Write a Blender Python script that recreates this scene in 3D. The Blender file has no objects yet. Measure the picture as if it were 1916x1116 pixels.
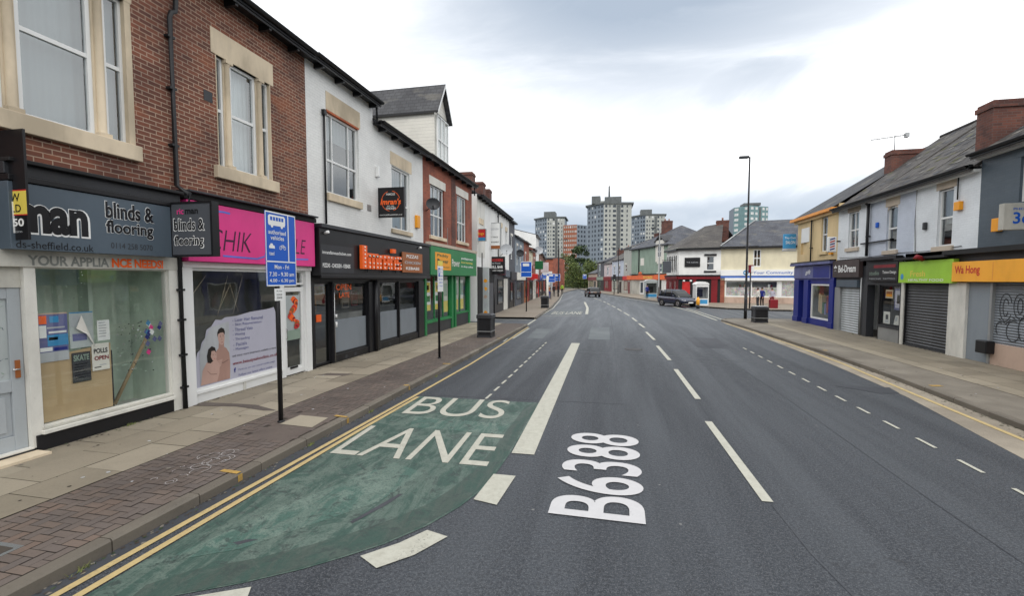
import bpy, bmesh, math, random
from mathutils import Vector, Matrix
random.seed(7)
SC = bpy.context.scene
COL = SC.collection
# ---------------------------------------------------------------- camera
PITCH = math.radians(3.2); YAW = math.atan(189/870*math.cos(PITCH))
cd = bpy.data.cameras.new('camera'); cam = bpy.data.objects.new('camera', cd); COL.objects.link(cam)
cd.sensor_fit = 'HORIZONTAL'; cd.sensor_width = 36; cd.lens = 870/1916*36; cd.shift_y = 15/1916
cd.clip_start = .05; cd.clip_end = 3000
cam.location = (0, 0, 2.5); cam.rotation_euler = (math.pi/2-PITCH, 0, YAW)
SC.camera = cam
SC.view_settings.view_transform = 'Standard'; SC.view_settings.look = 'None'
SC.view_settings.exposure = 0.0; SC.view_settings.gamma = 1
# ---------------------------------------------------------------- world: bright broken overcast
SUN_EL = math.radians(52); SUN_AZ = math.radians(170)      # compass-like, from +Y clockwise
W = bpy.data.worlds.new('World'); SC.world = W; W.use_nodes = True
nt = W.node_tree; N = nt.nodes; L = nt.links; N.clear()
out = N.new('ShaderNodeOutputWorld')
sky = N.new('ShaderNodeTexSky'); sky.sky_type = 'NISHITA'; sky.sun_disc = False
sky.sun_elevation = SUN_EL; sky.sun_rotation = SUN_AZ
bgs = N.new('ShaderNodeBackground'); bgs.inputs[1].default_value = .1; L.new(sky.outputs[0], bgs.inputs[0])
bgc = N.new('ShaderNodeBackground'); bgc.inputs[1].default_value = 1.0
mixs = N.new('ShaderNodeMixShader'); mixs.inputs[0].default_value = .9
L.new(bgs.outputs[0], mixs.inputs[1]); L.new(bgc.outputs[0], mixs.inputs[2]); L.new(mixs.outputs[0], out.inputs[0])
tc = N.new('ShaderNodeTexCoord')
def wmath(op, a, b=None, c=None, clamp=False):
    m = N.new('ShaderNodeMath'); m.operation = op; m.use_clamp = clamp
    for i, v in enumerate((a, b, c)):
        if v is None: continue
        if isinstance(v, (int, float)): m.inputs[i].default_value = v
        else: L.new(v, m.inputs[i])
    return m.outputs[0]
mp = N.new('ShaderNodeMapping'); mp.inputs['Scale'].default_value = (1, 1, 3.6); L.new(tc.outputs['Generated'], mp.inputs[0])
nz = N.new('ShaderNodeTexNoise'); nz.inputs['Scale'].default_value = 2.0; nz.inputs['Detail'].default_value = 10; nz.inputs['Roughness'].default_value = .6
nz.inputs['Distortion'].default_value = .6
L.new(mp.outputs[0], nz.inputs[0])
sep = N.new('ShaderNodeSeparateXYZ'); L.new(tc.outputs['Generated'], sep.inputs[0])
def blob(d, inner, outer):
    # soft cloud mass around a sky direction
    dv = Vector(d).normalized()
    vm = N.new('ShaderNodeVectorMath'); vm.operation = 'DISTANCE'
    sc = N.new('ShaderNodeVectorMath'); sc.operation = 'MULTIPLY'; sc.inputs[1].default_value = (1, 1, 2.2)
    L.new(tc.outputs['Generated'], sc.inputs[0]); L.new(sc.outputs[0], vm.inputs[0])
    vm.inputs[1].default_value = (dv.x, dv.y, dv.z*2.2)
    wob = wmath('MULTIPLY_ADD', nz.outputs['Fac'], .9, -.45)
    dist = wmath('ADD', vm.outputs['Value'], wob)
    mr = N.new('ShaderNodeMapRange'); mr.interpolation_type = 'SMOOTHSTEP'
    L.new(dist, mr.inputs[0]); mr.inputs[1].default_value = inner; mr.inputs[2].default_value = outer
    mr.inputs[3].default_value = 1; mr.inputs[4].default_value = 0
    return mr.outputs[0]
b1 = blob((.06, .83, .55), .10, .95)
b2 = blob((-.50, .72, .56), .12, .48)
b3 = blob((.24, .90, .37), -.02, .32)
# low band of grey cloud near the horizon
el = sep.outputs['Z']
bandc = wmath('ADD', el, wmath('MULTIPLY_ADD', nz.outputs['Fac'], .22, -.11))
mb_ = N.new('ShaderNodeMapRange'); mb_.interpolation_type = 'SMOOTHSTEP'; L.new(bandc, mb_.inputs[0])
mb_.inputs[1].default_value = .13; mb_.inputs[2].default_value = .24; mb_.inputs[3].default_value = 1; mb_.inputs[4].default_value = 0
cov = wmath('MAXIMUM', wmath('MAXIMUM', b1, wmath('MULTIPLY', b2, .45)), wmath('MAXIMUM', wmath('MULTIPLY', b3, .8), wmath('MULTIPLY', mb_.outputs[0], .85)), clamp=True)
cov = wmath('MULTIPLY', cov, wmath('MULTIPLY_ADD', nz.outputs['Fac'], 1.1, .48), clamp=True)
cr = N.new('ShaderNodeMix'); cr.data_type = 'RGBA'
cr.inputs[6].default_value = (1.9, 1.89, 1.88, 1); cr.inputs[7].default_value = (.52, .61, .73, 1)
L.new(cov, cr.inputs[0]); L.new(cr.outputs[2], bgc.inputs[0])
# ---------------------------------------------------------------- sun: soft, overcast
sl = bpy.data.lights.new('sun', 'SUN'); sl.energy = 1.1; sl.angle = math.radians(16); sl.color = (1, .965, .92)
so = bpy.data.objects.new('sun', sl); COL.objects.link(so)
sd = Vector((math.sin(SUN_AZ)*math.cos(SUN_EL), math.cos(SUN_AZ)*math.cos(SUN_EL), math.sin(SUN_EL)))
so.rotation_euler = sd.to_track_quat('Z', 'Y').to_euler()

# ================================================================ materials
MATS = {}
def S(r, g, b):
    f = lambda c: ((c/255)/12.92 if c/255 <= .04045 else ((c/255+.055)/1.055)**2.4)
    return (f(r), f(g), f(b), 1)
class NT:
    def __init__(s, name):
        s.m = bpy.data.materials.new(name); s.m.use_nodes = True; s.t = s.m.node_tree; s.n = s.t.nodes; s.l = s.t.links
        s.b = s.n['Principled BSDF']
    def new(s, t, **k):
        o = s.n.new('ShaderNode'+t)
        for a, v in k.items(): setattr(o, a, v)
        return o
    def pos(s): return s.new('NewGeometry').outputs['Position']
    def uv(s): return s.new('UVMap').outputs[0]
    def mapping(s, vec, scale=(1, 1, 1), rot=(0, 0, 0), loc=(0, 0, 0)):
        m = s.new('Mapping'); s.l.new(vec, m.inputs[0]); m.inputs['Scale'].default_value = scale
        m.inputs['Rotation'].default_value = rot; m.inputs['Location'].default_value = loc; return m.outputs[0]
    def noise(s, vec, scale, detail=4, rough=.55, dist=0):
        o = s.new('TexNoise'); s.l.new(vec, o.inputs[0]); o.inputs['Scale'].default_value = scale
        o.inputs['Detail'].default_value = detail; o.inputs['Roughness'].default_value = rough; o.inputs['Distortion'].default_value = dist
        return o.outputs['Fac']
    def ramp(s, fac, a, b, lo=0., hi=1.):
        o = s.new('MapRange'); o.interpolation_type = 'SMOOTHSTEP'; s.l.new(fac, o.inputs[0])
        for i, v in enumerate((a, b, lo, hi)): o.inputs[i+1].default_value = v
        return o.outputs[0]
    def mix(s, fac, a, b, mode='MIX'):
        o = s.new('Mix'); o.data_type = 'RGBA'; o.blend_type = mode
        for i, v in ((0, fac), (6, a), (7, b)):
            if isinstance(v, (int, float)): o.inputs[i].default_value = v
            elif isinstance(v, tuple): o.inputs[i].default_value = v
            else: s.l.new(v, o.inputs[i])
        return o.outputs[2]
    def math(s, op, a, b=0., clamp=False):
        o = s.new('Math', operation=op, use_clamp=clamp)
        for i, v in enumerate((a, b)):
            if isinstance(v, (int, float)): o.inputs[i].default_value = v
            else: s.l.new(v, o.inputs[i])
        return o.outputs[0]
    def bump(s, h, strength=.3, dist=.01):
        o = s.new('Bump'); s.l.new(h, o.inputs['Height']); o.inputs['Strength'].default_value = strength
        o.inputs['Distance'].default_value = dist; s.l.new(o.outputs[0], s.b.inputs['Normal']); return o
    def col(s, c):
        if isinstance(c, tuple): s.b.inputs['Base Color'].default_value = c
        else: s.l.new(c, s.b.inputs['Base Color'])
    def rough(s, r):
        if isinstance(r, (int, float)): s.b.inputs['Roughness'].default_value = r
        else: s.l.new(r, s.b.inputs['Roughness'])
def sc(c, k): return (min(c[0]*k, 1), min(c[1]*k, 1), min(c[2]*k, 1), 1)
def paint(name, c, rough=.55, var=.24, metal=0., scale=1.3, dirt=.25):
    """painted / plain surface with soft stains and fine grain"""
    if name in MATS: return MATS[name]
    t = NT(name); p = t.pos()
    n1 = t.noise(t.mapping(p, (1, 1, .45)), scale, 5, .6); n2 = t.noise(p, 26, 3)
    k = t.mix(t.ramp(n1, .35, .72), sc(c, 1+var*.4), sc(c, 1-var))
    k = t.mix(t.math('MULTIPLY', t.ramp(n2, .55, .8), dirt), k, sc(c, .72))
    t.col(k); t.rough(t.math('MULTIPLY_ADD', n1, .2) if False else rough); t.b.inputs['Metallic'].default_value = metal
    t.b.inputs['Specular IOR Level'].default_value = .32
    t.bump(n2, .08, .004)
    MATS[name] = t.m; return t.m
def brick(name, c1, c2, mortar, bw=.225, rh=.075, ms=.010, rough=.85, patch=None, bumpk=.5, var=.5):
    if name in MATS: return MATS[name]
    t = NT(name); uv = t.uv(); o = t.new('TexBrick'); t.l.new(uv, o.inputs[0])
    o.inputs['Color1'].default_value = c1; o.inputs['Color2'].default_value = c2; o.inputs['Mortar'].default_value = mortar
    o.inputs['Scale'].default_value = 1; o.inputs['Brick Width'].default_value = bw; o.inputs['Row Height'].default_value = rh
    o.inputs['Mortar Size'].default_value = ms*.6; o.inputs['Mortar Smooth'].default_value = .25; o.inputs['Bias'].default_value = -.1
    p = t.pos(); n1 = t.noise(p, .9, 5, .6); n2 = t.noise(p, 18, 3)
    k = t.mix(t.ramp(n1, .38, .68), o.outputs[0], t.mix(1., o.outputs[0], (.62, .62, .66, 1) if var > .3 else (.88, .88, .88, 1), 'MULTIPLY'))
    if patch:
        n3 = t.noise(t.mapping(uv, (.5, 1.1, 1)), 1.3, 4)
        k = t.mix(t.math('MULTIPLY', t.ramp(n3, .55, .66), .7), k, t.mix(.6, k, patch))
    k = t.mix(t.math('MULTIPLY', t.ramp(n2, .5, .8), .3), k, sc(c1, .6))
    t.col(k); t.rough(rough)
    h = t.math('ADD', t.math('MULTIPLY', o.outputs['Fac'], -1.), t.math('MULTIPLY', n2, .35))
    t.bump(h, bumpk, .008); MATS[name] = t.m; return t.m
def emis(name, c, k=1):
    if name in MATS: return MATS[name]
    t = NT(name); t.col(c); t.b.inputs['Emission Color'].default_value = c; t.b.inputs['Emission Strength'].default_value = k
    MATS[name] = t.m; return t.m
def glass(name, tint=(.75, .8, .8, 1), base=.12, rough=.02):
    if name in MATS: return MATS[name]
    t = NT(name); t.n.remove(t.b); o = t.n['Material Output']
    tr = t.new('BsdfTransparent'); tr.inputs[0].default_value = tint
    gl = t.new('BsdfGlossy'); gl.inputs['Roughness'].default_value = rough; gl.inputs[0].default_value = (.92, .95, .96, 1)
    gm_ = t.new('NewGeometry'); dp = t.new('VectorMath', operation='DOT_PRODUCT'); t.l.new(gm_.outputs['Normal'], dp.inputs[0]); t.l.new(gm_.outputs['Incoming'], dp.inputs[1])
    fz = t.math('POWER', t.math('SUBTRACT', 1., t.math('ABSOLUTE', dp.outputs['Value'])), 5.)
    bp = t.new('Bump'); t.l.new(t.noise(t.pos(), 1.1, 2), bp.inputs['Height']); bp.inputs['Strength'].default_value = .12; bp.inputs['Distance'].default_value = .02
    t.l.new(bp.outputs[0], gl.inputs['Normal'])
    f = t.math('ADD', t.math('MULTIPLY', fz, .95), base+.05, True); mx = t.new('MixShader')
    t.l.new(f, mx.inputs[0]); t.l.new(tr.outputs[0], mx.inputs[1]); t.l.new(gl.outputs[0], mx.inputs[2]); t.l.new(mx.outputs[0], o.inputs[0])
    MATS[name] = t.m; return t.m
def ribbed(name, c, pitch=.09, rough=.45, metal=.3, axis=1):
    if name in MATS: return MATS[name]
    t = NT(name); uv = t.uv(); s = t.new('SeparateXYZ'); t.l.new(uv, s.inputs[0])
    w = t.math('SINE', t.math('MULTIPLY', s.outputs[axis], 2*math.pi/pitch)); p = t.pos()
    n1 = t.noise(t.mapping(p, (1, 1, .3)), 1.6, 5)
    k = t.mix(t.ramp(n1, .35, .7), sc(c, 1.08), sc(c, .78)); t.col(k)
    t.rough(rough); t.b.inputs['Metallic'].default_value = metal; t.bump(w, .9, .012); MATS[name] = t.m; return t.m
def slatey(name, c, rough=.75):
    return brick(name, c, sc(c, .72), sc(c, .35), .3, .19, .02, rough, (.16, .15, .125, 1), .9, .5)
def rndmat(name, cols, rough=.85, grime=.35):
    """per-piece colours from the face attribute rnd (paving slabs, blocks, kerbstones)"""
    if name in MATS: return MATS[name]
    t = NT(name); a = t.new('Attribute'); a.attribute_name = 'rnd'; r = t.new('ValToRGB'); t.l.new(a.outputs['Fac'], r.inputs[0])
    r.color_ramp.elements[0].color = cols[0]; r.color_ramp.elements[1].color = cols[-1]
    for i in range(1, len(cols)-1):
        e = r.color_ramp.elements.new(i/(len(cols)-1)); e.color = cols[i]
    p = t.pos(); n1 = t.noise(p, .8, 6, .65); n2 = t.noise(p, 45, 3, .7); n3 = t.noise(p, 3.2, 5, .7)
    k = t.mix(t.math('MULTIPLY', t.ramp(n1, .42, .68), grime), r.outputs[0], t.mix(1., r.outputs[0], (.5, .5, .52, 1), 'MULTIPLY'))
    k = t.mix(t.math('MULTIPLY', t.ramp(n2, .48, .75), .35), k, t.mix(1., k, (.6, .6, .6, 1), 'MULTIPLY'))
    k = t.mix(t.math('MULTIPLY', t.ramp(n3, .6, .75), .3), k, t.mix(1., k, (1.35, 1.33, 1.28, 1), 'MULTIPLY'))
    t.col(k); t.rough(t.ramp(n1, .3, .7, rough, rough-.2)); t.bump(n2, .25, .004); MATS[name] = t.m; return t.m

def mottled():
    t = NT('printed_window_film'); p = t.pos(); v = t.new('TexVoronoi'); t.l.new(t.mapping(p, (3.2, 3.2, 4)), v.inputs[0]); n = t.noise(p, 3, 6, .7); n2 = t.noise(p, 1.2, 3)
    k = t.mix(t.ramp(n, .35, .62), (.20, .19, .175, 1), (.48, .46, .43, 1)); k = t.mix(.25, k, v.outputs['Color']); k = t.mix(t.ramp(n2, .56, .66, 0, .5), k, (.22, .30, .20, 1)); k = t.mix(t.ramp(n, .30, .40, .6, 0), k, (.10, .07, .07, 1))
    t.col(k); t.rough(.3); return t.m
def asphalt():
    t = NT('road_asphalt'); p = t.pos(); s = t.new('SeparateXYZ'); t.l.new(p, s.inputs[0])
    lane = t.noise(t.mapping(p, (1.6, .10, 1)), .9, 6, .6, .3); mid = t.noise(p, 5.5, 6, .65); fine = t.noise(p, 34, 3, .8); fin2 = t.noise(p, 85, 2, .8)
    grit = t.new('TexVoronoi'); t.l.new(p, grit.inputs[0]); grit.inputs['Scale'].default_value = 30
    k = t.mix(t.ramp(lane, .36, .66), (.022, .027, .035, 1), (.040, .047, .057, 1))
    k = t.mix(t.ramp(mid, .42, .66, 0, .35), k, (.030, .034, .040, 1))
    k = t.mix(t.ramp(fine, .50, .60, 0, .55), k, (.085, .093, .105, 1))
    k = t.mix(t.ramp(fine, .50, .38, 0, .60), k, (.016, .018, .022, 1))
    k = t.mix(t.ramp(fin2, .56, .64, 0, .6), k, (.19, .195, .20, 1))
    k = t.mix(t.ramp(grit.outputs['Distance'], .0, .16, .55, 0.), k, (.012, .013, .016, 1))
    w = t.math('SINE', t.math('MULTIPLY', s.outputs[0], 3.6))
    k = t.mix(t.math('MULTIPLY', t.ramp(w, .2, 1.), .14), k, (.08, .09, .10, 1))
    spots = t.new('TexVoronoi'); t.l.new(p, spots.inputs[0]); spots.inputs['Scale'].default_value = 1.9
    k = t.mix(t.ramp(spots.outputs['Distance'], .022, .04, .6, 0.), k, (.24, .24, .23, 1))
    # hairline cracks wandering across the lanes
    cv = t.new('TexVoronoi', feature='DISTANCE_TO_EDGE'); wv = t.new('Mix'); wv.data_type = 'VECTOR'
    nn = t.new('TexNoise'); t.l.new(p, nn.inputs[0]); nn.inputs['Scale'].default_value = 2.2; nn.inputs['Detail'].default_value = 6
    wv.inputs[0].default_value = .12; t.l.new(t.mapping(p, (.35, .16, 1)), wv.inputs[4]); t.l.new(nn.outputs['Color'], wv.inputs[5]); t.l.new(wv.outputs[1], cv.inputs[0]); cv.inputs['Scale'].default_value = 1.0
    k = t.mix(t.math('MULTIPLY', t.ramp(cv.outputs['Distance'], .0, .006, .5, 0.), t.ramp(mid, .48, .66)), k, (.015, .016, .019, 1))
    damp_sheen = t.ramp(t.math('ADD', s.outputs[1], t.math('MULTIPLY', mid, 22.)), 20, 44, 0, 1)
    k = t.mix(t.math('MULTIPLY', damp_sheen, .45), k, (.105, .118, .13, 1))  # sheen of the damp road painted into the colour, paler farther off
    t.col(k); r = t.math('ADD', t.ramp(lane, .3, .7, .78, .62), t.math('MULTIPLY', damp_sheen, -.2)); t.rough(r)
    t.b.inputs['Specular IOR Level'].default_value = .4
    t.bump(t.math('ADD', fine, t.math('MULTIPLY', grit.outputs['Distance'], 1.0)), .6, .008)
    MATS['asphalt'] = t.m; return t.m
def plain_asphalt(name, c, c2, rough=.85):
    t = NT(name); p = t.pos(); n1 = t.noise(p, .7, 6, .6); n2 = t.noise(p, 60, 3, .7)
    k = t.mix(t.ramp(n1, .35, .68), c, c2); k = t.mix(t.ramp(n2, .5, .8, 0, .4), k, sc(c2, 1.7)); t.col(k); t.rough(rough)
    t.bump(n2, .35, .005); return t.m
def greenlane(name='bus_lane_green', k1=1., k2=1.):
    t = NT(name); p = t.pos()
    st = t.noise(t.mapping(p, (2.6, .6, 1), (0, 0, .3)), 1.1, 10, .72, 2.0); blot = t.noise(p, 1.7, 10, .78, 1.2); fine = t.noise(p, 42, 4, .75)
    k = t.mix(t.ramp(st, .44, .56), sc((.034, .074, .060, 1), k1), sc((.082, .122, .102, 1), k2))
    k = t.mix(t.ramp(blot, .50, .57, 0, .7), k, sc((.115, .160, .135, 1), k2))
    k = t.mix(t.ramp(t.noise(p, 4.2, 9, .8, .8), .53, .60, 0, .85), k, (.030, .045, .042, 1))
    k = t.mix(t.ramp(t.noise(t.mapping(p, (1, 3.5, 1), (0, 0, .7)), 1.2, 9, .8), .60, .68, 0, .65), k, (.07, .075, .075, 1))
    k = t.mix(t.ramp(fine, .46, .66, 0, .6), k, (.022, .05, .042, 1))
    t.col(k); t.rough(t.ramp(st, .3, .7, .75, .55)); t.bump(fine, .5, .006); return t.m
def marking(name, c, c2, wear=.5):
    t = NT(name); p = t.pos(); n = t.noise(p, 7, 10, .85); n2 = t.noise(p, 38, 5, .8); n3 = t.noise(t.mapping(p, (3, .7, 1)), 1.6, 6, .7)
    k = t.mix(t.ramp(n, .38, .68), c, c2); gone = t.math('MULTIPLY', t.ramp(n2, .56-.06*wear, .60, 0, 1), t.ramp(n3, .62-.22*wear, .72, 0, 1))
    k = t.mix(t.math('MULTIPLY', gone, .85), k, (.07, .073, .075, 1)); k = t.mix(t.ramp(n2, .5, .62, 0, .35*wear), k, sc(c, .5))
    t.col(k); t.rough(.7); t.bump(n2, .4, .005); return t.m

M = {}
M['asphalt'] = asphalt(); M['green_lane'] = greenlane(); M['green_fresh'] = greenlane('bus_lane_green_dark', .9, .55); M['green_pale'] = greenlane('bus_lane_green_pale', 1.5, 1.25)
M['mark_white'] = marking('road_paint_white', (.44, .44, .38, 1), (.35, .345, .29, 1), .5)
M['mark_new'] = marking('road_paint_bright', (.50, .50, .51, 1), (.46, .46, .47, 1), .12)
M['mark_yellow'] = marking('road_paint_yellow', (.47, .365, .17, 1), (.38, .29, .14, 1), .4)
M['mark_yellow2'] = marking('kerb_paint_yellow', (.46, .29, .06, 1), (.30, .19, .07, 1), .9)
M['chalk'] = marking('chalk_paint', (.5, .48, .47, 1), (.22, .2, .2, 1), .9)
M['patch2'] = plain_asphalt('asphalt_pale_patch', (.075, .088, .095, 1), (.11, .125, .13, 1), .6); M['patch'] = plain_asphalt('asphalt_patch', (.03, .034, .042, 1), (.05, .055, .064, 1), .7)
M['pave_asphalt'] = plain_asphalt('pavement_asphalt', (.135, .12, .098, 1), (.20, .182, .15, 1))
M['channel'] = plain_asphalt('channel_concrete', (.20, .175, .138, 1), (.31, .275, .22, 1))
M['joint'] = paint('paving_joint', (.062, .053, .044, 1), .9)
M['slab'] = rndmat('paving_slab', [(.205, .178, .132, 1), (.26, .228, .172, 1), (.32, .285, .218, 1)])
M['block'] = rndmat('paving_block', [(.105, .086, .074, 1), (.13, .102, .086, 1), (.12, .10, .09, 1), (.145, .112, .092, 1), (.17, .115, .088, 1)], .85, .5)
M['kerb'] = rndmat('kerb_stone', [(.12, .105, .085, 1), (.18, .16, .13, 1)], .85, .5)
M['tanpave'] = rndmat('tan_paving', [(.20, .165, .125, 1), (.27, .235, .19, 1)])
M['ground'] = paint('ground_soil', (.09, .095, .08, 1), .95)
M['brick'] = brick('red_brown_brick', (.215, .074, .042, 1), (.105, .042, .030, 1), (.40, .29, .21, 1), ms=.014, patch=(.34, .115, .05, 1))
M['brick_orange'] = brick('orange_brick', (.34, .095, .052, 1), (.25, .07, .042, 1), (.28, .13, .09, 1), bumpk=.25)
M['brick_chim'] = brick('chimney_brick', (.17, .06, .04, 1), (.085, .035, .028, 1), (.13, .10, .085, 1))
M['brick_white'] = brick('white_painted_brick', (.78, .785, .765, 1), (.75, .755, .735, 1), (.64, .65, .635, 1), ms=.008, bumpk=.35, var=.2, rough=.6)
M['render_white'] = paint('white_render', (.76, .765, .745, 1), .75, .12)
M['brick_blue'] = brick('pale_blue_brick', (.52, .57, .66, 1), (.49, .54, .63, 1), (.42, .46, .54, 1), ms=.006, bumpk=.35, var=.2, rough=.65)
M['brick_ice'] = brick('ice_white_brick', (.73, .77, .80, 1), (.70, .74, .77, 1), (.60, .64, .67, 1), ms=.006, bumpk=.35, var=.2, rough=.65)
M['brick_slate'] = brick('slate_grey_brick', (.075, .10, .125, 1), (.065, .09, .115, 1), (.05, .068, .085, 1), ms=.006, bumpk=.5, var=.2, rough=.55)
M['cream'] = paint('cream_render', (.62, .48, .27, 1), .75, .15)
M['cream2'] = paint('pale_cream_render', (.66, .61, .45, 1), .75, .1)
M['teal_wall'] = paint('sage_green_render', (.25, .33, .27, 1), .75, .12)
M['grey_wall'] = paint('dark_grey_render', (.085, .09, .105, 1), .7)
M['stone'] = paint('cream_stone', (.60, .505, .37, 1), .8, .3, dirt=.15)
M['stone_w'] = paint('white_stone', (.68, .66, .60, 1), .7, .12)
M['stone_p'] = paint('putty_stone', (.48, .41, .33, 1), .75, .15)
M['upvc'] = paint('white_upvc', (.74, .75, .74, 1), .35, .06, dirt=.1)
M['white'] = paint('white_gloss_paint', (.64, .63, .58, 1), .5, .22, dirt=.5)
M['offwhite'] = paint('weathered_white_boards', (.47, .46, .41, 1), .65, .3, dirt=.6)
M['black'] = paint('black_paint', (.013, .013, .015, 1), .35, .3)
M['black_matt'] = paint('matt_black', (.018, .018, .019, 1), .7, .3)
M['char'] = paint('charcoal_paint', (.035, .037, .042, 1), .45)
M['post'] = paint('post_black', (.012, .012, .014, 1), .4)
M['grey_sign'] = paint('slate_blue_sign', (.085, .112, .14, 1), .35, .1)
M['grey_sign2'] = paint('dark_grey_sign', (.075, .082, .095, 1), .4, .1)
M['pink'] = paint('pink_sign', (.70, .045, .24, 1), .35, .1)
M['pink_txt'] = paint('dark_plum', (.05, .01, .04, 1), .4)
M['blue_wave'] = paint('blue_wave_paint', (.12, .17, .62, 1), .4)
M['green'] = paint('shop_green', (.02, .19, .06, 1), .4, .15)
M['green_d'] = paint('shop_green_deep', (.01, .10, .035, 1), .4, .15)
M['orange'] = paint('letter_orange', (.85, .13, .02, 1), .35, .06)
M['orange_sq'] = paint('sign_amber', (.80, .33, .02, 1), .4, .08)
M['brown_sign'] = paint('sign_brown', (.30, .10, .03, 1), .4, .1)
M['yellow'] = paint('yellow_paint', (.72, .58, .10, 1), .5, .1)
M['red'] = paint('red_paint', (.55, .03, .03, 1), .4, .15)
M['darkred'] = paint('oxblood_paint', (.20, .012, .018, 1), .45)
M['blue_sign'] = paint('traffic_blue', (.012, .10, .50, 1), .4, .08)
M['navy'] = paint('shop_navy', (.012, .022, .20, 1), .4, .15)
M['lilac'] = paint('faded_navy', (.12, .13, .28, 1), .5, .3)
M['sky_sign'] = paint('sky_blue_sign', (.05, .26, .50, 1), .4)
M['lime'] = paint('lime_sign', (.32, .56, .05, 1), .4, .15)
M['amber'] = paint('marigold_sign', (.88, .40, .04, 1), .45, .12)
M['white_flat'] = paint('sign_white', (.76, .77, .76, 1), .45, .05, dirt=.05)
M['grey_txt'] = paint('sign_pale_grey', (.42, .44, .46, 1), .5)
M['frost'] = paint('frosted_film', (.20, .225, .25, 1), .45, .1)
M['cardboard'] = paint('cardboard', (.44, .325, .185, 1), .85, .15)
M['door_grey'] = paint('pale_grey_door', (.36, .39, .41, 1), .45, .12)
M['steel'] = paint('galvanised_steel', (.36, .37, .37, 1), .4, .2, .6)
M['grey_shutter'] = ribbed('grey_shutter', (.40, .43, .45, 1), .11, .45, .2)
M['dark_shutter'] = ribbed('charcoal_shutter', (.062, .064, .07, 1), .10, .42, .35)
M['plain_shutter'] = ribbed('blue_grey_shutter', (.22, .245, .275, 1), .075, .5, .2)
M['cladding'] = brick('white_cladding', (.72, .70, .63, 1), (.70, .68, .61, 1), (.5, .48, .43, 1), 6, .15, .012, .5, None, .3, .1)
M['boards'] = ribbed('grey_board_door', (.20, .215, .24, 1), .14, .6, 0, 0)
M['slate'] = slatey('roof_slate', (.062, .064, .070, 1)); M['slate2'] = slatey('roof_slate_warm', (.085, .078, .072, 1)); M['slate3'] = slatey('roof_slate_cool', (.085, .092, .11, 1))
M['gutter'] = paint('gutter_black', (.016, .017, .019, 1), .4)
M['glass'] = glass('window_glass', (.96, .98, .97, 1), base=.04); M['glass_up'] = glass('upper_window_glass', (.8, .84, .85, 1), base=.13)
M['glass_dark'] = glass('smoked_glass', (.35, .37, .38, 1), base=.14)
M['curtain'] = ribbed('net_curtain', (.19, .225, .235, 1), .17, .9, 0, 0); M['pale'] = paint('pale_paper', (.42, .46, .46, 1), .8, .2); M['blind'] = ribbed('vertical_blinds', (.52, .56, .56, 1), .12, .8, 0, 0)
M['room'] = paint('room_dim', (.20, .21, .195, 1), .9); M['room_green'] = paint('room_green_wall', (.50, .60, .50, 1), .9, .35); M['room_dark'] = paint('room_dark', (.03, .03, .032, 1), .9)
M['room_light'] = paint('room_pale', (.6, .6, .57, 1), .9, .3)
M['peach'] = paint('render_peach', (.46, .34, .27, 1), .8)
M['chrome'] = paint('brushed_metal', (.5, .5, .5, 1), .25, .1, .9)
M['skin'] = paint('skin', (.45, .24, .17, 1), .6, .05, dirt=0); M['hair'] = paint('dark_hair', (.02, .015, .012, 1), .6)
M['rubber'] = paint('tyre_rubber', (.015, .015, .016, 1), .8)
M['leaf'] = paint('leaf_green', (.11, .15, .045, 1), .7, .5, scale=.5); M['leaf2'] = paint('leaf_dark', (.06, .095, .04, 1), .7, .5, scale=.5); M['leaf3'] = paint('leaf_light', (.19, .21, .055, 1), .7, .4)
M['bark'] = paint('bark', (.06, .045, .033, 1), .9)
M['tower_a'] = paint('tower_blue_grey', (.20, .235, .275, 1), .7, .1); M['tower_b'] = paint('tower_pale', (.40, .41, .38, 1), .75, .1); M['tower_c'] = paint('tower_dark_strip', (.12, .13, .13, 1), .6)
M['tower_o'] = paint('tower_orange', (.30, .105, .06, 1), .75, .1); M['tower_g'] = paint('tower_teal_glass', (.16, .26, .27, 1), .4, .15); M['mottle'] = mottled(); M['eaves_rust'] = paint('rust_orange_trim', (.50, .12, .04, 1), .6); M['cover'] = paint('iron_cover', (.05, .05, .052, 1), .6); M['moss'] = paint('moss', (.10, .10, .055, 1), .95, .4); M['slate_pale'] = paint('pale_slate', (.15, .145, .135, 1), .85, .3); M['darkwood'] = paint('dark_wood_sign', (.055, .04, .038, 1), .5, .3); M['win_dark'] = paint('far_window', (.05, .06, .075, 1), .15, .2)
M['win_lit'] = paint('far_balcony_white', (.62, .63, .62, 1), .5)

M['room_brown'] = paint('room_grey_brown', (.26, .26, .235, 1), .9, .4); M['plain_grey'] = paint('plain_grey_panel', (.22, .25, .28, 1), .5, .15)
M['sign_glow'] = paint('menu_board', (.5, .46, .4, 1), .5)
M['bulb'] = paint('white_bulb', (.8, .78, .72, 1), .3, .02)
M['eaves_orange'] = paint('eaves_orange', (.78, .32, .06, 1), .5, .1)
M['blue_wave2'] = paint('pharmacy_blue', (.06, .14, .45, 1), .4)
M['orange_f'] = paint('coral_fascia', (.72, .15, .05, 1), .5, .15)
M['frost_p'] = paint('poster_pale', (.42, .42, .50, 1), .5, .06); M['hair2'] = paint('poster_shadow_brown', (.16, .09, .07, 1), .6); M['sk1'] = paint('poster_skin', (.36, .22, .18, 1), .6, .2); M['sk2'] = paint('poster_skin_light', (.47, .31, .26, 1), .6, .15)
M['pinkw'] = paint('pink_white_render', (.56, .49, .50, 1), .7)
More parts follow.
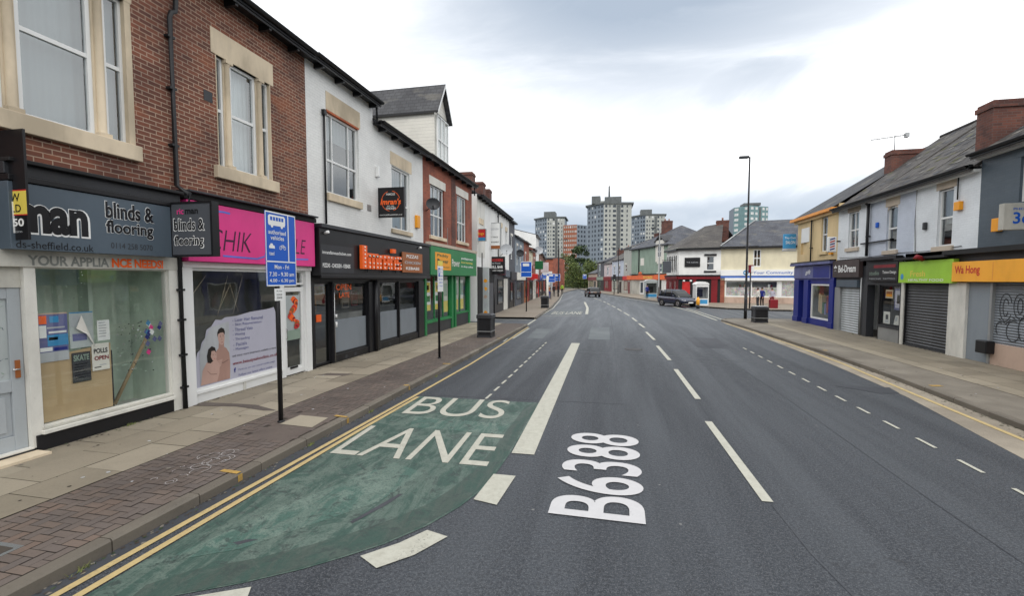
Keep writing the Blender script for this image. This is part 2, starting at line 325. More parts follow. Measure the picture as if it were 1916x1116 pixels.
# ================================================================ mesh builder
class Fr:
    """a facade frame: u runs to the viewer's right, d comes out of the wall, z up"""
    def __init__(s, o, u):
        s.o = Vector((o[0], o[1], o[2] if len(o) > 2 else 0)); s.u = Vector((u[0], u[1], 0)).normalized(); s.n = Vector((s.u.y, -s.u.x, 0))
    def p(s, u, d, z): return s.o + s.u*u + s.n*d + Vector((0, 0, z))
class Wd:
    def p(s, x, y, z): return Vector((x, y, z))
WORLD = Wd()
def seg(p0, p1): return Fr(p0, (p1[0]-p0[0], p1[1]-p0[1])), math.dist(p0[:2], p1[:2])
class MB:
    def __init__(s): s.v = []; s.f = []; s.m = []; s.uv = []; s.r = []; s.sm = []
    def poly(s, F, pts, mat, rnd=0., smooth=False, uv=None):
        i = len(s.v); s.v += [F.p(*q) for q in pts]; s.f.append(tuple(range(i, i+len(pts)))); s.m.append(mat); s.r.append(rnd); s.sm.append(smooth)
        if uv is None:
            a, b, c = Vector(pts[0]), Vector(pts[1]), Vector(pts[2]); n = (b-a).cross(c-a)
            ax = max(range(3), key=lambda k: abs(n[k]))
            uv = [((q[1], q[2]) if ax == 0 else (q[0], q[2]) if ax == 1 else (q[0], q[1])) for q in pts]
        s.uv.append(uv); return s
    def box(s, F, u0, u1, d0, d1, z0, z1, mat, rnd=0., skip=''):
        u0, u1 = sorted((u0, u1)); d0, d1 = sorted((d0, d1)); z0, z1 = sorted((z0, z1))
        c = [(u0, d0, z0), (u1, d0, z0), (u1, d1, z0), (u0, d1, z0), (u0, d0, z1), (u1, d0, z1), (u1, d1, z1), (u0, d1, z1)]
        for k, q in (('b', (0, 3, 2, 1)), ('t', (4, 5, 6, 7)), ('k', (0, 1, 5, 4)), ('r', (1, 2, 6, 5)), ('f', (2, 3, 7, 6)), ('l', (3, 0, 4, 7))):
            if k in skip: continue
            s.poly(F, [c[j] for j in q], mat, rnd)
        return s
    def prism(s, F, poly, u0, u1, mat):      # polygon in (d,z) extruded along u
        n = len(poly)
        s.poly(F, [(u0, d, z) for d, z in poly], mat); s.poly(F, [(u1, d, z) for d, z in reversed(poly)], mat)
        L_ = 0
        for i in range(n):
            a, b = poly[i], poly[(i+1) % n]; l = math.dist(a, b)
            s.poly(F, [(u0, a[0], a[1]), (u1, a[0], a[1]), (u1, b[0], b[1]), (u0, b[0], b[1])], mat, uv=[(u0, L_), (u1, L_), (u1, L_+l), (u0, L_+l)]); L_ += l
        return s
    def slab(s, F, pts, z0, z1, mat, rnd=0.):  # polygon in (x,y) extruded in z
        n = len(pts)
        s.poly(F, [(x, y, z1) for x, y in pts], mat, rnd)
        for i in range(n):
            a, b = pts[i], pts[(i+1) % n]; l = math.dist(a, b)
            s.poly(F, [(a[0], a[1], z0), (b[0], b[1], z0), (b[0], b[1], z1), (a[0], a[1], z1)], mat, rnd, uv=[(0, z0), (l, z0), (l, z1), (0, z1)])
        return s
    def rings(s, rings, mat, cap=True, smooth=True, closed=True):
        """loft a list of equal-length world-space rings"""
        n = len(rings[0]); b = len(s.v)
        for r in rings: s.v += [Vector(q) for q in r]
        for i in range(len(rings)-1):
            for j in range(n if closed else n-1):
                k = (j+1) % n
                s.f.append((b+i*n+j, b+i*n+k, b+(i+1)*n+k, b+(i+1)*n+j)); s.m.append(mat(i, j) if callable(mat) else mat); s.r.append(0.); s.sm.append(smooth); s.uv.append([(0, 0)]*4)
        if cap and closed:
            for o in (0, (len(rings)-1)*n):
                s.f.append(tuple(range(b+o, b+o+n))); s.m.append(mat(0, 0) if callable(mat) else mat); s.r.append(0.); s.sm.append(False); s.uv.append([(0, 0)]*n)
        return s
    def tube(s, pts, r, mat, n=8, cap=True):
        pts = [Vector(p) for p in pts]; rs = r if isinstance(r, (list, tuple)) else [r]*len(pts); R = []
        for i, p in enumerate(pts):
            t = (pts[min(i+1, len(pts)-1)]-pts[max(i-1, 0)]).normalized()
            a = t.cross(Vector((0, 0, 1))); a = a.normalized() if a.length > 1e-3 else Vector((1, 0, 0)); b_ = t.cross(a)
            R.append([p+a*math.cos(k*2*math.pi/n)*rs[i]+b_*math.sin(k*2*math.pi/n)*rs[i] for k in range(n)])
        return s.rings(R, mat, cap)
    def ftube(s, F, pts, r, mat, n=8): return s.tube([F.p(*q) for q in pts], r, mat, n)
    def text(s, F, txt, u0, u1, z0, z1, d, mat, bold=0., shear=0., ext=0., rot=False, flat=None):
        vs, fs = glyphs(txt, bold, shear, ext)
        if not vs: return s
        x0 = min(v[0] for v in vs); x1 = max(v[0] for v in vs); y0 = min(v[1] for v in vs); y1 = max(v[1] for v in vs)
        i = len(s.v)
        for x, y, z in vs:
            a = (x-x0)/(x1-x0+1e-9); b = (y-y0)/(y1-y0+1e-9)
            if flat:      # on the ground: flat=(origin x,y, right vec, up vec)
                o, rv, uv_ = flat; s.v.append(Vector((o[0]+rv[0]*a+uv_[0]*b, o[1]+rv[1]*a+uv_[1]*b, d)))
            else: s.v.append(F.p(u0+(u1-u0)*a, d+(z if ext else 0), z0+(z1-z0)*b))
        for f in fs: s.f.append(tuple(i+k for k in f)); s.m.append(mat); s.r.append(0.); s.sm.append(False); s.uv.append([(0, 0)]*len(f))
        return s
    def build(s, name, parent=None, bevel=0., recalc=True):
        me = bpy.data.meshes.new(name); off = Vector((0, 0, 0))
        q = parent
        while q is not None: off += q.location; q = q.parent
        loc = Vector((0, 0, 0))
        if parent is None and s.v:
            xs = [v.x for v in s.v]; ys = [v.y for v in s.v]; zs = [v.z for v in s.v]
            loc = Vector(((min(xs)+max(xs))/2, (min(ys)+max(ys))/2, min(zs)))
        me.from_pydata([tuple(v-off-loc) for v in s.v], [], s.f)
        mats = []
        for m in s.m:
            if m not in mats: mats.append(m)
        for m in mats: me.materials.append(M[m] if isinstance(m, str) else m)
        me.polygons.foreach_set('material_index', [mats.index(m) for m in s.m]); me.polygons.foreach_set('use_smooth', s.sm)
        ul = me.uv_layers.new(name='UVMap'); flat = []
        for u in s.uv:
            for a in u: flat += [a[0], a[1]]
        ul.data.foreach_set('uv', flat)
        at = me.attributes.new('rnd', 'FLOAT', 'FACE'); at.data.foreach_set('value', s.r)
        o = bpy.data.objects.new(name, me); COL.objects.link(o); o.location = loc
        if parent is not None: o.parent = parent
        if recalc:
            bm = bmesh.new(); bm.from_mesh(me); bmesh.ops.remove_doubles(bm, verts=bm.verts, dist=1e-5); bmesh.ops.recalc_face_normals(bm, faces=bm.faces); bm.to_mesh(me); bm.free()
        if bevel:
            b = o.modifiers.new('bevel', 'BEVEL'); b.width = bevel; b.segments = 2; b.limit_method = 'ANGLE'; b.angle_limit = math.radians(40)
        return o
_G = {}
def glyphs(txt, bold=0., shear=0., ext=0.):
    k = (txt, bold, shear, ext)
    if k in _G: return _G[k]
    c = bpy.data.curves.new('t', 'FONT'); c.body = txt; c.offset = bold; c.shear = shear; c.extrude = ext/2; c.resolution_u = 8 if txt in ('B6388', 'BUS', 'LANE') else 4; c.size = 1
    o = bpy.data.objects.new('t', c); COL.objects.link(o)
    me = bpy.data.meshes.new_from_object(o)
    vs = [tuple(v.co) for v in me.vertices]; fs = [tuple(p.vertices) for p in me.polygons]
    bpy.data.objects.remove(o); bpy.data.curves.remove(c); bpy.data.meshes.remove(me)
    _G[k] = (vs, fs); return _G[k]
def thing(name, label, cat, loc=(0, 0, 0), group=None):
    o = bpy.data.objects.new(name, None); COL.objects.link(o); o.location = loc; o.empty_display_size = .3
    o['label'] = label; o['category'] = cat
    if group: o['group'] = group
    return o
def tag(o, label, cat, group=None):
    o['label'] = label; o['category'] = cat
    if group: o['group'] = group
    return o
def struct(o): o['kind'] = 'structure'; return o
def kids(o): return [c for c in bpy.data.objects if c.parent is o]
def dup(root, loc, label=None, rot=None):
    r = root.copy(); COL.objects.link(r); r.location = loc
    if label: r['label'] = label
    if rot is not None: r.rotation_euler = (0, 0, rot)
    for c in kids(root):
        a = c.copy(); COL.objects.link(a); a.parent = r
        for g in kids(c): b = g.copy(); COL.objects.link(b); b.parent = a
    return r

# ================================================================ ground, road, markings
FL = Fr((-7.8, 0), (0, 1))       # left terrace: u = +Y, d = out over the pavement
FRt = Fr((10.5, 0), (0, -1))     # right terrace: u = -Y
def lerp_poly(P, y):
    for a, b in zip(P, P[1:]):
        if a[1] <= y <= b[1]: t = (y-a[1])/(b[1]-a[1]); return a[0]+(b[0]-a[0])*t
    return P[-1][0] if y > P[-1][1] else P[0][0]
KL = [(-4.47, -6), (-4.47, 24.6)]                                        # left kerb face
KL2 = [(-4.75, 29.2), (-5.3, 41), (-6.5, 57), (-9.0, 85), (-13.2, 120), (-16, 145)]
KR = [(6.5, -2), (6.66, 9), (6.9, 13), (6.95, 17), (6.75, 24), (6.45, 30.2)]
KR2 = [(6.3, 50.5), (4.6, 56), (2.4, 66), (-1.0, 82), (-5.0, 104), (-9.6, 132), (-11, 145)]
struct(MB().poly(WORLD, [(-900, -300, -.06), (900, -300, -.06), (900, 2200, -.06), (-900, 2200, -.06)], 'ground').build('ground'))
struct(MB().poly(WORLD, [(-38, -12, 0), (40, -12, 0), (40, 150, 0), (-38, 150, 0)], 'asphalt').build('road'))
def offs(pts, d):
    r = []
    for i, p in enumerate(pts):
        a = pts[max(i-1, 0)]; b = pts[min(i+1, len(pts)-1)]; t = Vector((b[0]-a[0], b[1]-a[1])).normalized()
        r.append((p[0]+t.y*d, p[1]-t.x*d))
    return r
def ribbon(mb, pts, w, z, mat):
    a, b = offs(pts, -w/2), offs(pts, w/2)
    for i in range(len(pts)-1): mb.poly(WORLD, [(*a[i], z), (*b[i], z), (*b[i+1], z), (*a[i+1], z)], mat)
    return mb
def resample(P, step):
    out = [P[0]]
    for a, b in zip(P, P[1:]):
        l = math.dist(a, b); n = max(1, int(l/step))
        for k in range(1, n+1): out.append((a[0]+(b[0]-a[0])*k/n, a[1]+(b[1]-a[1])*k/n))
    return out
def kerb(name, P, inward, z=.12):
    """row of individual kerbstones; inward=+1: pavement lies at larger x"""
    mb = MB(); R_ = resample(P, .92)
    for a, b in zip(R_, R_[1:]):
        t = Vector((b[0]-a[0], b[1]-a[1])).normalized(); n = Vector((t.y, -t.x))*inward
        g = .006; a2 = (a[0]+t.x*g, a[1]+t.y*g); b2 = (b[0]-t.x*g, b[1]-t.y*g); j = random.uniform(-.004, .004); w = .14
        r = random.random(); zt = z+random.uniform(-.004, .004)
        q = lambda p, k, zz: (p[0]+n.x*k+n.x*j, p[1]+n.y*k+n.y*j, zz)
        mb.poly(WORLD, [q(a2, 0, -.05), q(b2, 0, -.05), q(b2, 0, zt-.02), q(a2, 0, zt-.02)], 'kerb', r)
        mb.poly(WORLD, [q(a2, 0, zt-.02), q(b2, 0, zt-.02), q(b2, .02, zt), q(a2, .02, zt)], 'kerb', r)
        mb.poly(WORLD, [q(a2, .02, zt), q(b2, .02, zt), q(b2, w, zt), q(a2, w, zt)], 'kerb', r)
        mb.poly(WORLD, [q(a2, 0, -.05), q(a2, w, -.05), q(a2, w, zt), q(a2, .02, zt), q(a2, 0, zt-.02)], 'kerb', r)
        mb.poly(WORLD, [q(b2, 0, -.05), q(b2, w, -.05), q(b2, w, zt), q(b2, .02, zt), q(b2, 0, zt-.02)], 'kerb', r)
    return struct(mb.build(name, recalc=False))
kerb('kerb', KL, -1); kerb('kerb', KL2, -1); kerb('kerb', KR, 1); kerb('kerb', KR2, 1)
kerb('kerb', [(-14, 24.9), (-7.0, 24.9), (-5.2, 24.85), (-4.6, 24.6)], 1, .10)
kerb('kerb', [(6.45, 30.2), (6.75, 30.9), (7.4, 31.3), (16, 31.6), (24, 31.6)], 1, .12)
kerb('kerb', [(24, 40.5), (12.5, 41.0), (9.6, 42.6), (7.9, 45.0), (7.0, 47.8), (6.3, 50.5)], -1, .12)
# --- left pavement: slabs by the shops, block paving by the kerb
mb = MB(); mb.poly(WORLD, [(-8.1, -6, .108), (-4.55, -6, .108), (-4.55, 24.9, .108), (-8.1, 24.9, .108)], 'joint')
mb.poly(WORLD, [(-38, 15, .100), (-8.1, 15, .100), (-8.1, 24.9, .100), (-38, 24.9, .100)], 'joint')
rows = [(-7.82, -7.2), (-7.2, -6.55), (-6.55, -5.93)]
for i, (x0, x1) in enumerate(rows):
    y = -6+.3*i
    while y < 24.85:
        l = random.choice((.9, .9, .9, .75, .6)); y1 = min(y+l, 24.9); g = .005; dz = random.uniform(-.0025, .0025)
        mb.poly(WORLD, [(x0+g, y+g, .12+dz), (x1-g, y+g, .12+dz+random.uniform(-.002, .002)), (x1-g, y1-g, .12+dz), (x0+g, y1-g, .12+dz)], 'slab', random.random()*.75+.12*math.sin(y*.8+i)+.12); y = y1
# herringbone blocks 200x100 laid in an L pattern
bw = .1; x0, x1 = -5.925, -4.62
def blk(xa, ya, xb, yb):
    xa_, xb_ = max(xa, x0), min(xb, x1)
    if xb_-xa_ < .02 or yb > 24.9: return
    g = .004; z = .118+random.uniform(-.002, .002); cx_, cy_ = (xa+xb)/2, (ya+yb)/2
    r = .25+.25*math.sin(cy_*.35+1)+random.uniform(-.28, .28) + (.15 if cy_ < 4.2 else 0)
    if 5.9 < cy_ < 7.3 and -5.45 < cx_ < -4.66: return
    mb.poly(WORLD, [(xa_+g, ya+g, z), (xb_-g, ya+g, z), (xb_-g, yb-g, z), (xa_+g, yb-g, z)], 'block', min(max(r, 0), 1))
for j in range(0, 155):
    for i in range(-4, 8):
        ox = x0+(i*4+(j % 4))*bw*1.0 ; oy = 1.6+j*bw
        blk(ox, oy, ox+2*bw, oy+bw)            # lying brick
        blk(ox+3*bw, oy, ox+4*bw, oy+2*bw)     # standing brick
for j in range(0, 48):                          # coarser coursing farther on
    for i in range(0, 13):
        blk(x0+i*bw, 17.0+j*.2-.1*(i % 2), x0+(i+1)*bw, 17.2+j*.2-.1*(i % 2))
mb.poly(WORLD, [(-5.925, -6, .114), (-4.6, -6, .114), (-4.6, 1.6, .114), (-5.925, 1.6, .114)], 'block')
mb.poly(WORLD, [(-5.45, 5.9, .1155), (-4.66, 5.9, .1155), (-4.66, 7.3, .1155), (-5.45, 7.3, .1155)], 'block', .1)
mb.poly(WORLD, [(-5.36, 6.58, .122), (-4.72, 6.53, .122), (-4.78, 7.06, .122), (-5.36, 7.1, .122)], 'slab', 1.)
struct(mb.build('pavement', recalc=False))
# a patch of tar reinstatement round the drainpipe
mb = MB(); mb.poly(WORLD, [(-7.75, 7.2, .1245), (-6.9, 7.33, .1245), (-6.2, 7.2, .1245), (-5.95, 7.25, .1245), (-6.6, 7.5, .1245), (-7.0, 7.5, .1245), (-7.75, 7.45, .1245)], 'block')
mb.poly(WORLD, [(-7.2, 10.2, .1245), (-6.5, 10.3, .1245), (-6.4, 10.55, .1245), (-7.1, 10.5, .1245)], 'block')
struct(mb.build('pavement_patch', recalc=False))
tag(MB().box(WORLD, -5.55, -5.12, 2.55, 3.02, .1, .1235, 'chrome').box(WORLD, -5.50, -5.17, 2.6, 2.97, .1, .1265, 'joint').build('manhole_cover'), 'square metal framed access cover in the block paving at the near left corner', 'manhole cover')
# --- far left pavement
mb = MB(); R_ = resample(KL2, 2); O = offs(R_, -5.5)
for i in range(len(R_)-1): mb.poly(WORLD, [(R_[i][0]-.13, R_[i][1], .117), (R_[i+1][0]-.13, R_[i+1][1], .117), (*O[i+1], .117), (*O[i], .117)], 'tanpave', .2+.4*random.random())
mb.slab(WORLD, [(-38, 29.0), (-9.4, 29.0), (-9.4, 140), (-38, 140)], 0, .112, 'pave_asphalt')
struct(mb.build('pavement', recalc=False))
# --- right pavement
mb = MB(); R_ = resample(KR, 1.5)
for i in range(len(R_)-1):
    a, b = R_[i], R_[i+1]
    mb.poly(WORLD, [(a[0]+.14, a[1], .117), (8.15, a[1], .117), (8.15, b[1], .117), (b[0]+.14, b[1], .117)], 'pave_asphalt')
mb.slab(WORLD, [(6.62, 30.2), (6.9, 30.75), (7.5, 31.15), (16, 31.45), (24, 31.45), (24, 30.2)], 0, .117, 'pave_asphalt')
mb.slab(WORLD, [(10.4, -6), (30, -6), (30, 30.2), (10.4, 30.2)], 0, .113, 'pave_asphalt')
mb.poly(WORLD, [(8.15, -2, .108), (10.55, -2, .108), (10.55, 30.2, .108), (8.15, 30.2, .108)], 'joint')
for i, (xa, xb, lo, hi) in enumerate([(8.16, 8.62, .55, .8), (8.62, 9.3, 0, .45), (9.3, 9.95, 0, .5), (9.95, 10.55, .0, .6)]):
    y = -2.+.4*i
    while y < 30.1:
        y1 = min(y+.9, 30.2)
        mb.poly(WORLD, [(xa+.006, y+.006, .12), (xb-.006, y+.006, .12), (xb-.006, y1-.006, .12), (xa+.006, y1-.006, .12)], 'slab', random.uniform(lo, hi)); y = y1
struct(mb.build('pavement', recalc=False))
# --- far right corner pavement in front of the pharmacy
struct(MB().slab(WORLD, [(24, 40.6), (12.5, 41.12), (9.7, 42.75), (8.05, 45.1), (7.15, 47.9), (6.45, 50.6), (4.75, 56), (2.55, 66), (-.85, 82), (-4.85, 104), (-9.4, 132), (40, 132), (40, 40)], 0, .117, 'tanpave', .5).build('pavement', recalc=False))
# --- carriageway strips
mb = MB(); edge = [(5.3, 2), (5.62, 7.7), (6.16, 11.3), (6.35, 15), (6.4, 17.7), (6.42, 24), (6.3, 28.5), (6.38, 30.2)]
KRr = [(x, y) for x, y in [(6.56, 2)]+KR[1:]]
for yy in [2+i*.94 for i in range(30)]:
    a, b = yy, yy+.94
    mb.poly(WORLD, [(lerp_poly(edge, a), a, .004), (lerp_poly(KRr, a)+.02, a, .004), (lerp_poly(KRr, b)+.02, b, .004), (lerp_poly(edge, b), b, .004)], 'channel')
struct(mb.build('road_channel', recalc=False))
mb = MB(); ribbon(mb, [(-4.38, 0), (-4.38, 24.5)], .17, .004, 'patch')
ribbon(mb, [(-4.0, 16.3), (-1, 16.15), (1.3, 16.1), (3.2, 15.6), (4.2, 15.3)], .05, .0045, 'patch2')
ribbon(mb, [(1.76, 5.5), (1.8, 4.6), (1.95, 3.6), (2.2, 2.4), (2.3, 1.5)], .018, .0045, 'patch'); ribbon(mb, [(1.74, 8.7), (1.75, 10.1)], .016, .0045, 'patch'); ribbon(mb, [(-4.0, 9.36), (.3, 9.5)], .02, .0045, 'patch')
ribbon(mb, [(3.6, 2), (3.55, 6), (3.62, 11), (3.5, 18), (3.45, 26)], .014, .0045, 'patch'); ribbon(mb, [(.1, 8.4), (.12, 14), (.05, 22), (-.1, 30)], .014, .0045, 'patch')
mb.poly(WORLD, [(3.1, 18.2, .0045), (4.3, 18.1, .0045), (4.35, 21.2, .0045), (3.15, 21.3, .0045)], 'patch'); mb.poly(WORLD, [(-1.0, 19.8, .0045), (-.1, 19.7, .0045), (-.15, 24.8, .0045), (-1.1, 24.9, .0045)], 'patch2')
mb.poly(WORLD, [(-3.6, 19.5, .0045), (-2.9, 19.5, .0045), (-3.0, 23.5, .0045), (-3.8, 23.5, .0045)], 'patch2')
mb.poly(WORLD, [(5.15, 12.2, .006), (5.5, 12.4, .006), (5.9, 12.2, .006), (6.3, 12.3, .006), (6.2, 11.7, .006), (5.75, 11.6, .006), (5.5, 11.9, .006)], 'patch')
mb.poly(WORLD, [(-3.9, 32.2, .004), (-4.9, 34.6, .004), (-4.4, 40, .004), (-2.6, 40, .004), (-2.2, 33.0, .004)], 'patch2')
struct(mb.build('road_patch', recalc=False))
mb = MB(); G_ = [(-4.04, 9.24), (-4.04, 1.5), (-3.6, 2.62), (-3.35, 2.9), (-2.95, 3.14), (-2.79, 3.23), (-2.35, 3.63), (-2.08, 3.91), (-1.81, 4.31), (-1.62, 4.75), (-1.5, 5.17), (-1.45, 5.6), (-1.42, 6.4), (-1.42, 9.22)]
# triangulate as a fan of strips along y
ys = [1.5, 2.62, 2.9, 3.14, 3.4, 3.63, 3.91, 4.31, 4.75, 5.17, 5.6, 6.4, 7.3, 8.2, 9.22]
rb = [(-4.04, 1.5), (-3.6, 2.62), (-3.35, 2.9), (-2.95, 3.14), (-2.6, 3.4), (-2.35, 3.63), (-2.08, 3.91), (-1.81, 4.31), (-1.62, 4.75), (-1.5, 5.17), (-1.45, 5.6), (-1.42, 6.4), (-1.42, 9.22)]
for a, b in zip(ys, ys[1:]): mb.poly(WORLD, [(-4.04, a, .006), (lerp_poly(rb, a), a, .006), (lerp_poly(rb, b), b, .006), (-4.04, b, .006)], 'green_lane')
def strip_y(pts_l, pts_r, z, mt):
    for (a, b, c, e) in zip(pts_l, pts_r, pts_r[1:], pts_l[1:]): mb.poly(WORLD, [(*a, z), (*b, z), (*c, z), (*e, z)], mt)
inner = [(x-.03, y) for x, y in rb[1:]]; outer = [(-3.7, 2.95), (-3.5, 3.2), (-3.1, 3.45), (-2.75, 3.75), (-2.5, 4.0), (-2.25, 4.3), (-2.0, 4.7), (-1.88, 5.05), (-1.8, 5.4), (-1.75, 5.7), (-1.70, 6.4), (-1.66, 9.0)]
strip_y(outer, inner, .0085, 'green_fresh')
mb.poly(WORLD, [(-3.35, 7.22, .0085), (-1.75, 7.18, .0085), (-1.7, 7.72, .0085), (-3.5, 7.8, .0085)], 'green_pale'); mb.poly(WORLD, [(-3.9, 3.2, .0085), (-3.35, 3.55, .0085), (-2.55, 4.65, .0085), (-2.35, 5.5, .0085), (-2.9, 5.75, .0085), (-3.5, 4.4, .0085)], 'green_pale')
mb.poly(WORLD, [(-2.62, 4.2, .0095), (-2.58, 4.18, .0095), (-2.42, 4.62, .0095), (-2.36, 4.9, .0095), (-2.41, 4.88, .0095)], 'patch')
mb.poly(WORLD, [(-3.5, 3.62, .0095), (-3.42, 3.6, .0095), (-3.30, 3.72, .0095), (-3.40, 3.70, .0095)], 'patch')
struct(mb.build('bus_lane_surface', recalc=False))
for i_, (x_, y_) in enumerate(((.75, 17.2),)):
    m_ = MB(); m_.poly(WORLD, [(x_+.31*math.cos(k*math.pi/12), y_+.31*math.sin(k*math.pi/12), .006) for k in range(24)], 'joint'); m_.poly(WORLD, [(x_+.28*math.cos(k*math.pi/12), y_+.28*math.sin(k*math.pi/12), .009) for k in range(24)], 'cover'); tag(m_.build('manhole_cover', recalc=False), 'round iron cover set in the middle of the road surface', 'manhole cover')
def mark(name, mb): return struct(mb.build(name, recalc=False))
mb = MB(); ribbon(mb, [(-4.29, .5), (-4.28, 2.7), (-4.255, 4.2), (-4.2, 6.8), (-4.15, 9.07), (-4.1, 13.1), (-4.18, 18), (-4.3, 21), (-4.36, 24.2)], .075, .010, 'mark_yellow')
ribbon(mb, [(-4.11, .5), (-4.1, 2.74), (-4.085, 6.78), (-4.04, 9.15)], .075, .010, 'mark_yellow')
ribbon(mb, [(6.2, 3), (6.29, 8.65), (6.47, 11.86), (6.72, 15.5), (6.76, 19.1), (6.6, 24), (6.36, 28.6)], .09, .010, 'mark_yellow'); mark('road_marking', mb)
mb = MB(); ribbon(mb, [(-4.13, 19.2), (-4.2, 23.6)], .08, .010, 'mark_white'); ribbon(mb, [(-4.30, 18.2), (-4.36, 19.2)], .05, .010, 'mark_white')
ribbon(mb, [(-1.235, 6.42), (-1.41, 18.37)], .33, .010, 'mark_white')
for a, b in [((1.73, 5.59), (1.67, 8.62)), ((1.77, 10.22), (1.74, 13.55)), ((1.75, 15.06), (1.67, 18.28)), ((1.72, 20.05), (1.58, 23.07)), ((1.64, 25.12), (1.47, 27.52)), ((1.43, 28.9), (1.26, 31.6)), ((1.15, 33.4), (.85, 36.6)), ((.7, 38.2), (.4, 41.4)), ((.25, 43), (-.1, 46.2)), ((-.25, 47.6), (-.6, 50.8)), ((-.75, 52.2), (-1.1, 55.2)), ((-1.3, 56.6), (-1.75, 59.8)), ((-1.95, 61.2), (-2.6, 66)), ((-3.0, 68), (-3.9, 76)), ((-4.2, 79), (-5.2, 88)), ((-5.6, 92), (-6.9, 102)), ((-7.3, 106), (-8.8, 118))]:
    ribbon(mb, [a, b], .12, .010, 'mark_white')
mark('road_marking', mb)
mb = MB(); y = 3.4
while y < 18:
    ribbon(mb, [(4.71, y), (4.71, y+.45)], .055, .010, 'mark_white'); y += .91
y = 9.3
for k in range(13): ribbon(mb, [(-2.58, y), (-2.57, y+.42)], .055, .010, 'mark_white'); y += .72
for q in ([(-1.47, 5.66), (-1.18, 5.66), (-1.23, 4.87), (-1.52, 4.94)], [(-1.78, 4.22), (-1.54, 4.15), (-1.73, 3.8), (-1.97, 3.55), (-2.2, 3.68), (-1.95, 3.95)], [(-3.3, 2.86), (-2.84, 3.11), (-2.72, 2.9), (-3.2, 2.66)]):
    mb.poly(WORLD, [(*p, .011) for p in q], 'mark_white')
# second bus lane start farther on, give way lines
ribbon(mb, [(-1.85, 34.2), (-2.2, 42), (-3.1, 53)], .22, .010, 'mark_white'); ribbon(mb, [(-4.8, 31.7), (-2.0, 32.6)], .12, .010, 'mark_white')
ribbon(mb, [(-4.6, 24.7), (-4.75, 29)], .12, .010, 'mark_white'); ribbon(mb, [(-4.9, 30.5), (-5.15, 41), (-6.35, 57), (-8.85, 85)], .09, .010, 'mark_white')
ribbon(mb, [(6.3, 30.6), (6.2, 38), (5.6, 45), (4.6, 52), (3.2, 59), (1.2, 68), (-1.6, 80)], .14, .010, 'mark_white')
ribbon(mb, [(6.75, 31.3), (6.6, 38), (6.3, 43)], .12, .010, 'mark_white')
ribbon(mb, [(-7.4, 25.3), (-4.9, 25.5)], .1, .010, 'mark_white'); ribbon(mb, [(-7.8, 28.6), (-4.9, 28.4)], .1, .010, 'mark_white')
mark('road_marking', mb)
mb = MB()   # lettering on the road
mb.text(WORLD, 'BUS', 0, 1, 0, 1, .012, 'mark_white', bold=-.004, flat=((-3.84, 7.92), (1.9, .05), (-.06, 1.27)))
mb.text(WORLD, 'LANE', 0, 1, 0, 1, .012, 'mark_white', bold=-.004, flat=((-3.96, 5.86), (2.34, .02), (-.05, 1.28)))
mb.text(WORLD, 'BUS LANE', 0, 1, 0, 1, .012, 'mark_white', flat=((-4.4, 33.6), (2.2, .3), (-.1, 3.0)))
mark('road_lettering', mb)
mb = MB(); mb.text(WORLD, 'B6388', 0, 1, 0, 1, .012, 'mark_new', bold=.012, flat=((.37, 4.79), (.05, 2.74), (-1.04, .02)))
mark('road_lettering', mb)
mb = MB()   # yellow ticks painted over kerb and blocks
for a, b, w in (((-4.75, 4.79), (-4.48, 4.77), .07), ((-4.74, 7.2), (-4.48, 7.16), .07), ((-4.6, 9.65), (-4.48, 9.65), .09), ((-4.7, 12.4), (-4.48, 12.4), .09), ((-4.6, 18.3), (-4.48, 18.3), .1), ((6.7+.3, 12.1), (6.7+.55, 12.15), .12), ((6.98, 17.5), (7.1, 17.5), .15)):
    ribbon(mb, [(*a,), (*b,)], w, .1255, 'mark_yellow2')
for y in (4.77, 7.16, 9.65): mb.poly(WORLD, [(-4.464, y-.035, .02), (-4.464, y+.035, .02), (-4.464, y+.035, .108), (-4.464, y-.035, .108)], 'mark_yellow2')
mark('kerb_marking', mb)
mb = MB()   # surveyor's chalk scribble on the blocks
for k in range(26):
    cx_, cy_ = random.uniform(-5.35, -4.95), random.uniform(4.35, 5.35); r = random.uniform(.02, .14); a0 = random.random()*6
    ribbon(mb, [(cx_+r*.9*math.cos(a0+t*.5), cy_+r*math.sin(a0+t*.5)) for t in range(random.randint(4, 10))], .008, .1232, 'chalk')
mark('chalk_marking', mb)

# ================================================================ building parts
def slab_wall(mb, F, u0, u1, z0, z1, holes, mat, rev=.13, revmat=None, d=0.):
    """front face with rectangular openings and their reveals"""
    us = sorted({u0, u1, *[h[0] for h in holes], *[h[1] for h in holes]}); zs = sorted({z0, z1, *[h[2] for h in holes], *[h[3] for h in holes]})
    us = [u for u in us if u0 <= u <= u1]; zs = [z for z in zs if z0 <= z <= z1]
    for a, b in zip(us, us[1:]):
        for c, e in zip(zs, zs[1:]):
            um, zm = (a+b)/2, (c+e)/2
            if any(h[0] < um < h[1] and h[2] < zm < h[3] for h in holes): continue
            mb.poly(F, [(a, d, c), (b, d, c), (b, d, e), (a, d, e)], mat)
    for h in holes:
        m = revmat or mat; q = [(h[0], h[2]), (h[1], h[2]), (h[1], h[3]), (h[0], h[3])]
        for i in range(4):
            a, b = q[i], q[(i+1) % 4]; mb.poly(F, [(a[0], d, a[1]), (b[0], d, b[1]), (b[0], d-rev, b[1]), (a[0], d-rev, a[1])], m)
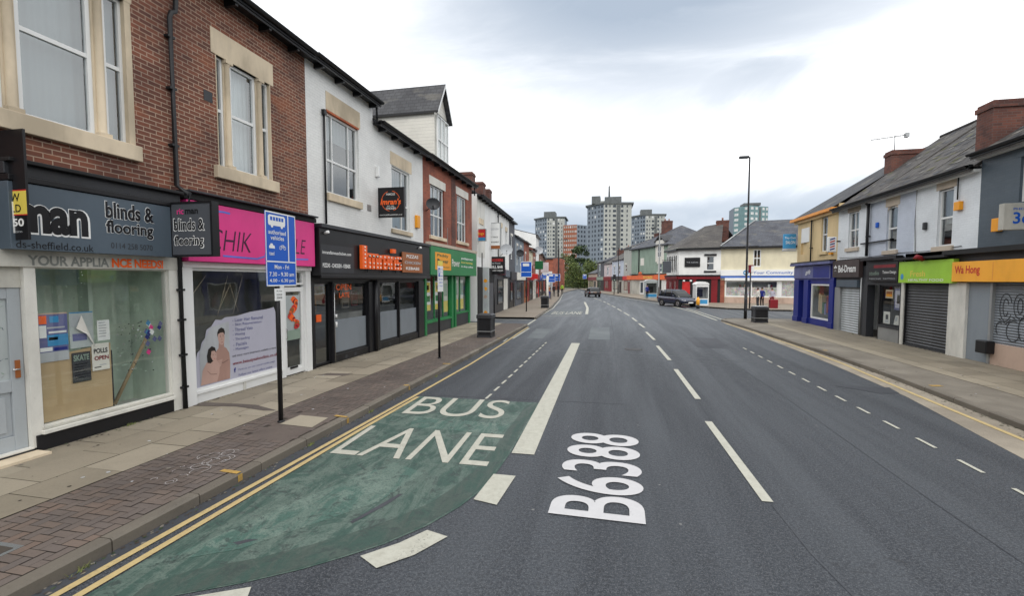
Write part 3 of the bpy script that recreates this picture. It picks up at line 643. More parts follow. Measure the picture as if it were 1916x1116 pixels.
def shell(parent, F, u0, u1, z0, z1, holes, mat, depth=8, side=None, rev=.13, revmat=None, name='wall', gable=None):
    mb = MB(); slab_wall(mb, F, u0, u1, z0, z1, holes, mat, rev, revmat); side = side or mat
    for u in (u0, u1): mb.poly(F, [(u, 0, z0), (u, -depth, z0), (u, -depth, z1), (u, 0, z1)], side)
    mb.poly(F, [(u0, -depth, z0), (u1, -depth, z0), (u1, -depth, z1), (u0, -depth, z1)], side)
    if gable:
        for u in (u0, u1): mb.poly(F, [(u, 0, z1), (u, -depth, z1), (u, -depth/2, gable)], side)
    return mb.build(name, parent)
def roof(parent, F, u0, u1, ze, zr, mat, depth=8, over=.3, t=.1, side_over=.0):
    r = MB(); a, b = u0-side_over, u1+side_over; k = (zr-ze)/(depth/2); zo = ze-k*over+.05*0
    r.prism(F, [(over, zo), (-depth/2, zr), (-depth-over, zo), (-depth-over, zo+t), (-depth/2, zr+t), (over, zo+t)], a, b, mat)
    o = r.build('roof', parent)
    m = MB(); m.ftube(F, [(u0, -depth/2, zr+t+.02), (u1, -depth/2, zr+t+.02)], .07, 'slate2', 6); m.build('ridge_tiles', o)
    return o
def gutter(parent, F, u0, u1, ze, over=.3, mat='gutter', step=.95, soffit='gutter'):
    m = MB(); m.box(F, u0, u1, over-.09, over+.03, ze-.14, ze+.0, mat)           # half-round gutter read as a small trough
    R_ = []
    for u in (u0, u1): R_.append([F.p(u, over+.07+.065*math.cos(a), ze-.03+.065*math.sin(a)) for a in [math.pi+k*math.pi/6 for k in range(7)]])
    m.rings(R_, mat, cap=False, closed=False); m.box(F, u0, u1, over+.005, over+.135, ze-.035, ze-.028, mat)
    m.box(F, u0, u1, .0, over-.09, ze-.12, ze-.08, soffit)
    u = u0+.4 if step < 50 else u1+1
    while u < u1: m.box(F, u-.035, u+.035, -.002, over-.02, ze-.24, ze-.12, mat); u += step
    return m.build('gutter', parent)
def downpipe(parent, F, u, z0, z1, d=.08, mat='gutter', r=.038, swan=None, name='downpipe'):
    pts = [(u, d, z0), (u, d, z1)]
    if swan: pts = [(u, d, z0), (u, d, z1-.5), (u+swan*.1, d+.05, z1-.38), (u+swan, .3, z1-.1), (u+swan, .32, z1)]
    m = MB(); m.ftube(F, pts, r, mat, 8); z = z0+.8
    while z < z1-.4: m.box(F, u-.06, u+.06, 0.003, d+.045, z, z+.05, mat); z += 1.5
    return m.build(name, parent)
def window(parent, F, u0, u1, z0, z1, cols=(.5,), rows=(.5,), fm='upvc', gm='glass_up', rev=.13, fw=.055, lintel=None, sill=None, back='curtain', backz=1., bar=.04, openrow=None):
    """frame mesh with pane, curtain, lintel and sill as sub-parts"""
    d0, d1 = -rev, -rev+.06
    m = MB(); m.box(F, u0, u0+fw, d0, d1, z0, z1, fm); m.box(F, u1-fw, u1, d0, d1, z0, z1, fm); m.box(F, u0+fw, u1-fw, d0, d1, z0, z0+fw, fm); m.box(F, u0+fw, u1-fw, d0, d1, z1-fw, z1, fm)
    for c in cols: u = u0+(u1-u0)*c; m.box(F, u-bar/2, u+bar/2, d0, d1-.004, z0+fw, z1-fw, fm)
    for c in rows: z = z0+(z1-z0)*c; m.box(F, u0+fw, u1-fw, d0, d1-.008, z-bar/2-.01, z+bar/2+.01, fm)
    w = m.build('window', parent)
    g = MB(); g.poly(F, [(u0+fw/2, d0+.02, z0+fw/2), (u1-fw/2, d0+.02, z0+fw/2), (u1-fw/2, d0+.02, z1-fw/2), (u0+fw/2, d0+.02, z1-fw/2)], gm); g.build('pane', w)
    if back:
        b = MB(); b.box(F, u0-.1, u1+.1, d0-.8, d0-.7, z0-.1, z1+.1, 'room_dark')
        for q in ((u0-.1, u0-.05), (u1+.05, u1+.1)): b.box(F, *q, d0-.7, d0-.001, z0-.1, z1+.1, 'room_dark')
        zc = z1-(z1-z0)*backz; b.poly(F, [(u0, d0-.12, zc), (u1, d0-.12, zc), (u1, d0-.12, z1), (u0, d0-.12, z1)], back); b.build('curtain', w)
    if lintel: m = MB(); a, b_, c, e, mat = lintel; m.box(F, a, b_, -.1, .012, c, e, mat); m.build('lintel', w, .008)
    if sill: m = MB(); a, b_, c, e, mat = sill; m.box(F, a, b_, -rev, .09, c, e, mat); m.build('sill', w, .01)
    return w
def glazed(parent, F, u0, u1, z0, z1, d, fm, fw=.06, name='shop_window', gm='glass', bars=(), t=.07, low=None):
    m = MB(); m.box(F, u0, u0+fw, d-t, d, z0, z1, fm); m.box(F, u1-fw, u1, d-t, d, z0, z1, fm); m.box(F, u0+fw, u1-fw, d-t, d, z0, z0+fw, fm); m.box(F, u0+fw, u1-fw, d-t, d, z1-fw, z1, fm)
    for u in bars: m.box(F, u-fw/2, u+fw/2, d-t, d-.003, z0+fw, z1-fw, fm)
    w = m.build(name, parent)
    g = MB(); g.poly(F, [(u0+fw/2, d-t/2, z0+fw/2), (u1-fw/2, d-t/2, z0+fw/2), (u1-fw/2, d-t/2, z1-fw/2), (u0+fw/2, d-t/2, z1-fw/2)], gm); g.build('pane', w)
    if low: lm, zt = low; f = MB(); f.poly(F, [(u0+fw, d-t/2+.006, z0+fw), (u1-fw, d-t/2+.006, z0+fw), (u1-fw, d-t/2+.006, zt), (u0+fw, d-t/2+.006, zt)], lm); f.build('window_film', w)
    return w
def room(parent, F, u0, u1, z0, z1, depth, mat='room', floor='room', d=-.15):
    m = MB(); m.poly(F, [(u0, d-depth, z0), (u1, d-depth, z0), (u1, d-depth, z1), (u0, d-depth, z1)], mat)
    for u in (u0, u1): m.poly(F, [(u, d, z0), (u, d-depth, z0), (u, d-depth, z1), (u, d, z1)], mat)
    m.poly(F, [(u0, d, z0), (u1, d, z0), (u1, d-depth, z0), (u0, d-depth, z0)], floor); m.poly(F, [(u0, d, z1), (u1, d, z1), (u1, d-depth, z1), (u0, d-depth, z1)], 'room_light')
    return m.build('shop_interior', parent)
def part(name, parent, F, *boxes, bevel=0.):
    m = MB()
    for b in boxes: m.box(F, *b)
    return m.build(name, parent, bevel)
def chimney(parent, F, u0, u1, d0, d1, z0, z1, pots=2, mat='brick_chim'):
    m = MB(); m.box(F, u0, u1, d0, d1, z0, z1, mat); m.box(F, u0-.04, u1+.04, d0-.04, d1+.04, z1-.22, z1-.08, mat)
    c = m.build('chimney', parent)
    for k in range(pots):
        dd = d0+(d1-d0)*(k+.5)/pots; uu = (u0+u1)/2; p = MB(); p.ftube(F, [(uu, dd, z1), (uu, dd, z1+.35)], [.11, .09] if False else .1, 'brick_orange', 8); p.build('chimney_pot', c)
    return c
def sign(name, label, F, u0, u1, z0, z1, d, t, mat, texts=(), group=None, bevel=.006, extra=None, cat='sign'):
    """a board with lettering; texts: (string,u0,u1,z0,z1,mat,bold,shear)"""
    r = thing(name, label, cat, tuple(F.p((u0+u1)/2, d, z0)), group)
    m = MB(); m.box(F, u0, u1, d, d+t, z0, z1, mat); m.build('board', r, bevel)
    if texts or extra:
        x = MB()
        for q in texts: x.text(F, q[0], q[1], q[2], q[3], q[4], d+t+.004+.0015*(q[8] if len(q) > 8 else 0), q[5], q[6] if len(q) > 6 else 0., q[7] if len(q) > 7 else 0.)
        if extra: extra(x, F, d+t+.003)
        x.build('lettering', r, recalc=False)
    return r

# ================================================================ LEFT TERRACE
def triple(parent, F, uc, wc, ws, z0, z1, lz, name_lab=None, blind=None, jw=.10):
    """stone-mullioned three-light window: centre light wc wide, side lights ws, colonnettes between"""
    mw = .17; a = uc-wc/2; b = uc+wc/2; o0 = a-mw-ws; o1 = b+mw+ws
    w = window(parent, F, a, b, z0, z1, (), (.52,), back=blind or 'curtain', rev=.13, fw=.06)
    for (p, q) in ((o0, a-mw), (b+mw, o1)): window(parent, F, p, q, z0, z1, (), (.52,), back=blind or 'curtain', rev=.13, fw=.045)
    for p in (a-mw, b):
        m = MB(); m.box(F, p, p+mw, -.13, -.045, z0, z1, 'stone'); c = p+mw/2
        m.ftube(F, [(c, -.035, z0), (c, -.035, z0+.06), (c, -.035, z0+.1), (c, -.035, z1-.12), (c, -.035, z1-.06), (c, -.035, z1)], [.085, .085, .058, .055, .085, .09], 'stone', 12)
        m.box(F, p-.005, p+mw+.005, -.05, .05, z0, z0+.07, 'stone'); m.box(F, p-.005, p+mw+.005, -.05, .05, z1-.07, z1, 'stone'); m.build('mullion', parent, .004)
    m = MB(); m.box(F, o0-.12, o1+.12, -.12, .015, z1, z1+.5, 'stone'); m.build('lintel', parent, .008)
    m = MB(); m.box(F, o0-.14, o1+.14, -.13, .1, z0-.25, z0, 'stone'); m.build('sill', parent, .01)
    for p, q in ((o0-jw, o0), (o1, o1+jw)): m = MB(); m.box(F, p, q, -.13, .008, z0, z1, 'stone'); m.build('jamb', parent)
    return (o0-jw, o1+jw, z0, z1)

# ---- 1: brick house with the grey blinds shop
A = thing('brick_shop_house', 'brick shop house with a big cream stone triple window above the grey blinds shop', 'building', (-7.8, 3, 0), 'terraced shops on the left side')
h1 = triple(A, FL, 5.33, .95, .30, 4.72, 7.02, 7.02)
shell(A, FL, -4, 7.02, 3.72, 8.32, [h1], 'brick', 8, rev=.13)
part('wall', A, FL, (-4, 3.85, -8, 0, .0, 3.72, 'offwhite'))
part('pilaster', A, FL, (4.745, 4.875, -.12, .03, .12, 2.68, 'white')); part('pilaster', A, FL, (6.83, 7.0, -.12, .05, .12, 2.72, 'white'))
part('shopfront_header', A, FL, (3.85, 7.0, -.12, .06, 2.68, 2.9, 'offwhite'), (3.85, 7.0, -.10, .0, 2.9, 3.72, 'black_matt'))
part('awning_box', A, FL, (4.5, 6.98, .015, .27, 3.78, 3.86, 'black'), (4.5, 6.98, .015, .2, 3.865, 4.02, 'char'), (4.5, 6.98, .015, .3, 4.02, 4.07, 'black_matt'), bevel=.01)
part('plinth', A, FL, (4.78, 6.83, -.12, .05, .1, .345, 'black'), (3.6, 4.78, -.12, .03, .1, .18, 'char'), (3.6, 4.78, .032, .3, .05, .15, 'stone'))
part('window_sill', A, FL, (4.84, 6.85, -.1, .09, .345, .40, 'white'), (4.86, 6.84, -.1, .05, .402, .44, 'offwhite'), bevel=.006)
glazed(A, FL, 4.875, 6.83, .44, 2.68, .0, 'white', .022, t=.05)
room(A, FL, 4.8, 6.86, .3, 2.7, .75, 'room_green', 'room_light')
# grey panelled door with obscured glass
m = MB(); m.box(FL, 3.86, 4.0, -.1, -.05, .2, 2.4, 'door_grey'); m.box(FL, 4.60, 4.74, -.1, -.05, .2, 2.4, 'door_grey'); m.box(FL, 4.0, 4.6, -.1, -.055, .2, .4, 'door_grey'); m.box(FL, 4.0, 4.6, -.1, -.055, 1.0, 1.16, 'door_grey'); m.box(FL, 4.0, 4.6, -.1, -.055, 2.25, 2.4, 'door_grey')
m.box(FL, 4.0, 4.6, -.1, -.085, .4, 1.0, 'door_grey'); m.box(FL, 4.08, 4.28, -.09, -.068, .46, .94, 'door_grey'); m.box(FL, 4.33, 4.53, -.09, -.068, .46, .94, 'door_grey')
dr = m.build('door', A, .004)
m = MB(); m.poly(FL, [(4.0, -.08, 1.16), (4.6, -.08, 1.16), (4.6, -.08, 2.25), (4.0, -.08, 2.25)], 'pale')
for k in range(70):
    u, z, a = random.uniform(4.03, 4.56), random.uniform(1.2, 2.22), random.uniform(0, 3); l = .035
    m.poly(FL, [(u, -.078, z), (u+l*math.cos(a), -.078, z+l*math.sin(a)), (u+l*math.cos(a)+.006, -.078, z+l*math.sin(a)+.008), (u+.006, -.078, z+.008)], random.choice(['grey_sign', 'char', 'teal_wall']))
m.build('pane', dr, recalc=False); m = MB(); m.box(FL, 4.64, 4.69, -.05, -.03, 1.18, 1.42, 'brown_sign'); m.ftube(FL, [(4.665, -.03, 1.3), (4.665, 0, 1.3), (4.59, .0, 1.3)], .011, 'chrome', 6); m.build('handle', dr)
part('door_frame', A, FL, (3.85, 4.745, -.12, -.03, 2.4, 2.68, 'offwhite')); part('threshold', A, FL, (3.85, 4.745, -.12, .05, .18, .2, 'white'))
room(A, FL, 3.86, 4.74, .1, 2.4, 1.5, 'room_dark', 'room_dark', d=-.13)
roof(A, FL, -4, 7.02, 8.3, 10.9, 'slate'); gutter(A, FL, -4, 7.0, 8.3)
m = MB(); m.ftube(FL, [(7.03, .08, .1), (7.03, .08, 3.6), (7.03, .1, 3.75), (7.03, .34, 3.86), (7.03, .34, 4.05), (7.03, .08, 4.2), (7.03, .07, 7.15), (7.05, .08, 7.25), (7.13, .08, 7.3), (7.15, .08, 7.45), (7.15, .1, 8.0), (7.15, .3, 8.22)], .042, 'gutter', 10)
for z in (.5, 1.1, 1.75, 2.3, 3.2, 4.9, 5.9, 6.8): m.box(FL, 6.96, 7.1, .003, .1, z, z+.04, 'gutter')
m.build('downpipe', A)
def shad(m, txt, u0, u1, z0, z1, b=.02, s=0.):
    pass
def txx(x, F, d):
    pass
def outlined(x, F, d, txt, u0, u1, z0, z1, bold, c1, c2, sh=0., grow=.012):
    x.text(F, txt, u0-grow, u1+grow, z0-grow, z1+grow, d, c2, bold+.03, sh); x.text(F, txt, u0, u1, z0, z1, d+.003, c1, bold+.012, sh)
def e1(x, F, d):
    x.text(F, 'man', 4.53, 5.44, 3.10, 3.53, d, 'white_flat', .075); x.text(F, 'man', 4.56, 5.41, 3.125, 3.505, d+.003, 'black', .045)
    outlined(x, F, d, 'blinds &', 5.66, 6.42, 3.45, 3.70, .015, 'black', 'white_flat', grow=.008)
    outlined(x, F, d, 'flooring', 5.66, 6.40, 3.17, 3.42, .015, 'black', 'white_flat', grow=.008)
    x.text(F, 'ds-sheffield.co.uk', 4.55, 5.47, 2.92, 3.02, d, 'black'); x.text(F, '0114 258 5070', 5.72, 6.38, 2.99, 3.08, d, 'char')
sign('shop_sign', 'long slate blue fascia board reading ricman blinds & flooring above the boarded shop window', FL, 4.5, 6.78, 2.9, 3.77, .02, .23, 'grey_sign', extra=e1)
def e1b(x, F, d):
    x.text(F, 'YOUR APPLIA', 4.78, 5.82, 2.70, 2.84, d, 'room', .03); x.text(F, 'NCE NEEDS!', 5.86, 6.72, 2.70, 2.845, d+.002, 'orange', .045)
x = MB(); e1b(x, FL, .064); x.build('header_lettering', A, recalc=False)
# projecting signs (they stick out over the pavement, so their faces look up the street)
def projecting(name, label, y, x0, x1, z0, z1, t, mat, extra=None, arms=True, fmat='post', cat='sign'):
    F = Fr((0, y), (1, 0))          # faces the camera (-Y)
    r = thing(name, label, cat, (x0, y, z0)); m = MB(); m.box(F, x0, x1, -t, 0, z0, z1, mat); b = m.build('board', r, .008)
    m = MB(); w = .02
    for q in ((x0-w, x0+w), (x1-w, x1+w)): m.box(F, *q, -t-.004, .012, z0-.01, z1+.01, fmat)
    for q in ((z0-.012, z0+w), (z1-w, z1+.012)): m.box(F, x0+w, x1-w, -t-.004, .011, *q, fmat)
    m.build('frame', r)
    if arms: m = MB(); m.box(F, -7.8, x0-w, -t/2-.015, -t/2+.015, z0+.08, z0+.11, fmat); m.box(F, -7.8, x0-w, -t/2-.015, -t/2+.015, z1-.11, z1-.08, fmat); m.build('bracket', r)
    if extra: x = MB(); extra(x, F, .004); x.build('lettering', r, recalc=False)
    return r
def e2(x, F, d):
    x.text(F, 'r', -7.86+.03, -7.79, 3.64, 3.70, d, 'pink'); x.text(F, 'ricman', -7.68, -7.22, 3.60, 3.70, d, 'black', .03); x.text(F, 'ricman', -7.675, -7.225, 3.605, 3.695, d+.003, 'grey_txt', .0)
    outlined(x, F, d, 'blinds &', -7.74, -7.13, 3.37, 3.54, .015, 'black', 'white_flat', grow=.006); outlined(x, F, d, 'flooring', -7.74, -7.16, 3.07, 3.26, .015, 'black', 'white_flat', grow=.006)
def e2(x, F, d):
    x.text(F, 'ric', -7.42, -7.28, 3.64, 3.74, d, 'pink', .02); x.text(F, 'man', -7.25, -6.98, 3.64, 3.72, d, 'black', .03)
    x.text(F, 'blinds &', -7.49, -6.86, 3.36, 3.56, d+.003, 'black', .02); x.text(F, 'flooring', -7.49, -6.89, 3.06, 3.27, d+.003, 'black', .02); x.text(F, 'blinds &', -7.505, -6.845, 3.345, 3.575, d, 'white_flat', .045); x.text(F, 'flooring', -7.505, -6.875, 3.045, 3.285, d, 'white_flat', .045)
projecting('projecting_sign', 'dark grey box sign reading blinds & flooring that sticks out beside the drainpipe', 6.74, -7.56, -6.71, 2.92, 3.84, .13, 'grey_sign2', e2)
def e3(x, F, d):
    for z0, z1, mt in ((3.34, 3.36, 'red'), (3.36, 3.72, 'yellow'), (3.72, 3.74, 'red')): x.poly(F, [(-8.3, d, z0), (-7.565, d, z0), (-7.565, d, z1), (-8.3, d, z1)], mt)
    x.text(F, 'NOW', -8.1, -7.63, 3.56, 3.68, d+.002, 'black', .02); x.text(F, 'SOLD', -8.12, -7.6, 3.40, 3.53, d+.002, 'black', .01)
    x.text(F, '2585050', -8.25, -7.61, 3.19, 3.29, d, 'white_flat', .03); x.text(F, 'www.shop.com', -8.2, -7.66, 3.10, 3.15, d, 'grey_txt')
F_ = Fr((0, 4.55), (1, 0)); r = thing('projecting_board', 'tall black estate board with a yellow SOLD strip at the left edge', 'sign', (-7.8, 4.55, 3.0))
m = MB(); m.box(F_, -7.79, -7.33, -.03, 0, 3.02, 4.42, 'black'); m.build('board', r, .003)
m = MB()
for z0, z1, mt in ((3.33, 3.345, 'red'), (3.345, 3.64, 'yellow'), (3.64, 3.655, 'red')): m.poly(F_, [(-7.785, .004, z0), (-7.32, .004, z0), (-7.32, .004, z1), (-7.785, .004, z1)], mt)
m.text(F_, 'NEW', -7.77, -7.43, 3.51, 3.61, .007, 'black', .01); m.text(F_, 'SOLD', -7.77, -7.42, 3.37, 3.47, .007, 'black', .01); m.text(F_, '5050', -7.77, -7.38, 3.19, 3.29, .007, 'white_flat', .03); m.text(F_, 'shop.com', -7.77, -7.42, 3.10, 3.14, .007, 'grey_txt'); m.build('lettering', r, recalc=False)
part('inner_partition', A, FL, (5.9, 5.96, -.72, -.5, .3, 2.7, 'room_green'))
# things stuck in the first shop window
tag(MB().poly(FL, [(4.9, -.06, .47), (5.87, -.06, .47), (5.87, -.055, 1.5), (5.25, -.055, 1.43), (4.9, -.055, 1.33)], 'cardboard').box(FL, 4.9, 5.87, -.075, -.065, .47, 1.3, 'cardboard').build('cardboard_sheet', recalc=False), 'plain brown cardboard sheet propped inside the lower left of the shop window', 'cardboard')
def poster(label, F, u0, u1, z0, z1, d, bg, strips=(), texts=(), tilt=0., cat='poster', t=.004):
    m = MB(); k = tilt; sh = lambda u, z: (u+k*(z-z0), z)
    def q(a, b, c, e, dd, mt): m.poly(F, [(*[sh(a, c)[0]], dd, c), (sh(b, c)[0], dd, c), (sh(b, e)[0], dd, e), (sh(a, e)[0], dd, e)], mt)
    m.box(F, u0, u1, d-t, d, z0, z1, bg) if not tilt else q(u0, u1, z0, z1, d, bg)
    for a, b, c, e, mt in strips: q(u0+(u1-u0)*a, u0+(u1-u0)*b, z0+(z1-z0)*c, z0+(z1-z0)*e, d+.002, mt)
    for tx, a, b, c, e, mt, bo in texts: m.text(F, tx, u0+(u1-u0)*a, u0+(u1-u0)*b, z0+(z1-z0)*c, z0+(z1-z0)*e, d+.004, mt, bo)
    return tag(m.build('poster', recalc=False), label, cat)
lines = lambda n, mt, a=.1, b=.9, lo=.1, hi=.9, th=.35: [(a, a+(b-a)*random.uniform(.6, 1), hi-(hi-lo)*(i+th)/n, hi-(hi-lo)*i/n, mt) for i in range(n)]
poster('dark blue notice with pale blue panels, leftmost paper in the window with the cardboard', FL, 4.91, 5.28, 1.33, 2.03, -.045, 'lilac', [(0, 1, 0, .2, 'grey_txt'), (.05, .3, .78, .95, 'orange'), (.3, 1, .32, .55, 'sky_sign'), (.35, .95, .58, .62, 'white_flat'), (.05, .45, .22, .3, 'white_flat'), (.5, .95, .22, .28, 'navy'), (.05, .28, .5, .75, 'white_flat'), (.35, .65, .44, .5, 'white_flat'), (.3, .9, .68, .71, 'grey_txt'), (.4, .7, .8, .93, 'sky_sign'), (0, 1, .97, 1, 'peach')])
poster('pale blue-white notice with a torn curling sheet, next to the dark blue notice', FL, 5.30, 5.62, 1.48, 2.02, -.04, 'pale', [(.05, .5, .6, .9, 'grey_txt'), (0, 1, .97, 1.0, 'sky_sign'), (.1, .7, .2, .4, 'lilac')])
m = MB(); m.poly(FL, [(5.45, -.02, 1.97), (5.36, .0, 1.78), (5.5, -.005, 1.68), (5.64, -.03, 1.45), (5.56, -.03, 1.68)], 'white'); tag(m.build('curled_paper', recalc=False), 'white paper corner peeled and curled over the pale notice', 'paper')
poster('small white handwritten note alone above the cardboard', FL, 5.68, 5.86, 1.55, 1.87, -.045, 'upvc', lines(6, 'grey_txt'))
poster('black flyer with pale green and white lettering on the brown cardboard', FL, 5.31, 5.56, .96, 1.41, -.04, 'black', [(0.02, .98, .02, .98, 'char')]+lines(6, 'white_flat', .1, .95, .08, .62, .3), [('SKATE', .08, .92, .72, .92, 'teal_wall', .03)])
poster('cream flyer reading POLLS OPEN in black and red', FL, 5.58, 5.83, 1.09, 1.51, -.035, 'stone_w', [(.1, .5, .1, .14, 'black'), (.4, .8, .18, .21, 'grey_txt')], [('POLLS', .1, .9, .64, .82, 'black', .03), ('OPEN', .12, .95, .38, .54, 'darkred', .03)])
m = MB()
for k in range(16): a = random.uniform(6.46, 6.72); z = random.uniform(1.22, 1.76); s = .05; m.poly(FL, [(a-s, -.04-.002*k, z), (a, -.04-.002*k, z-s), (a+s*.8, -.04-.002*k, z+.01), (a-.01, -.04-.002*k, z+s*1.3)], random.choice(['lilac', 'pink', 'white_flat', 'navy', 'peach', 'sky_sign']))
tag(m.build('sticker_cluster', recalc=False), 'ragged purple and pink sticker scrap at the right edge of the cardboard window', 'sticker')
m = MB()   # mottled paint splashes left on the glass
for k in range(150):
    a = min(max(random.gauss(5.6, .42), 4.93), 6.75); z = min(max(random.gauss(2.15, .25), 1.6), 2.62); s = random.uniform(.003, .012); m.poly(FL, [(a, -.022, z), (a+s, -.022, z), (a+s, -.022, z+s*1.2), (a, -.022, z+s)], random.choice(['teal_wall', 'grey_txt', 'room_green']))
for k in range(90):
    a = min(max(random.gauss(6.2, .15), 5.95), 6.75); z = random.uniform(.9, 1.8); s = random.uniform(.008, .03); m.poly(FL, [(a, -.022, z), (a+s, -.022, z+s*.4), (a+s*.6, -.022, z+s), (a-s*.3, -.022, z+s*.7)], random.choice(['room', 'grey_txt', 'teal_wall', 'room_dark', 'char']))
m.build('paint_splashes', A, recalc=False)
m = MB(); m.box(FL, 6.05, 6.3, -.7, -.6, .3, 1.3, 'char'); m.ftube(FL, [(6.3, -.6, .35), (6.72, -.35, 1.5)], .03, 'cardboard', 6); tag(m.build('leaning_plank'), 'wooden plank and dark panel leaning inside the first shop window', 'plank')

# ---- 2: brick house with the pink shop
B = thing('brick_shop_house', 'brick shop house with a cream stone triple window above the bright pink sign', 'building', (-7.8, 9, 0), 'terraced shops on the left side')
h2 = triple(B, FL, 8.81, .72, .21, 4.80, 7.0, 7.0, blind='blind', jw=.02)
shell(B, FL, 7.02, 10.85, 3.95, 8.32, [h2], 'brick', 8)
m = MB(); m.box(FL, 7.02, 10.85, .016, .24, 3.98, 4.10, 'black_matt'); m.box(FL, 7.05, 10.8, .016, .34, 4.10, 4.14, 'char'); m.build('cornice', B, .01)
part('wall', B, FL, (7.02, 10.85, -.12, 0, 2.78, 3.95, 'black_matt'))
part('pilaster', B, FL, (7.09, 7.30, -.12, .06, .1, 2.78, 'upvc')); part('pilaster', B, FL, (10.62, 10.82, -.12, .05, .1, 2.78, 'upvc')); part('shopfront_header', B, FL, (7.09, 10.82, -.12, .08, 2.74, 2.84, 'upvc'))
part('stall_riser', B, FL, (7.30, 9.72, -.1, .0, .1, .30, 'upvc'), (7.3, 9.72, -.1, .035, .30, .35, 'upvc'), (8.5, 8.56, -.09, .02, .1, .3, 'white'))
glazed(B, FL, 7.30, 9.72, .35, 2.74, .0, 'upvc', .06)
part('mullion', B, FL, (9.72, 9.84, -.12, .02, .1, 2.74, 'upvc'))
room(B, FL, 7.25, 10.65, .1, 2.75, 1.3, 'room_brown', 'room')
d = glazed(B, FL, 9.84, 10.62, .14, 2.32, -.03, 'upvc', .11, name='door'); part('door_panel', B, FL, (9.95, 10.51, -.08, -.045, .25, .32, 'upvc')); m = MB(); m.box(FL, 10.05, 10.32, -.03, -.012, .28, .33, 'black'); m.ftube(FL, [(9.9, -.0, 1.05), (9.9, .02, 1.05), (9.9, .02, 1.3), (9.9, 0, 1.3)], .012, 'chrome', 6); m.build('handle', d)
glazed(B, FL, 9.84, 10.62, 2.38, 2.74, -.03, 'upvc', .05, name='transom_window')
roof(B, FL, 7.02, 10.85, 8.3, 10.9, 'slate'); gutter(B, FL, 7.0, 10.85, 8.3)
chimney(B, FL, 10.4, 10.9, -4.6, -3.4, 10, 11.9)
m = MB(); m.box(FL, 7.75, 7.95, -.003, .01, 6.0, 6.2, 'char'); m.build('air_brick', B)
def e4(x, F, d):
    x.text(F, 'CHIK', 7.55, 8.62, 3.08, 3.5, d, 'pink_txt', -.01, .25); x.text(F, 'PURPLE', 9.05, 10.42, 3.14, 3.5, d, 'pink_txt', -.01, .25)
    pts = [(7.85, 2.98), (8.75, 2.96), (8.98, 3.02), (9.03, 3.14), (9.0, 3.28)]
    for P in (pts, [(9.0, 2.96), (9.6, 3.0), (10.5, 3.02)], [(7.7, 3.84), (7.9, 3.85), (8.06, 3.84)]):
        for a, b in zip(P, P[1:]): x.poly(F, [(a[0], d+.001, a[1]-.018), (b[0], d+.001, b[1]-.018), (b[0], d+.001, b[1]+.018), (a[0], d+.001, a[1]+.018)], 'blue_wave')
sign('shop_sign', 'bright pink fascia board with dark italic letters and a blue wave', FL, 7.08, 10.78, 2.85, 3.97, .02, .2, 'pink', extra=e4)
# torn pale poster over the big window of the pink shop
r = thing('window_poster', 'torn pale lilac beauty salon poster on the window under the pink sign', 'poster', (-7.8, 8.5, .4))
top = [(7.37, .95), (7.42, 1.1), (7.48, 1.14), (7.52, 1.28), (7.6, 1.36), (7.64, 1.52), (7.75, 1.57), (7.86, 1.70), (8.0, 1.68), (8.1, 1.73), (8.4, 1.74), (8.8, 1.80), (9.3, 1.83), (9.52, 1.86), (9.56, 1.76), (9.66, 1.78)]
m = MB()
for a, b in zip(top, top[1:]): m.poly(FL, [(a[0], -.02, .40), (b[0], -.02, .40), (b[0], -.02, b[1]), (a[0], -.02, a[1])], 'frost_p')
m.build('sheet', r, recalc=False)
m = MB(); DD = -.014
def ell(cx_, cz, rx, rz, mt, d=DD, n=20, a0=0, a1=2*math.pi): m.poly(FL, [(cx_+rx*math.cos(a0+(a1-a0)*k/n), d, cz+rz*math.sin(a0+(a1-a0)*k/n)) for k in range(n)], mt)
m.poly(FL, [(7.46, DD-.001, .44), (8.19, DD-.001, .44), (8.19, DD-.001, 1.64), (7.74, DD-.001, 1.56), (7.56, DD-.001, 1.3), (7.46, DD-.001, 1.1)], 'grey_txt')
m.poly(FL, [(7.72, DD, .44), (8.17, DD, .44), (8.185, DD, .78), (8.17, DD, .98), (8.10, DD, 1.09), (8.02, DD, 1.14), (7.92, DD, 1.13), (7.80, DD, 1.02), (7.72, DD, .8)], 'sk1')
m.poly(FL, [(7.9, DD+.0005, 1.08), (8.04, DD+.0005, 1.10), (8.05, DD+.0005, 1.26), (7.92, DD+.0005, 1.26)], 'sk1')
m.poly(FL, [(7.90, DD+.001, 1.30), (7.925, DD+.001, 1.21), (7.965, DD+.001, 1.175), (8.01, DD+.001, 1.175), (8.05, DD+.001, 1.22), (8.065, DD+.001, 1.31), (8.06, DD+.001, 1.40), (8.02, DD+.001, 1.45), (7.94, DD+.001, 1.45), (7.90, DD+.001, 1.40)], 'sk2')
m.poly(FL, [(7.885, DD+.0015, 1.34), (7.905, DD+.0015, 1.40), (7.96, DD+.0015, 1.425), (8.03, DD+.0015, 1.425), (8.065, DD+.0015, 1.37), (8.075, DD+.0015, 1.44), (8.05, DD+.0015, 1.50), (7.99, DD+.0015, 1.53), (7.92, DD+.0015, 1.50), (7.885, DD+.0015, 1.43)], 'hair')
for ex in (7.96, 8.025): ell(ex, 1.345, .013, .006, 'hair', DD+.002, 8); ell(ex, 1.37, .018, .004, 'hair', DD+.002, 8)
ell(7.995, 1.225, .022, .006, 'darkred', DD+.002, 8); m.poly(FL, [(7.99, DD+.002, 1.34), (8.005, DD+.002, 1.27), (7.98, DD+.002, 1.27)], 'sk1')
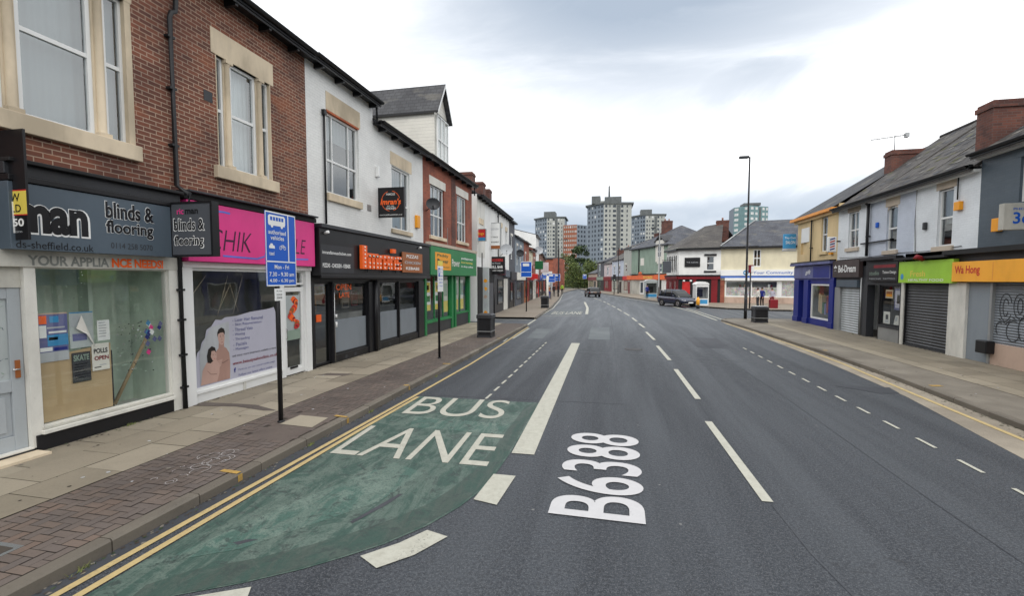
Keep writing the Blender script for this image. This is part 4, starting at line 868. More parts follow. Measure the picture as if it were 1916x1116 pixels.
stroke_ = lambda P, w, mt, d: [m.poly(FL, [(a[0], d, a[1]-w), (b[0], d, b[1]-w), (b[0], d, b[1]+w), (a[0], d, a[1]+w)], mt) for a, b in zip(P, P[1:])]
m.poly(FL, [(7.46, DD+.003, .44), (7.84, DD+.003, .44), (7.90, DD+.003, .60), (7.92, DD+.003, .78), (7.84, DD+.003, .90), (7.72, DD+.003, .93), (7.60, DD+.003, .86), (7.51, DD+.003, .72)], 'sk2')
m.poly(FL, [(7.63, DD+.0031, .86), (7.62, DD+.0031, 1.0), (7.66, DD+.0031, 1.13), (7.74, DD+.0031, 1.18), (7.82, DD+.0031, 1.14), (7.84, DD+.0031, 1.04), (7.80, DD+.0031, .9), (7.7, DD+.0031, .84)], 'hair')
m.poly(FL, [(7.73, DD+.004, 1.08), (7.80, DD+.004, 1.08), (7.85, DD+.004, 1.02), (7.85, DD+.004, .93), (7.81, DD+.004, .88), (7.75, DD+.004, .89), (7.71, DD+.004, .97)], 'sk2')
for ex in (7.765, 7.82): ell(ex, 1.0, .011, .005, 'hair', DD+.0045, 8)
ell(7.795, .92, .017, .006, 'red', DD+.0045, 8); stroke_([(7.86, .86), (8.0, .80), (8.14, .84)], .006, 'hair2', DD+.0046); stroke_([(7.62, .7), (7.7, .62), (7.84, .6)], .005, 'hair2', DD+.0046)
for k in range(5): m.poly(FL, [(7.86+.012*k, DD+.005, .84-.028*k), (7.99-.01*k, DD+.005, .86-.028*k), (7.99-.01*k, DD+.005, .882-.028*k), (7.86+.012*k, DD+.005, .862-.028*k)], 'sk2')
m.build('couple_photo', r, recalc=False)
m = MB()
for i, s_ in enumerate(['Laser Hair Removal', 'Skin Rejuvenation', 'Thread Vein', 'Waxing', 'Threading', 'Facials', 'Massages']): m.text(FL, '- '+s_, 8.28, 8.28+.045*len(s_)+.06, 1.62-i*.105, 1.69-i*.105, DD, 'lilac')
m.text(FL, 'and many more treatments available in store', 8.25, 9.55, .86, .92, DD, 'char'); m.text(FL, 'www.beautysalonclinic.co.uk', 8.25, 9.6, .68, .77, DD, 'darkred', .01)
m.text(FL, 'Find us on our social media page', 8.4, 9.5, .55, .6, DD, 'lilac'); m.text(FL, 'Follow our latest offers online', 8.4, 9.4, .44, .49, DD, 'lilac'); m.text(FL, 'f', 8.28, 8.33, .54, .64, DD, 'navy', .05); m.build('lettering', r, recalc=False)
m = MB(); m.box(FL, 9.97, 10.48, -.054, -.05, 1.0, 2.12, 'pale'); m.poly(FL, [(9.97, -.048, 1.0), (10.48, -.048, 1.0), (10.48, -.048, 1.26), (9.97, -.048, 1.24)], 'teal_wall'); rp = random.Random(5)
for k in range(34):
    t_ = k/33; c0 = 10.23+.13*math.sin(t_*9); c1 = 2.02-t_*.72; r_0 = .07+.03*math.sin(t_*23)
    m.poly(FL, [(c0+r_0*rp.uniform(.7, 1.3)*math.cos(a*.785), -.046+.0004*k, c1+r_0*rp.uniform(.6, 1.2)*math.sin(a*.785)) for a in range(8)], rp.choice(['orange', 'red', 'orange', 'darkred', 'brown_sign']))
tag(m.build('poster', recalc=False), 'red and orange swirling creature print on the glazed door of the pink shop', 'poster')
m = MB()
for P in ([(7.35, 1.9), (7.95, 2.6)], [(8.2, 1.8), (8.55, 2.4), (8.75, 1.8)], [(8.6, 1.75), (8.95, 2.7)], [(8.2, 1.75), (8.5, 2.6)]):
    for a, b in zip(P, P[1:]): m.ftube(FL, [(a[0], -.3, a[1]), (b[0], -.3, b[1])], .005, 'stone', 4)
m.build('hanging_wires', B)
part('display_step', B, FL, (7.4, 9.6, -1.2, -.4, .1, .5, 'room'))

# ---- 3: white painted brick house with orange lettering shop
Cc = thing('white_shop_house', 'tall white painted house with an orange strip over its window, beside the brick house', 'building', (-7.8, 12.5, 0), 'terraced shops on the left side')
hw = (11.72, 13.40, 4.93, 7.18)
shell(Cc, FL, 10.85, 14.3, 3.95, 8.35, [hw], 'brick_white', 8)
w = window(Cc, FL, *hw, cols=(.22, .72), rows=(.42,), lintel=(11.72, 13.5, 7.22, 7.72, 'stone'), sill=(11.68, 13.45, 4.72, 4.93, 'stone'), back='curtain', backz=.3, fw=.07)
part('orange_trim', w, FL, (11.72, 13.42, -.1, .014, 7.17, 7.215, 'eaves_rust'))
m = MB(); m.ftube(FL, [(11.56, .05, 4.05), (11.56, .05, 7.1)], .03, 'post', 8); m.box(FL, 11.51, 11.61, 0.003, .1, 7.0, 7.14, 'post'); m.build('cable_pipe', Cc)
roof(Cc, FL, 10.85, 14.3, 8.33, 10.9, 'slate'); gutter(Cc, FL, 10.85, 14.32, 8.33); downpipe(Cc, FL, 14.22, 7.7, 8.33, d=.2)
# ---- 4: lower white house
D_ = thing('white_shop_house', 'lower white painted brick house behind the round-logo black projecting sign', 'building', (-7.8, 16, 0), 'terraced shops on the left side')
hw = (15.6, 17.1, 4.35, 6.62); shell(D_, FL, 14.3, 18.4, 3.95, 7.8, [hw], 'brick_white', 8)
window(D_, FL, *hw, cols=(.62,), rows=(.42,), lintel=(15.5, 17.3, 6.64, 7.1, 'stone'), sill=(15.5, 17.2, 4.2, 4.35, 'stone'), back='curtain', fw=.07)
roof(D_, FL, 14.3, 18.4, 7.75, 10.3, 'slate'); gutter(D_, FL, 14.3, 18.4, 7.75)
m = MB(); m.box(FL, 17.55, 17.85, .003, .12, 4.6, 5.1, 'orange_sq'); m.build('board', None, .01) if False else tag(m.build('alarm_box', None, .015), 'orange alarm box on the lower white house beside its window', 'alarm box')
m = MB(); m.box(FL, 14.42, 14.52, .003, .12, 5.95, 6.3, 'white_flat'); m.box(FL, 14.52, 14.56, .02, .1, 5.95, 6.25, 'navy'); tag(m.build('alarm_box', None, .01), 'small white and navy box high on the white wall by the house joint', 'alarm box')
m = MB(); m.box(FL, 13.85, 14.1, .003, .012, 4.75, 4.95, 'steel'); m.build('vent', Cc)
# shared black shopfront under houses 3 and 4 belongs to the lettering shop
S3 = thing('black_shopfront', 'glossy black takeaway shopfront with grey film on its windows under the two white houses', 'shopfront', (-7.8, 14.5, 0))
part('fascia', S3, FL, (10.87, 18.35, .003, .3, 2.62, 3.88, 'black'), (10.87, 18.35, .003, .38, 3.88, 3.98, 'char'), (10.87, 18.35, .303, .33, 2.55, 2.64, 'black'), bevel=.01)
part('header', S3, FL, (10.87, 18.38, -.2, .0, 2.45, 3.95, 'black'))
for a, b in ((10.87, 11.0), (11.82, 11.9), (13.78, 14.5), (16.0, 16.08), (17.75, 18.3)): part('pillar', S3, FL, (a, b, -.2, .03 if b-a < .3 else .06, .1, 2.45, 'black'), bevel=.008)
m = MB(); m.ftube(FL, [(14.14, .09, .14), (14.14, .09, 2.5)], .075, 'black', 12); m.build('column', S3)
part('stall_riser', S3, FL, (11.9, 13.78, -.2, .02, .1, .34, 'black'), (14.5, 17.75, -.2, .02, .1, .36, 'black'), bevel=.006)
m = MB()
for u in (12.4, 12.9, 15.2, 16.9): m.box(FL, u, u+.12, .0205, .024, .16, .26, 'char')
m.build('riser_grille', S3)
glazed(S3, FL, 11.0, 11.82, .14, 2.45, -.06, 'black', .06, name='door', gm='glass_dark')
glazed(S3, FL, 11.9, 13.78, .34, 2.45, -.02, 'black', .05, low=('frost', 1.35)); glazed(S3, FL, 14.5, 16.0, .36, 2.45, -.02, 'black', .05, low=('frost', 1.4)); glazed(S3, FL, 16.08, 17.75, .36, 2.45, -.02, 'black', .05, low=('frost', 1.38))
room(S3, FL, 10.95, 18.2, .1, 2.5, 3.2, 'room', 'room', d=-.22)
m = MB(); m.box(FL, 12.0, 13.6, -2.6, -1.9, .12, 1.15, 'steel'); m.box(FL, 14.8, 17.3, -2.8, -1.8, .12, 1.3, 'room_light'); m.box(FL, 12.2, 13.4, -3.3, -3.2, 1.6, 2.2, 'sign_glow'); m.box(FL, 14.9, 17.0, -3.3, -3.2, 1.7, 2.25, 'orange_sq'); m.build('counter', S3)
for i_, (u, z0, z1, mt) in enumerate(((12.25, 1.45, 2.3, 'sign_glow'), (12.9, 1.5, 2.1, 'orange_sq'), (14.8, 1.5, 2.2, 'sign_glow'), (15.4, 1.55, 2.1, 'darkred'), (16.4, 1.5, 2.3, 'sign_glow'), (17.0, 1.5, 2.0, 'orange_sq'))):
    m_ = MB(); m_.box(FL, u, u+.42, -1.6, -1.56, z0, z1, mt); m_.box(FL, u+.04, u+.38, -1.555, -1.55, z0+.05, z0+.2, 'char'); m_.build('menu_panel', S3)
m = MB(); m.text(FL, 'OPEN', 12.1, 12.9, 2.2, 2.38, -.045, 'orange', .01); m.text(FL, 'LATE', 12.25, 12.8, 1.98, 2.13, -.045, 'orange', .01); m.box(FL, 11.2, 11.42, -.09, -.075, 1.35, 1.55, 'orange'); m.build('window_lettering', S3)
m = MB(); m.ftube(FL, [(11.92, .06, 1.15), (11.92, .06, 1.3)], .03, 'white_flat', 8); m.ftube(FL, [(11.92, .06, 1.42), (11.92, .06, 1.52)], .03, 'white_flat', 8); m.ftube(FL, [(11.86, .05, .12), (11.86, .05, 2.4)], .012, 'chrome', 6); m.build('door_pull', S3)
def letters3d(x, F, d):
    """block channel letters with rows of bulbs: I m r a n ' s"""
    m = x; c = 'orange'; t = .1
    def bx_(a, b, z0, z1): m.box(F, a, b, d, d+t, z0, z1, c)
    bx_(12.76, 13.04, 2.84, 3.55)
    for a in (13.10, 13.34, 13.58): bx_(a, a+.16, 2.84, 3.28)
    bx_(13.04, 13.74, 3.2, 3.33); bx_(13.78, 13.94, 2.84, 3.3); bx_(13.94, 14.06, 3.18, 3.3)
    bx_(14.08, 14.46, 2.84, 2.96); bx_(14.08, 14.2, 2.96, 3.2); bx_(14.34, 14.5, 2.84, 3.32); bx_(14.12, 14.34, 3.2, 3.32); bx_(14.2, 14.34, 3.02, 3.12)
    bx_(14.54, 14.7, 2.84, 3.3); bx_(14.7, 14.88, 3.18, 3.3); bx_(14.84, 14.98, 2.84, 3.22); bx_(14.72, 14.98, 3.42, 3.56)
    bx_(15.04, 15.4, 2.84, 2.95); bx_(15.28, 15.4, 2.95, 3.1); bx_(15.04, 15.4, 3.03, 3.13); bx_(15.04, 15.16, 3.13, 3.25); bx_(15.04, 15.4, 3.22, 3.32)
r = thing('letter_sign', 'orange block letters with white bulbs on the black takeaway fascia', 'sign', (-7.5, 14, 2.84))
m = MB(); letters3d(m, FL, .34); m.build('letters', r, .004)
m = MB()
for u in [12.9]+[13.18, 13.42, 13.66, 13.86, 14.14, 14.42, 14.62, 14.91, 15.1, 15.34]:
    for z in ([2.92, 3.04, 3.16, 3.28, 3.4, 3.5] if u == 12.9 else [2.9, 3.03, 3.25]): m.ftube(FL, [(u, .44, z), (u, .46, z)], .028, 'bulb', 6)
m.build('bulbs', r)
m = MB()
for u in (13.2, 14.1, 15.1): m.ftube(FL, [(u, .34, 2.74), (u, .34, 2.84)], .015, 'post', 6)
m.build('mounting', r)
m = MB(); m.text(FL, 'imransfamouschicken.com', 10.98, 12.35, 3.2, 3.29, .306, 'white_flat', .012); m.text(FL, 'PIZZAS - CHICKEN - KEBABS', 10.98, 12.3, 2.84, 2.95, .306, 'white_flat', .02)
m.poly(FL, [(10.9, .304, 2.7), (12.5, .304, 2.7), (12.5, .304, 3.45), (10.9, .304, 3.45)], 'char'); m.build('lettering', S3, recalc=False)
sign('shop_sign', 'small orange-brown panel with white text at the right end of the black fascia', FL, 15.62, 17.42, 2.78, 3.52, .34, .03, 'brown_sign', [('PIZZAS', 15.95, 17.0, 3.32, 3.44, 'white_flat', .02), ('CHICKEN', 15.8, 17.2, 3.1, 3.2, 'grey_txt', .02), ('KEBABS', 15.9, 17.1, 2.88, 2.99, 'white_flat', .02)])
m = MB()
for u in (11.1, 17.2): m.ftube(FL, [(u, .3, 3.75), (u, .42, 3.78)], .04, 'white_flat', 8)
m.build('spotlights', S3)
def e5(x, F, d):
    cx_, cz = -7.345, 5.16; R0 = .34
    for k in range(40):
        if k in (9, 10, 11, 29, 30, 31): continue
        a, b = k*math.pi/20, (k+1)*math.pi/20; x.poly(F, [(cx_+R0*math.cos(a), d, cz+R0*math.sin(a)), (cx_+R0*math.cos(b), d, cz+R0*math.sin(b)), (cx_+(R0-.015)*math.cos(b), d, cz+(R0-.015)*math.sin(b)), (cx_+(R0-.015)*math.cos(a), d, cz+(R0-.015)*math.sin(a))], 'orange')
    x.poly(F, [(-7.73, d+.001, 5.03), (-6.95, d+.001, 5.06), (-6.95, d+.001, 5.24), (-7.73, d+.001, 5.20)], 'black')
    x.text(F, "Imran's", -7.72, -6.97, 5.04, 5.24, d+.002, 'orange', .03, .2); x.text(F, 'FAMOUS', -7.5, -7.19, 5.35, 5.42, d+.002, 'white_flat', .01); x.text(F, 'CHICKEN', -7.52, -7.17, 4.88, 4.95, d+.002, 'white_flat', .01)
    x.text(F, 'EST 1995', -7.47, -7.22, 4.97, 5.01, d+.002, 'white_flat'); x.text(F, 'www.imransfamouschicken.co.uk', -7.76, -6.93, 4.68, 4.73, d, 'white_flat')
projecting('projecting_sign', "square black hanging sign with a red ring logo and orange script", 14.6, -7.86+.04, -6.88, 4.63, 5.6, .1, 'black', e5)

# ---- 5: red brick house with dormer and green betting shop
E_ = thing('red_brick_house', 'orange-red brick house with white lintels and a big roof dormer above the green shop', 'building', (-7.8, 22, 0), 'terraced shops on the left side')
H = [(19.2, 20.9, 4.45, 6.68), (22.75, 24.3, 4.5, 6.85)]
shell(E_, FL, 18.4, 25.3, 3.95, 7.85, H, 'brick_orange', 8)
window(E_, FL, *H[0], cols=(.36, .68), rows=(.42,), lintel=(19.1, 21.1, 6.68, 7.05, 'stone_w'), sill=(19.05, 21.05, 4.3, 4.45, 'stone'), back='curtain', backz=.5)
window(E_, FL, *H[1], cols=(.36, .68), rows=(.42,), lintel=(22.6, 24.65, 6.86, 7.25, 'stone_w'), sill=(22.6, 24.5, 4.35, 4.5, 'stone'), back='curtain', backz=.9)
rf = roof(E_, FL, 18.4, 25.3, 7.78, 10.4, 'slate'); gutter(E_, FL, 18.4, 25.36, 7.78); downpipe(E_, FL, 25.2, 7.2, 7.78, d=.2)
part('brick_pier', E_, FL, (21.9, 22.5, .0, .012, 3.95, 7.6, 'brick_chim'))
dm = part('dormer', E_, FL, (20.25, 21.95, -4, -.2, 7.9, 10.2, 'cladding'))
m = MB(); m.prism(Fr((-8.0, 20.1), (-1, 0)), [(0, 0)], 0, 1, 'slate') if False else None
m = MB()   # dormer roof and gable
yc = 21.1; zt = 11.55; zb = 10.15
m.poly(FL, [(20.25, -.2, zb), (21.95, -.2, zb), (yc, -.2, zt-.12)], 'cladding')
for s_, y_ in ((1, 20.12), (-1, 22.08)):
    m.poly(FL, [(y_, .05, zb-.12), (yc, .05, zt), (yc, -4.2, zt), (y_, -4.2, zb-.12)], 'slate'); m.poly(FL, [(y_, .05, zb-.02), (yc, .05, zt+.1), (yc, -4.2, zt+.1), (y_, -4.2, zb-.02)], 'slate')
    m.poly(FL, [(y_, .052, zb-.22), (yc, .052, zt-.1), (yc, .052, zt+.1), (y_, .052, zb-.02)], 'upvc'); m.poly(FL, [(y_, .05, zb-.12), (y_, -4.2, zb-.12), (y_, -4.2, zb-.02), (y_, .05, zb-.02)], 'black')
m.build('dormer_roof', E_)
window(E_, Fr((-8.0, 0), (0, 1)), 20.4, 21.85, 8.1, 10.05, cols=(.34, .67), rows=(.45,), rev=-.05, back=None, bar=.05)
chimney(E_, FL, 24.9, 25.35, -5, -3.4, 9.6, 11.3)
S4 = thing('green_shopfront', 'bright green betting shop front with yellow posters below the red brick house', 'shopfront', (-7.8, 21.5, 0))
part('header', S4, FL, (18.4, 25.2, -.2, .1, 2.72, 4.02, 'green_d')); part('cornice', S4, FL, (18.38, 25.3, .11, .3, 3.98, 4.12, 'stone_p'))
for a, b in ((18.42, 18.62), (21.75, 22.0), (22.25, 22.45), (24.55, 24.8)): part('pilaster', S4, FL, (a, b, -.2, .05, .1, 2.72, 'green'), bevel=.008)
part('stall_riser', S4, FL, (18.62, 21.75, -.2, 0, .1, .62, 'char'), (22.45, 24.55, -.2, 0, .1, .75, 'char')); part('window_sill', S4, FL, (18.6, 21.77, -.1, .06, .62, .7, 'green'), (22.43, 24.56, -.1, .04, .75, .8, 'green'))
glazed(S4, FL, 18.62, 21.75, .7, 2.72, -.03, 'green', .05, bars=(19.7, 20.8)); glazed(S4, FL, 22.45, 24.55, .8, 2.72, -.03, 'green', .05, bars=(23.3,)); glazed(S4, FL, 22.0, 22.25, .12, 2.72, -.1, 'green', .03, name='door')
room(S4, FL, 18.45, 24.8, .1, 2.75, 2.5, 'room_green', 'room', d=-.22)
for u in (18.8, 19.95): poster('white and yellow betting poster, %s in the green shop window' % ('nearest' if u < 19 else 'second from the left'), FL, u, u+.62, 1.15, 2.45, -.12, 'white_flat', [(0, 1, 0, .2, 'yellow'), (.1, .9, .3, .5, 'green'), (.1, .9, .62, .95, 'yellow'), (.3, .7, .7, .86, 'navy')])
for u in (21.05, 22.6, 23.5): poster({21.05: 'tall cream and green poster right of the two yellow betting posters', 22.6: 'tall cream and green poster beside the green shop door', 23.5: 'tall cream and green poster at the far end of the green shop'}[u], FL, u, u+.6, .95, 2.5, -.13, 'white', [(.0, 1, .0, .35, 'yellow'), (.1, .9, .5, .9, 'teal_wall')])
def e6(x, F, d):
    x.poly(F, [(18.95, d, 2.95), (20.95, d, 2.95), (20.95, d, 3.72), (18.95, d, 3.72)], 'orange_sq')
    x.text(F, 'Paddy', 19.2, 20.6, 3.5, 3.66, d+.003, 'green_d', .02); x.text(F, 'Power', 19.2, 20.6, 3.25, 3.44, d+.003, 'green_d', .02); x.text(F, 'www.bet.com', 19.15, 20.7, 3.05, 3.13, d+.003, 'green_d')
    x.text(F, 'Power', 21.1, 22.25, 3.15, 3.5, d, 'white', .02); x.text(F, 'paddypower', 22.5, 24.5, 3.52, 3.66, d, 'white_flat', .02); x.text(F, 'live betting', 22.5, 24.4, 3.33, 3.44, d, 'yellow', .02); x.text(F, 'in shop online', 22.5, 24.5, 3.12, 3.24, d, 'white_flat', .02)
sign('shop_sign', 'bright green fascia board with an orange square logo above the green shop', FL, 18.45, 25.15, 2.72, 3.95, .12, .18, 'green', extra=e6)
def dish(label, c, nrm, r, mat='steel', arm=.35, wall=None, group='satellite dishes on the walls'):
    n = Vector(nrm).normalized(); a = n.cross(Vector((0, 0, 1))).normalized(); b = a.cross(n); c = Vector(c); T = thing('satellite_dish', label, 'satellite dish', tuple(c), group)
    m = MB(); R_ = []
    for i in range(6):
        q = i/5*r if i else .01; R_.append([c+n*(q*q/r*.32)+a*q*math.cos(k*math.pi/10)+b*q*.92*math.sin(k*math.pi/10) for k in range(20)])
    m.rings(R_, mat, cap=False); m.build('reflector', T)
    m = MB(); f = c+n*r*.75-Vector((0, 0, r*.35)); m.tube([c-Vector((0, 0, r*.9))+n*.1, f], .015, mat, 6); m.tube([f, f-n*.12], .04, 'char', 8); m.build('receiver_arm', T)
    m = MB(); w_ = Vector(wall) if wall else c-n*arm; m.tube([c-n*.02, w_], .022, mat, 6); m.build('bracket', T)
    return T
dish('grey mesh satellite dish on the red brick wall between its two windows', (-7.4, 18.5, 5.65), (.45, -.85, .2), .29, 'char', wall=(-7.79, 18.75, 5.45))
m = MB(); m.box(FL, 21.3, 21.32, .0, .02, 4.2, 5.0, 'steel'); m.build('wall_cable', E_)

# ================================================================ RIGHT TERRACE  (u = -Y)
def rwin(parent, y0, y1, z0, z1, lintel_top, mat='stone_p', cols=(), rows=(.5,), lw=.12, back='curtain', backz=.6, arch=False):
    w = window(parent, FRt, -y1, -y0, z0, z1, cols, rows, lintel=(-y1-lw, -y0+lw, z1, lintel_top, mat), sill=(-y1-lw, -y0+lw, z0-.16, z0, mat), back=back, backz=backz)
    if arch:
        m = MB(); c = -(y0+y1)/2; hw = (y1-y0)/2
        pts = [(c-hw, -.02, z1)]+[(c+hw*math.cos(math.pi-k*math.pi/8), -.02, z1-.22+.22*math.sin(math.pi-k*math.pi/8)) for k in range(9)]+[(c+hw, -.02, z1)]
        m.poly(FRt, [(c-hw, -.02, z1), (c-hw, -.02, z1-.22)]+pts[2:-2]+[(c+hw, -.02, z1-.22), (c+hw, -.02, z1)], mat); m.build('arch', w)
    return w
def rhouse(label, y0, y1, ze, zr, mat, holes, rmat='slate2', soffit='gutter', zlow=3.1):
    T = thing('terraced_shop_house', label, 'building', (10.5, (y0+y1)/2, 0), 'terraced shops on the right side')
    shell(T, FRt, -y1, -y0, zlow, ze+.02, [(-b, -a, c, e) for a, b, c, e in holes], mat, 8)
    return T
def rroof(T, y0, y1, ze, zr, rmat, soffit='gutter'):
    rf = roof(T, FRt, -y1, -y0, ze, zr, rmat, 8); m = MB(); rr = random.Random(int(y0*10)); k_ = (zr-ze)/4.; th = math.atan(k_)
    for i in range(int((y1-y0)*26)):
        u = -rr.uniform(y0+.1, y1-.3); q = rr.uniform(.3, 4.4); d0 = .3-q; w_ = .28; h_ = .17; z0 = ze-k_*.3+k_*q+.1
        mt = rr.choice(['slate2', 'slate', 'moss', 'slate_pale', 'slate3'])
        m.poly(FRt, [(u, d0, z0+.015), (u-w_, d0, z0+.015), (u-w_, d0-h_, z0+k_*h_+.006), (u, d0-h_, z0+k_*h_+.006)], mt)
    m.build('loose_slates', rf, recalc=False)
    gutter(T, FRt, -y1, -y0, ze, soffit=soffit, step=99); return rf
# grey-blue house at the frame edge
T = rhouse('dark slate-blue painted house at the right frame edge above the orange shop sign', 4, 16.4, 6.15, 8.8, 'brick_slate', [(14.0, 15.05, 4.55, 5.75), (9.5, 11, 4.3, 5.75)])
rwin(T, 14.0, 15.05, 4.55, 5.75, 5.9, 'brick_slate'); rwin(T, 9.5, 11, 4.3, 5.75, 5.9, 'brick_slate')
r_ = rroof(T, 4, 16.4, 6.2, 8.85, 'slate2'); chimney(T, FRt, -17.05, -16.42, -2.6, -.22, 5.9, 7.72, 0); part('fascia_board', T, FRt, (-16.4, -4, .012, .2, 6.0, 6.08, 'upvc'))
# white house
T = rhouse('ice-white painted house with an orange alarm box, over the black roller shutter', 16.4, 19.4, 5.95, 8.5, 'brick_ice', [(17.5, 18.2, 3.6, 5.45)])
rwin(T, 17.5, 18.2, 3.6, 5.45, 5.72); rroof(T, 16.4, 19.4, 5.9, 8.7, 'slate2'); part('fascia_board', T, FRt, (-19.4, -16.4, .012, .2, 5.68, 5.76, 'upvc')); downpipe(T, FRt, -17.25, 5.0, 5.9, d=.05, r=.02)
# pale blue house with arched window
T = rhouse('pale blue painted house with a narrow arched window, above the dark tattoo-style shop', 19.4, 22.4, 5.95, 8.45, 'brick_blue', [(20.45, 21.15, 3.65, 5.35)])
rwin(T, 20.45, 21.15, 3.65, 5.35, 5.8, arch=True); rroof(T, 19.4, 22.4, 5.9, 8.8, 'slate2'); part('fascia_board', T, FRt, (-22.4, -19.4, .012, .2, 5.68, 5.76, 'upvc')); downpipe(T, FRt, -22.35, 3.5, 5.9, r=.06, d=.1)
m = MB(); m.ftube(FRt, [(-22.3, .1, 5.65), (-22.3, .25, 5.8)], .1, 'gutter', 8); m.build('hopper', T)
# white-blue narrow house with barber pole
T = rhouse('pale ice-blue painted house next to the cream corner house, above the light grey shutter', 22.4, 25.2, 5.95, 8.4, 'brick_ice', [(23.3, 24.2, 3.95, 5.55)])
rwin(T, 23.3, 24.2, 3.95, 5.55, 5.85, cols=(.5,)); rroof(T, 22.4, 25.2, 5.9, 8.9, 'slate2'); chimney(T, FRt, -25.5, -24.9, -3.3, -1.95, 6.9, 8.47, 0)
# cream corner house
T = rhouse('cream rendered corner house with a bright orange eaves board above the navy blue shop', 25.2, 30.2, 6.15, 8.4, 'cream', [(26.35, 27.05, 3.95, 5.7), (28.9, 29.7, 3.95, 5.4)])
rwin(T, 26.35, 27.05, 3.95, 5.7, 5.95, 'cream'); part('blank_window', T, FRt, (-29.7, -28.9, -.13, -.1, 3.95, 5.4, 'cream'))
rf = MB(); zo = 5.98; zr = 8.85
rf.poly(FRt, [(-30.5, .3, zo), (-25.2, .3, zo), (-25.2, -4, zr), (-28.4, -4, zr)], 'slate'); rf.poly(FRt, [(-30.5, .3, zo), (-28.4, -4, zr), (-30.5, -8.3, zo)], 'slate'); rf.poly(FRt, [(-30.5, -8.3, zo), (-28.4, -4, zr), (-25.2, -4, zr), (-25.2, -8.3, zo)], 'slate')
rf.poly(FRt, [(-30.5, .3, zo-.06), (-25.2, .3, zo-.06), (-25.2, -8.3, zo-.06), (-30.5, -8.3, zo-.06)], 'slate'); rf.build('roof', T)

part('eaves_board', T, FRt, (-30.52, -25.2, .0, .34, 5.86, 6.0, 'eaves_orange'), (-30.56, -30.5, -8, .34, 5.86, 6.0, 'eaves_orange'), (-30.4, -25.2, 0, .15, 5.72, 5.86, 'cream')); downpipe(T, FRt, -28.1, 3.4, 5.86)
part('plaque', T, FRt, (-29.6, -28.5, .002, .03, 4.6, 5.4, 'white_flat')) 
for lab_, P_ in (('black cable looping along the pale houses under the windows', [(10.47, 17.0, 3.55), (10.45, 18.6, 3.48), (10.47, 20.3, 3.52), (10.45, 22.2, 3.46), (10.47, 24.9, 3.55)]), ('thin cable dropping from the gutter of the ice-white house', [(10.47, 19.3, 5.8), (10.46, 19.32, 4.6), (10.47, 19.25, 3.5)])):
    m_ = MB(); m_.tube(P_, .012, 'post', 5); tag(m_.build('wall_cable'), lab_, 'cable')
# ---- shopfronts at street level on the right
def shopfront(name, label, y0, y1, mat, F=FRt, depth=.0, ztop=3.2, cat='shopfront'):
    T = thing(name, label, cat, (10.5, (y0+y1)/2, 0)); return T
R = shopfront('grey_shopfront', 'grey shopfront with a graffiti covered roller shutter at the right frame edge', 4, 17.3, 'plain_shutter')
part('header', R, FRt, (-17.35, -4, -.2, .05, 2.42, 3.45, 'char'), (-17.4, -4, .05, .3, 3.28, 3.42, 'black_matt')); part('pilaster', R, FRt, (-17.35, -16.6, -.2, .10, .1, 2.42, 'white'), bevel=.01)
part('door_panel', R, FRt, (-16.6, -15.7, -.2, .02, .1, 2.42, 'plain_grey'), (-15.74, -15.66, -.2, .06, .1, 2.42, 'steel'))
sh = MB(); sh.box(FRt, -15.66, -11.5, -.2, -.02, .72, 2.42, 'plain_shutter'); sh = sh.build('roller_shutter', R); part('stall_riser', R, FRt, (-15.66, -4, -.2, .03, .1, .72, 'peach')); part('roller_shutter', R, FRt, (-11.4, -4, -.2, -.02, .72, 2.42, 'plain_shutter')); part('pilaster', R, FRt, (-11.5, -11.4, -.2, .05, .72, 2.42, 'char'))
m = MB(); m.box(FRt, -15.9, -15.5, .03, .25, .42, .78, 'black'); tag(m.build('bin_box', None, .02), 'small black box fixed low on the wall at the foot of the graffiti shutter', 'box')
def stroke(m, F, pts, w, d, mat):
    for a, b in zip(pts, pts[1:]):
        t = Vector((b[0]-a[0], b[1]-a[1])); t = t.normalized() if t.length else Vector((1, 0)); n = Vector((-t.y, t.x))*w/2; e = t*w*.3
        m.poly(F, [(a[0]-n.x-e.x, d, a[1]-n.y-e.y), (b[0]-n.x+e.x, d, b[1]-n.y+e.y), (b[0]+n.x+e.x, d, b[1]+n.y+e.y), (a[0]+n.x-e.x, d, a[1]+n.y-e.y)], mat)
m = MB(); arc = lambda cx_, cz, rx, rz, a0, a1, n=16: [(cx_+rx*math.cos(math.radians(a0+(a1-a0)*k/n)), cz+rz*math.sin(math.radians(a0+(a1-a0)*k/n))) for k in range(n+1)]
for P in (arc(-15.28, 1.75, .2, .38, 20, 330), arc(-15.28, 1.75, .09, .24, 20, 330), arc(-14.82, 1.8, .2, .33, -60, 270), arc(-14.82, 1.8, .08, .2, 0, 360), arc(-15.0, 1.12, .22, .28, 60, 350), arc(-14.7, 1.2, .14, .3, 90, 300), arc(-14.35, 1.6, .2, .5, 90, 300), arc(-14.35, 1.6, .09, .3, 90, 300), arc(-15.45, 1.15, .12, .18, 60, 240), [(-15.05, 1.5), (-14.9, 1.42), (-14.6, 1.5)], [(-15.5, 1.42), (-15.25, 1.3), (-15.1, 1.42)]):
    stroke(m, FRt, P, .024, -.012, 'char')
m.build('graffiti', sh, recalc=False)
sign('shop_sign', 'marigold orange fascia board with a red name, at the right frame edge', FRt, -16.98, -4, 2.45, 3.05, .06, .2, 'amber', [('Wa Hong', -16.85, -15.85, 2.62, 2.93, 'red', .02, 0)], extra=lambda x, F, d: [x.poly(F, [(u, d, 2.5), (u+.03, d, 2.5), (u+.03, d, 3.0), (u, d, 3.0)], 'eaves_orange') for u in (-15.4, -14.2, -13.0)])
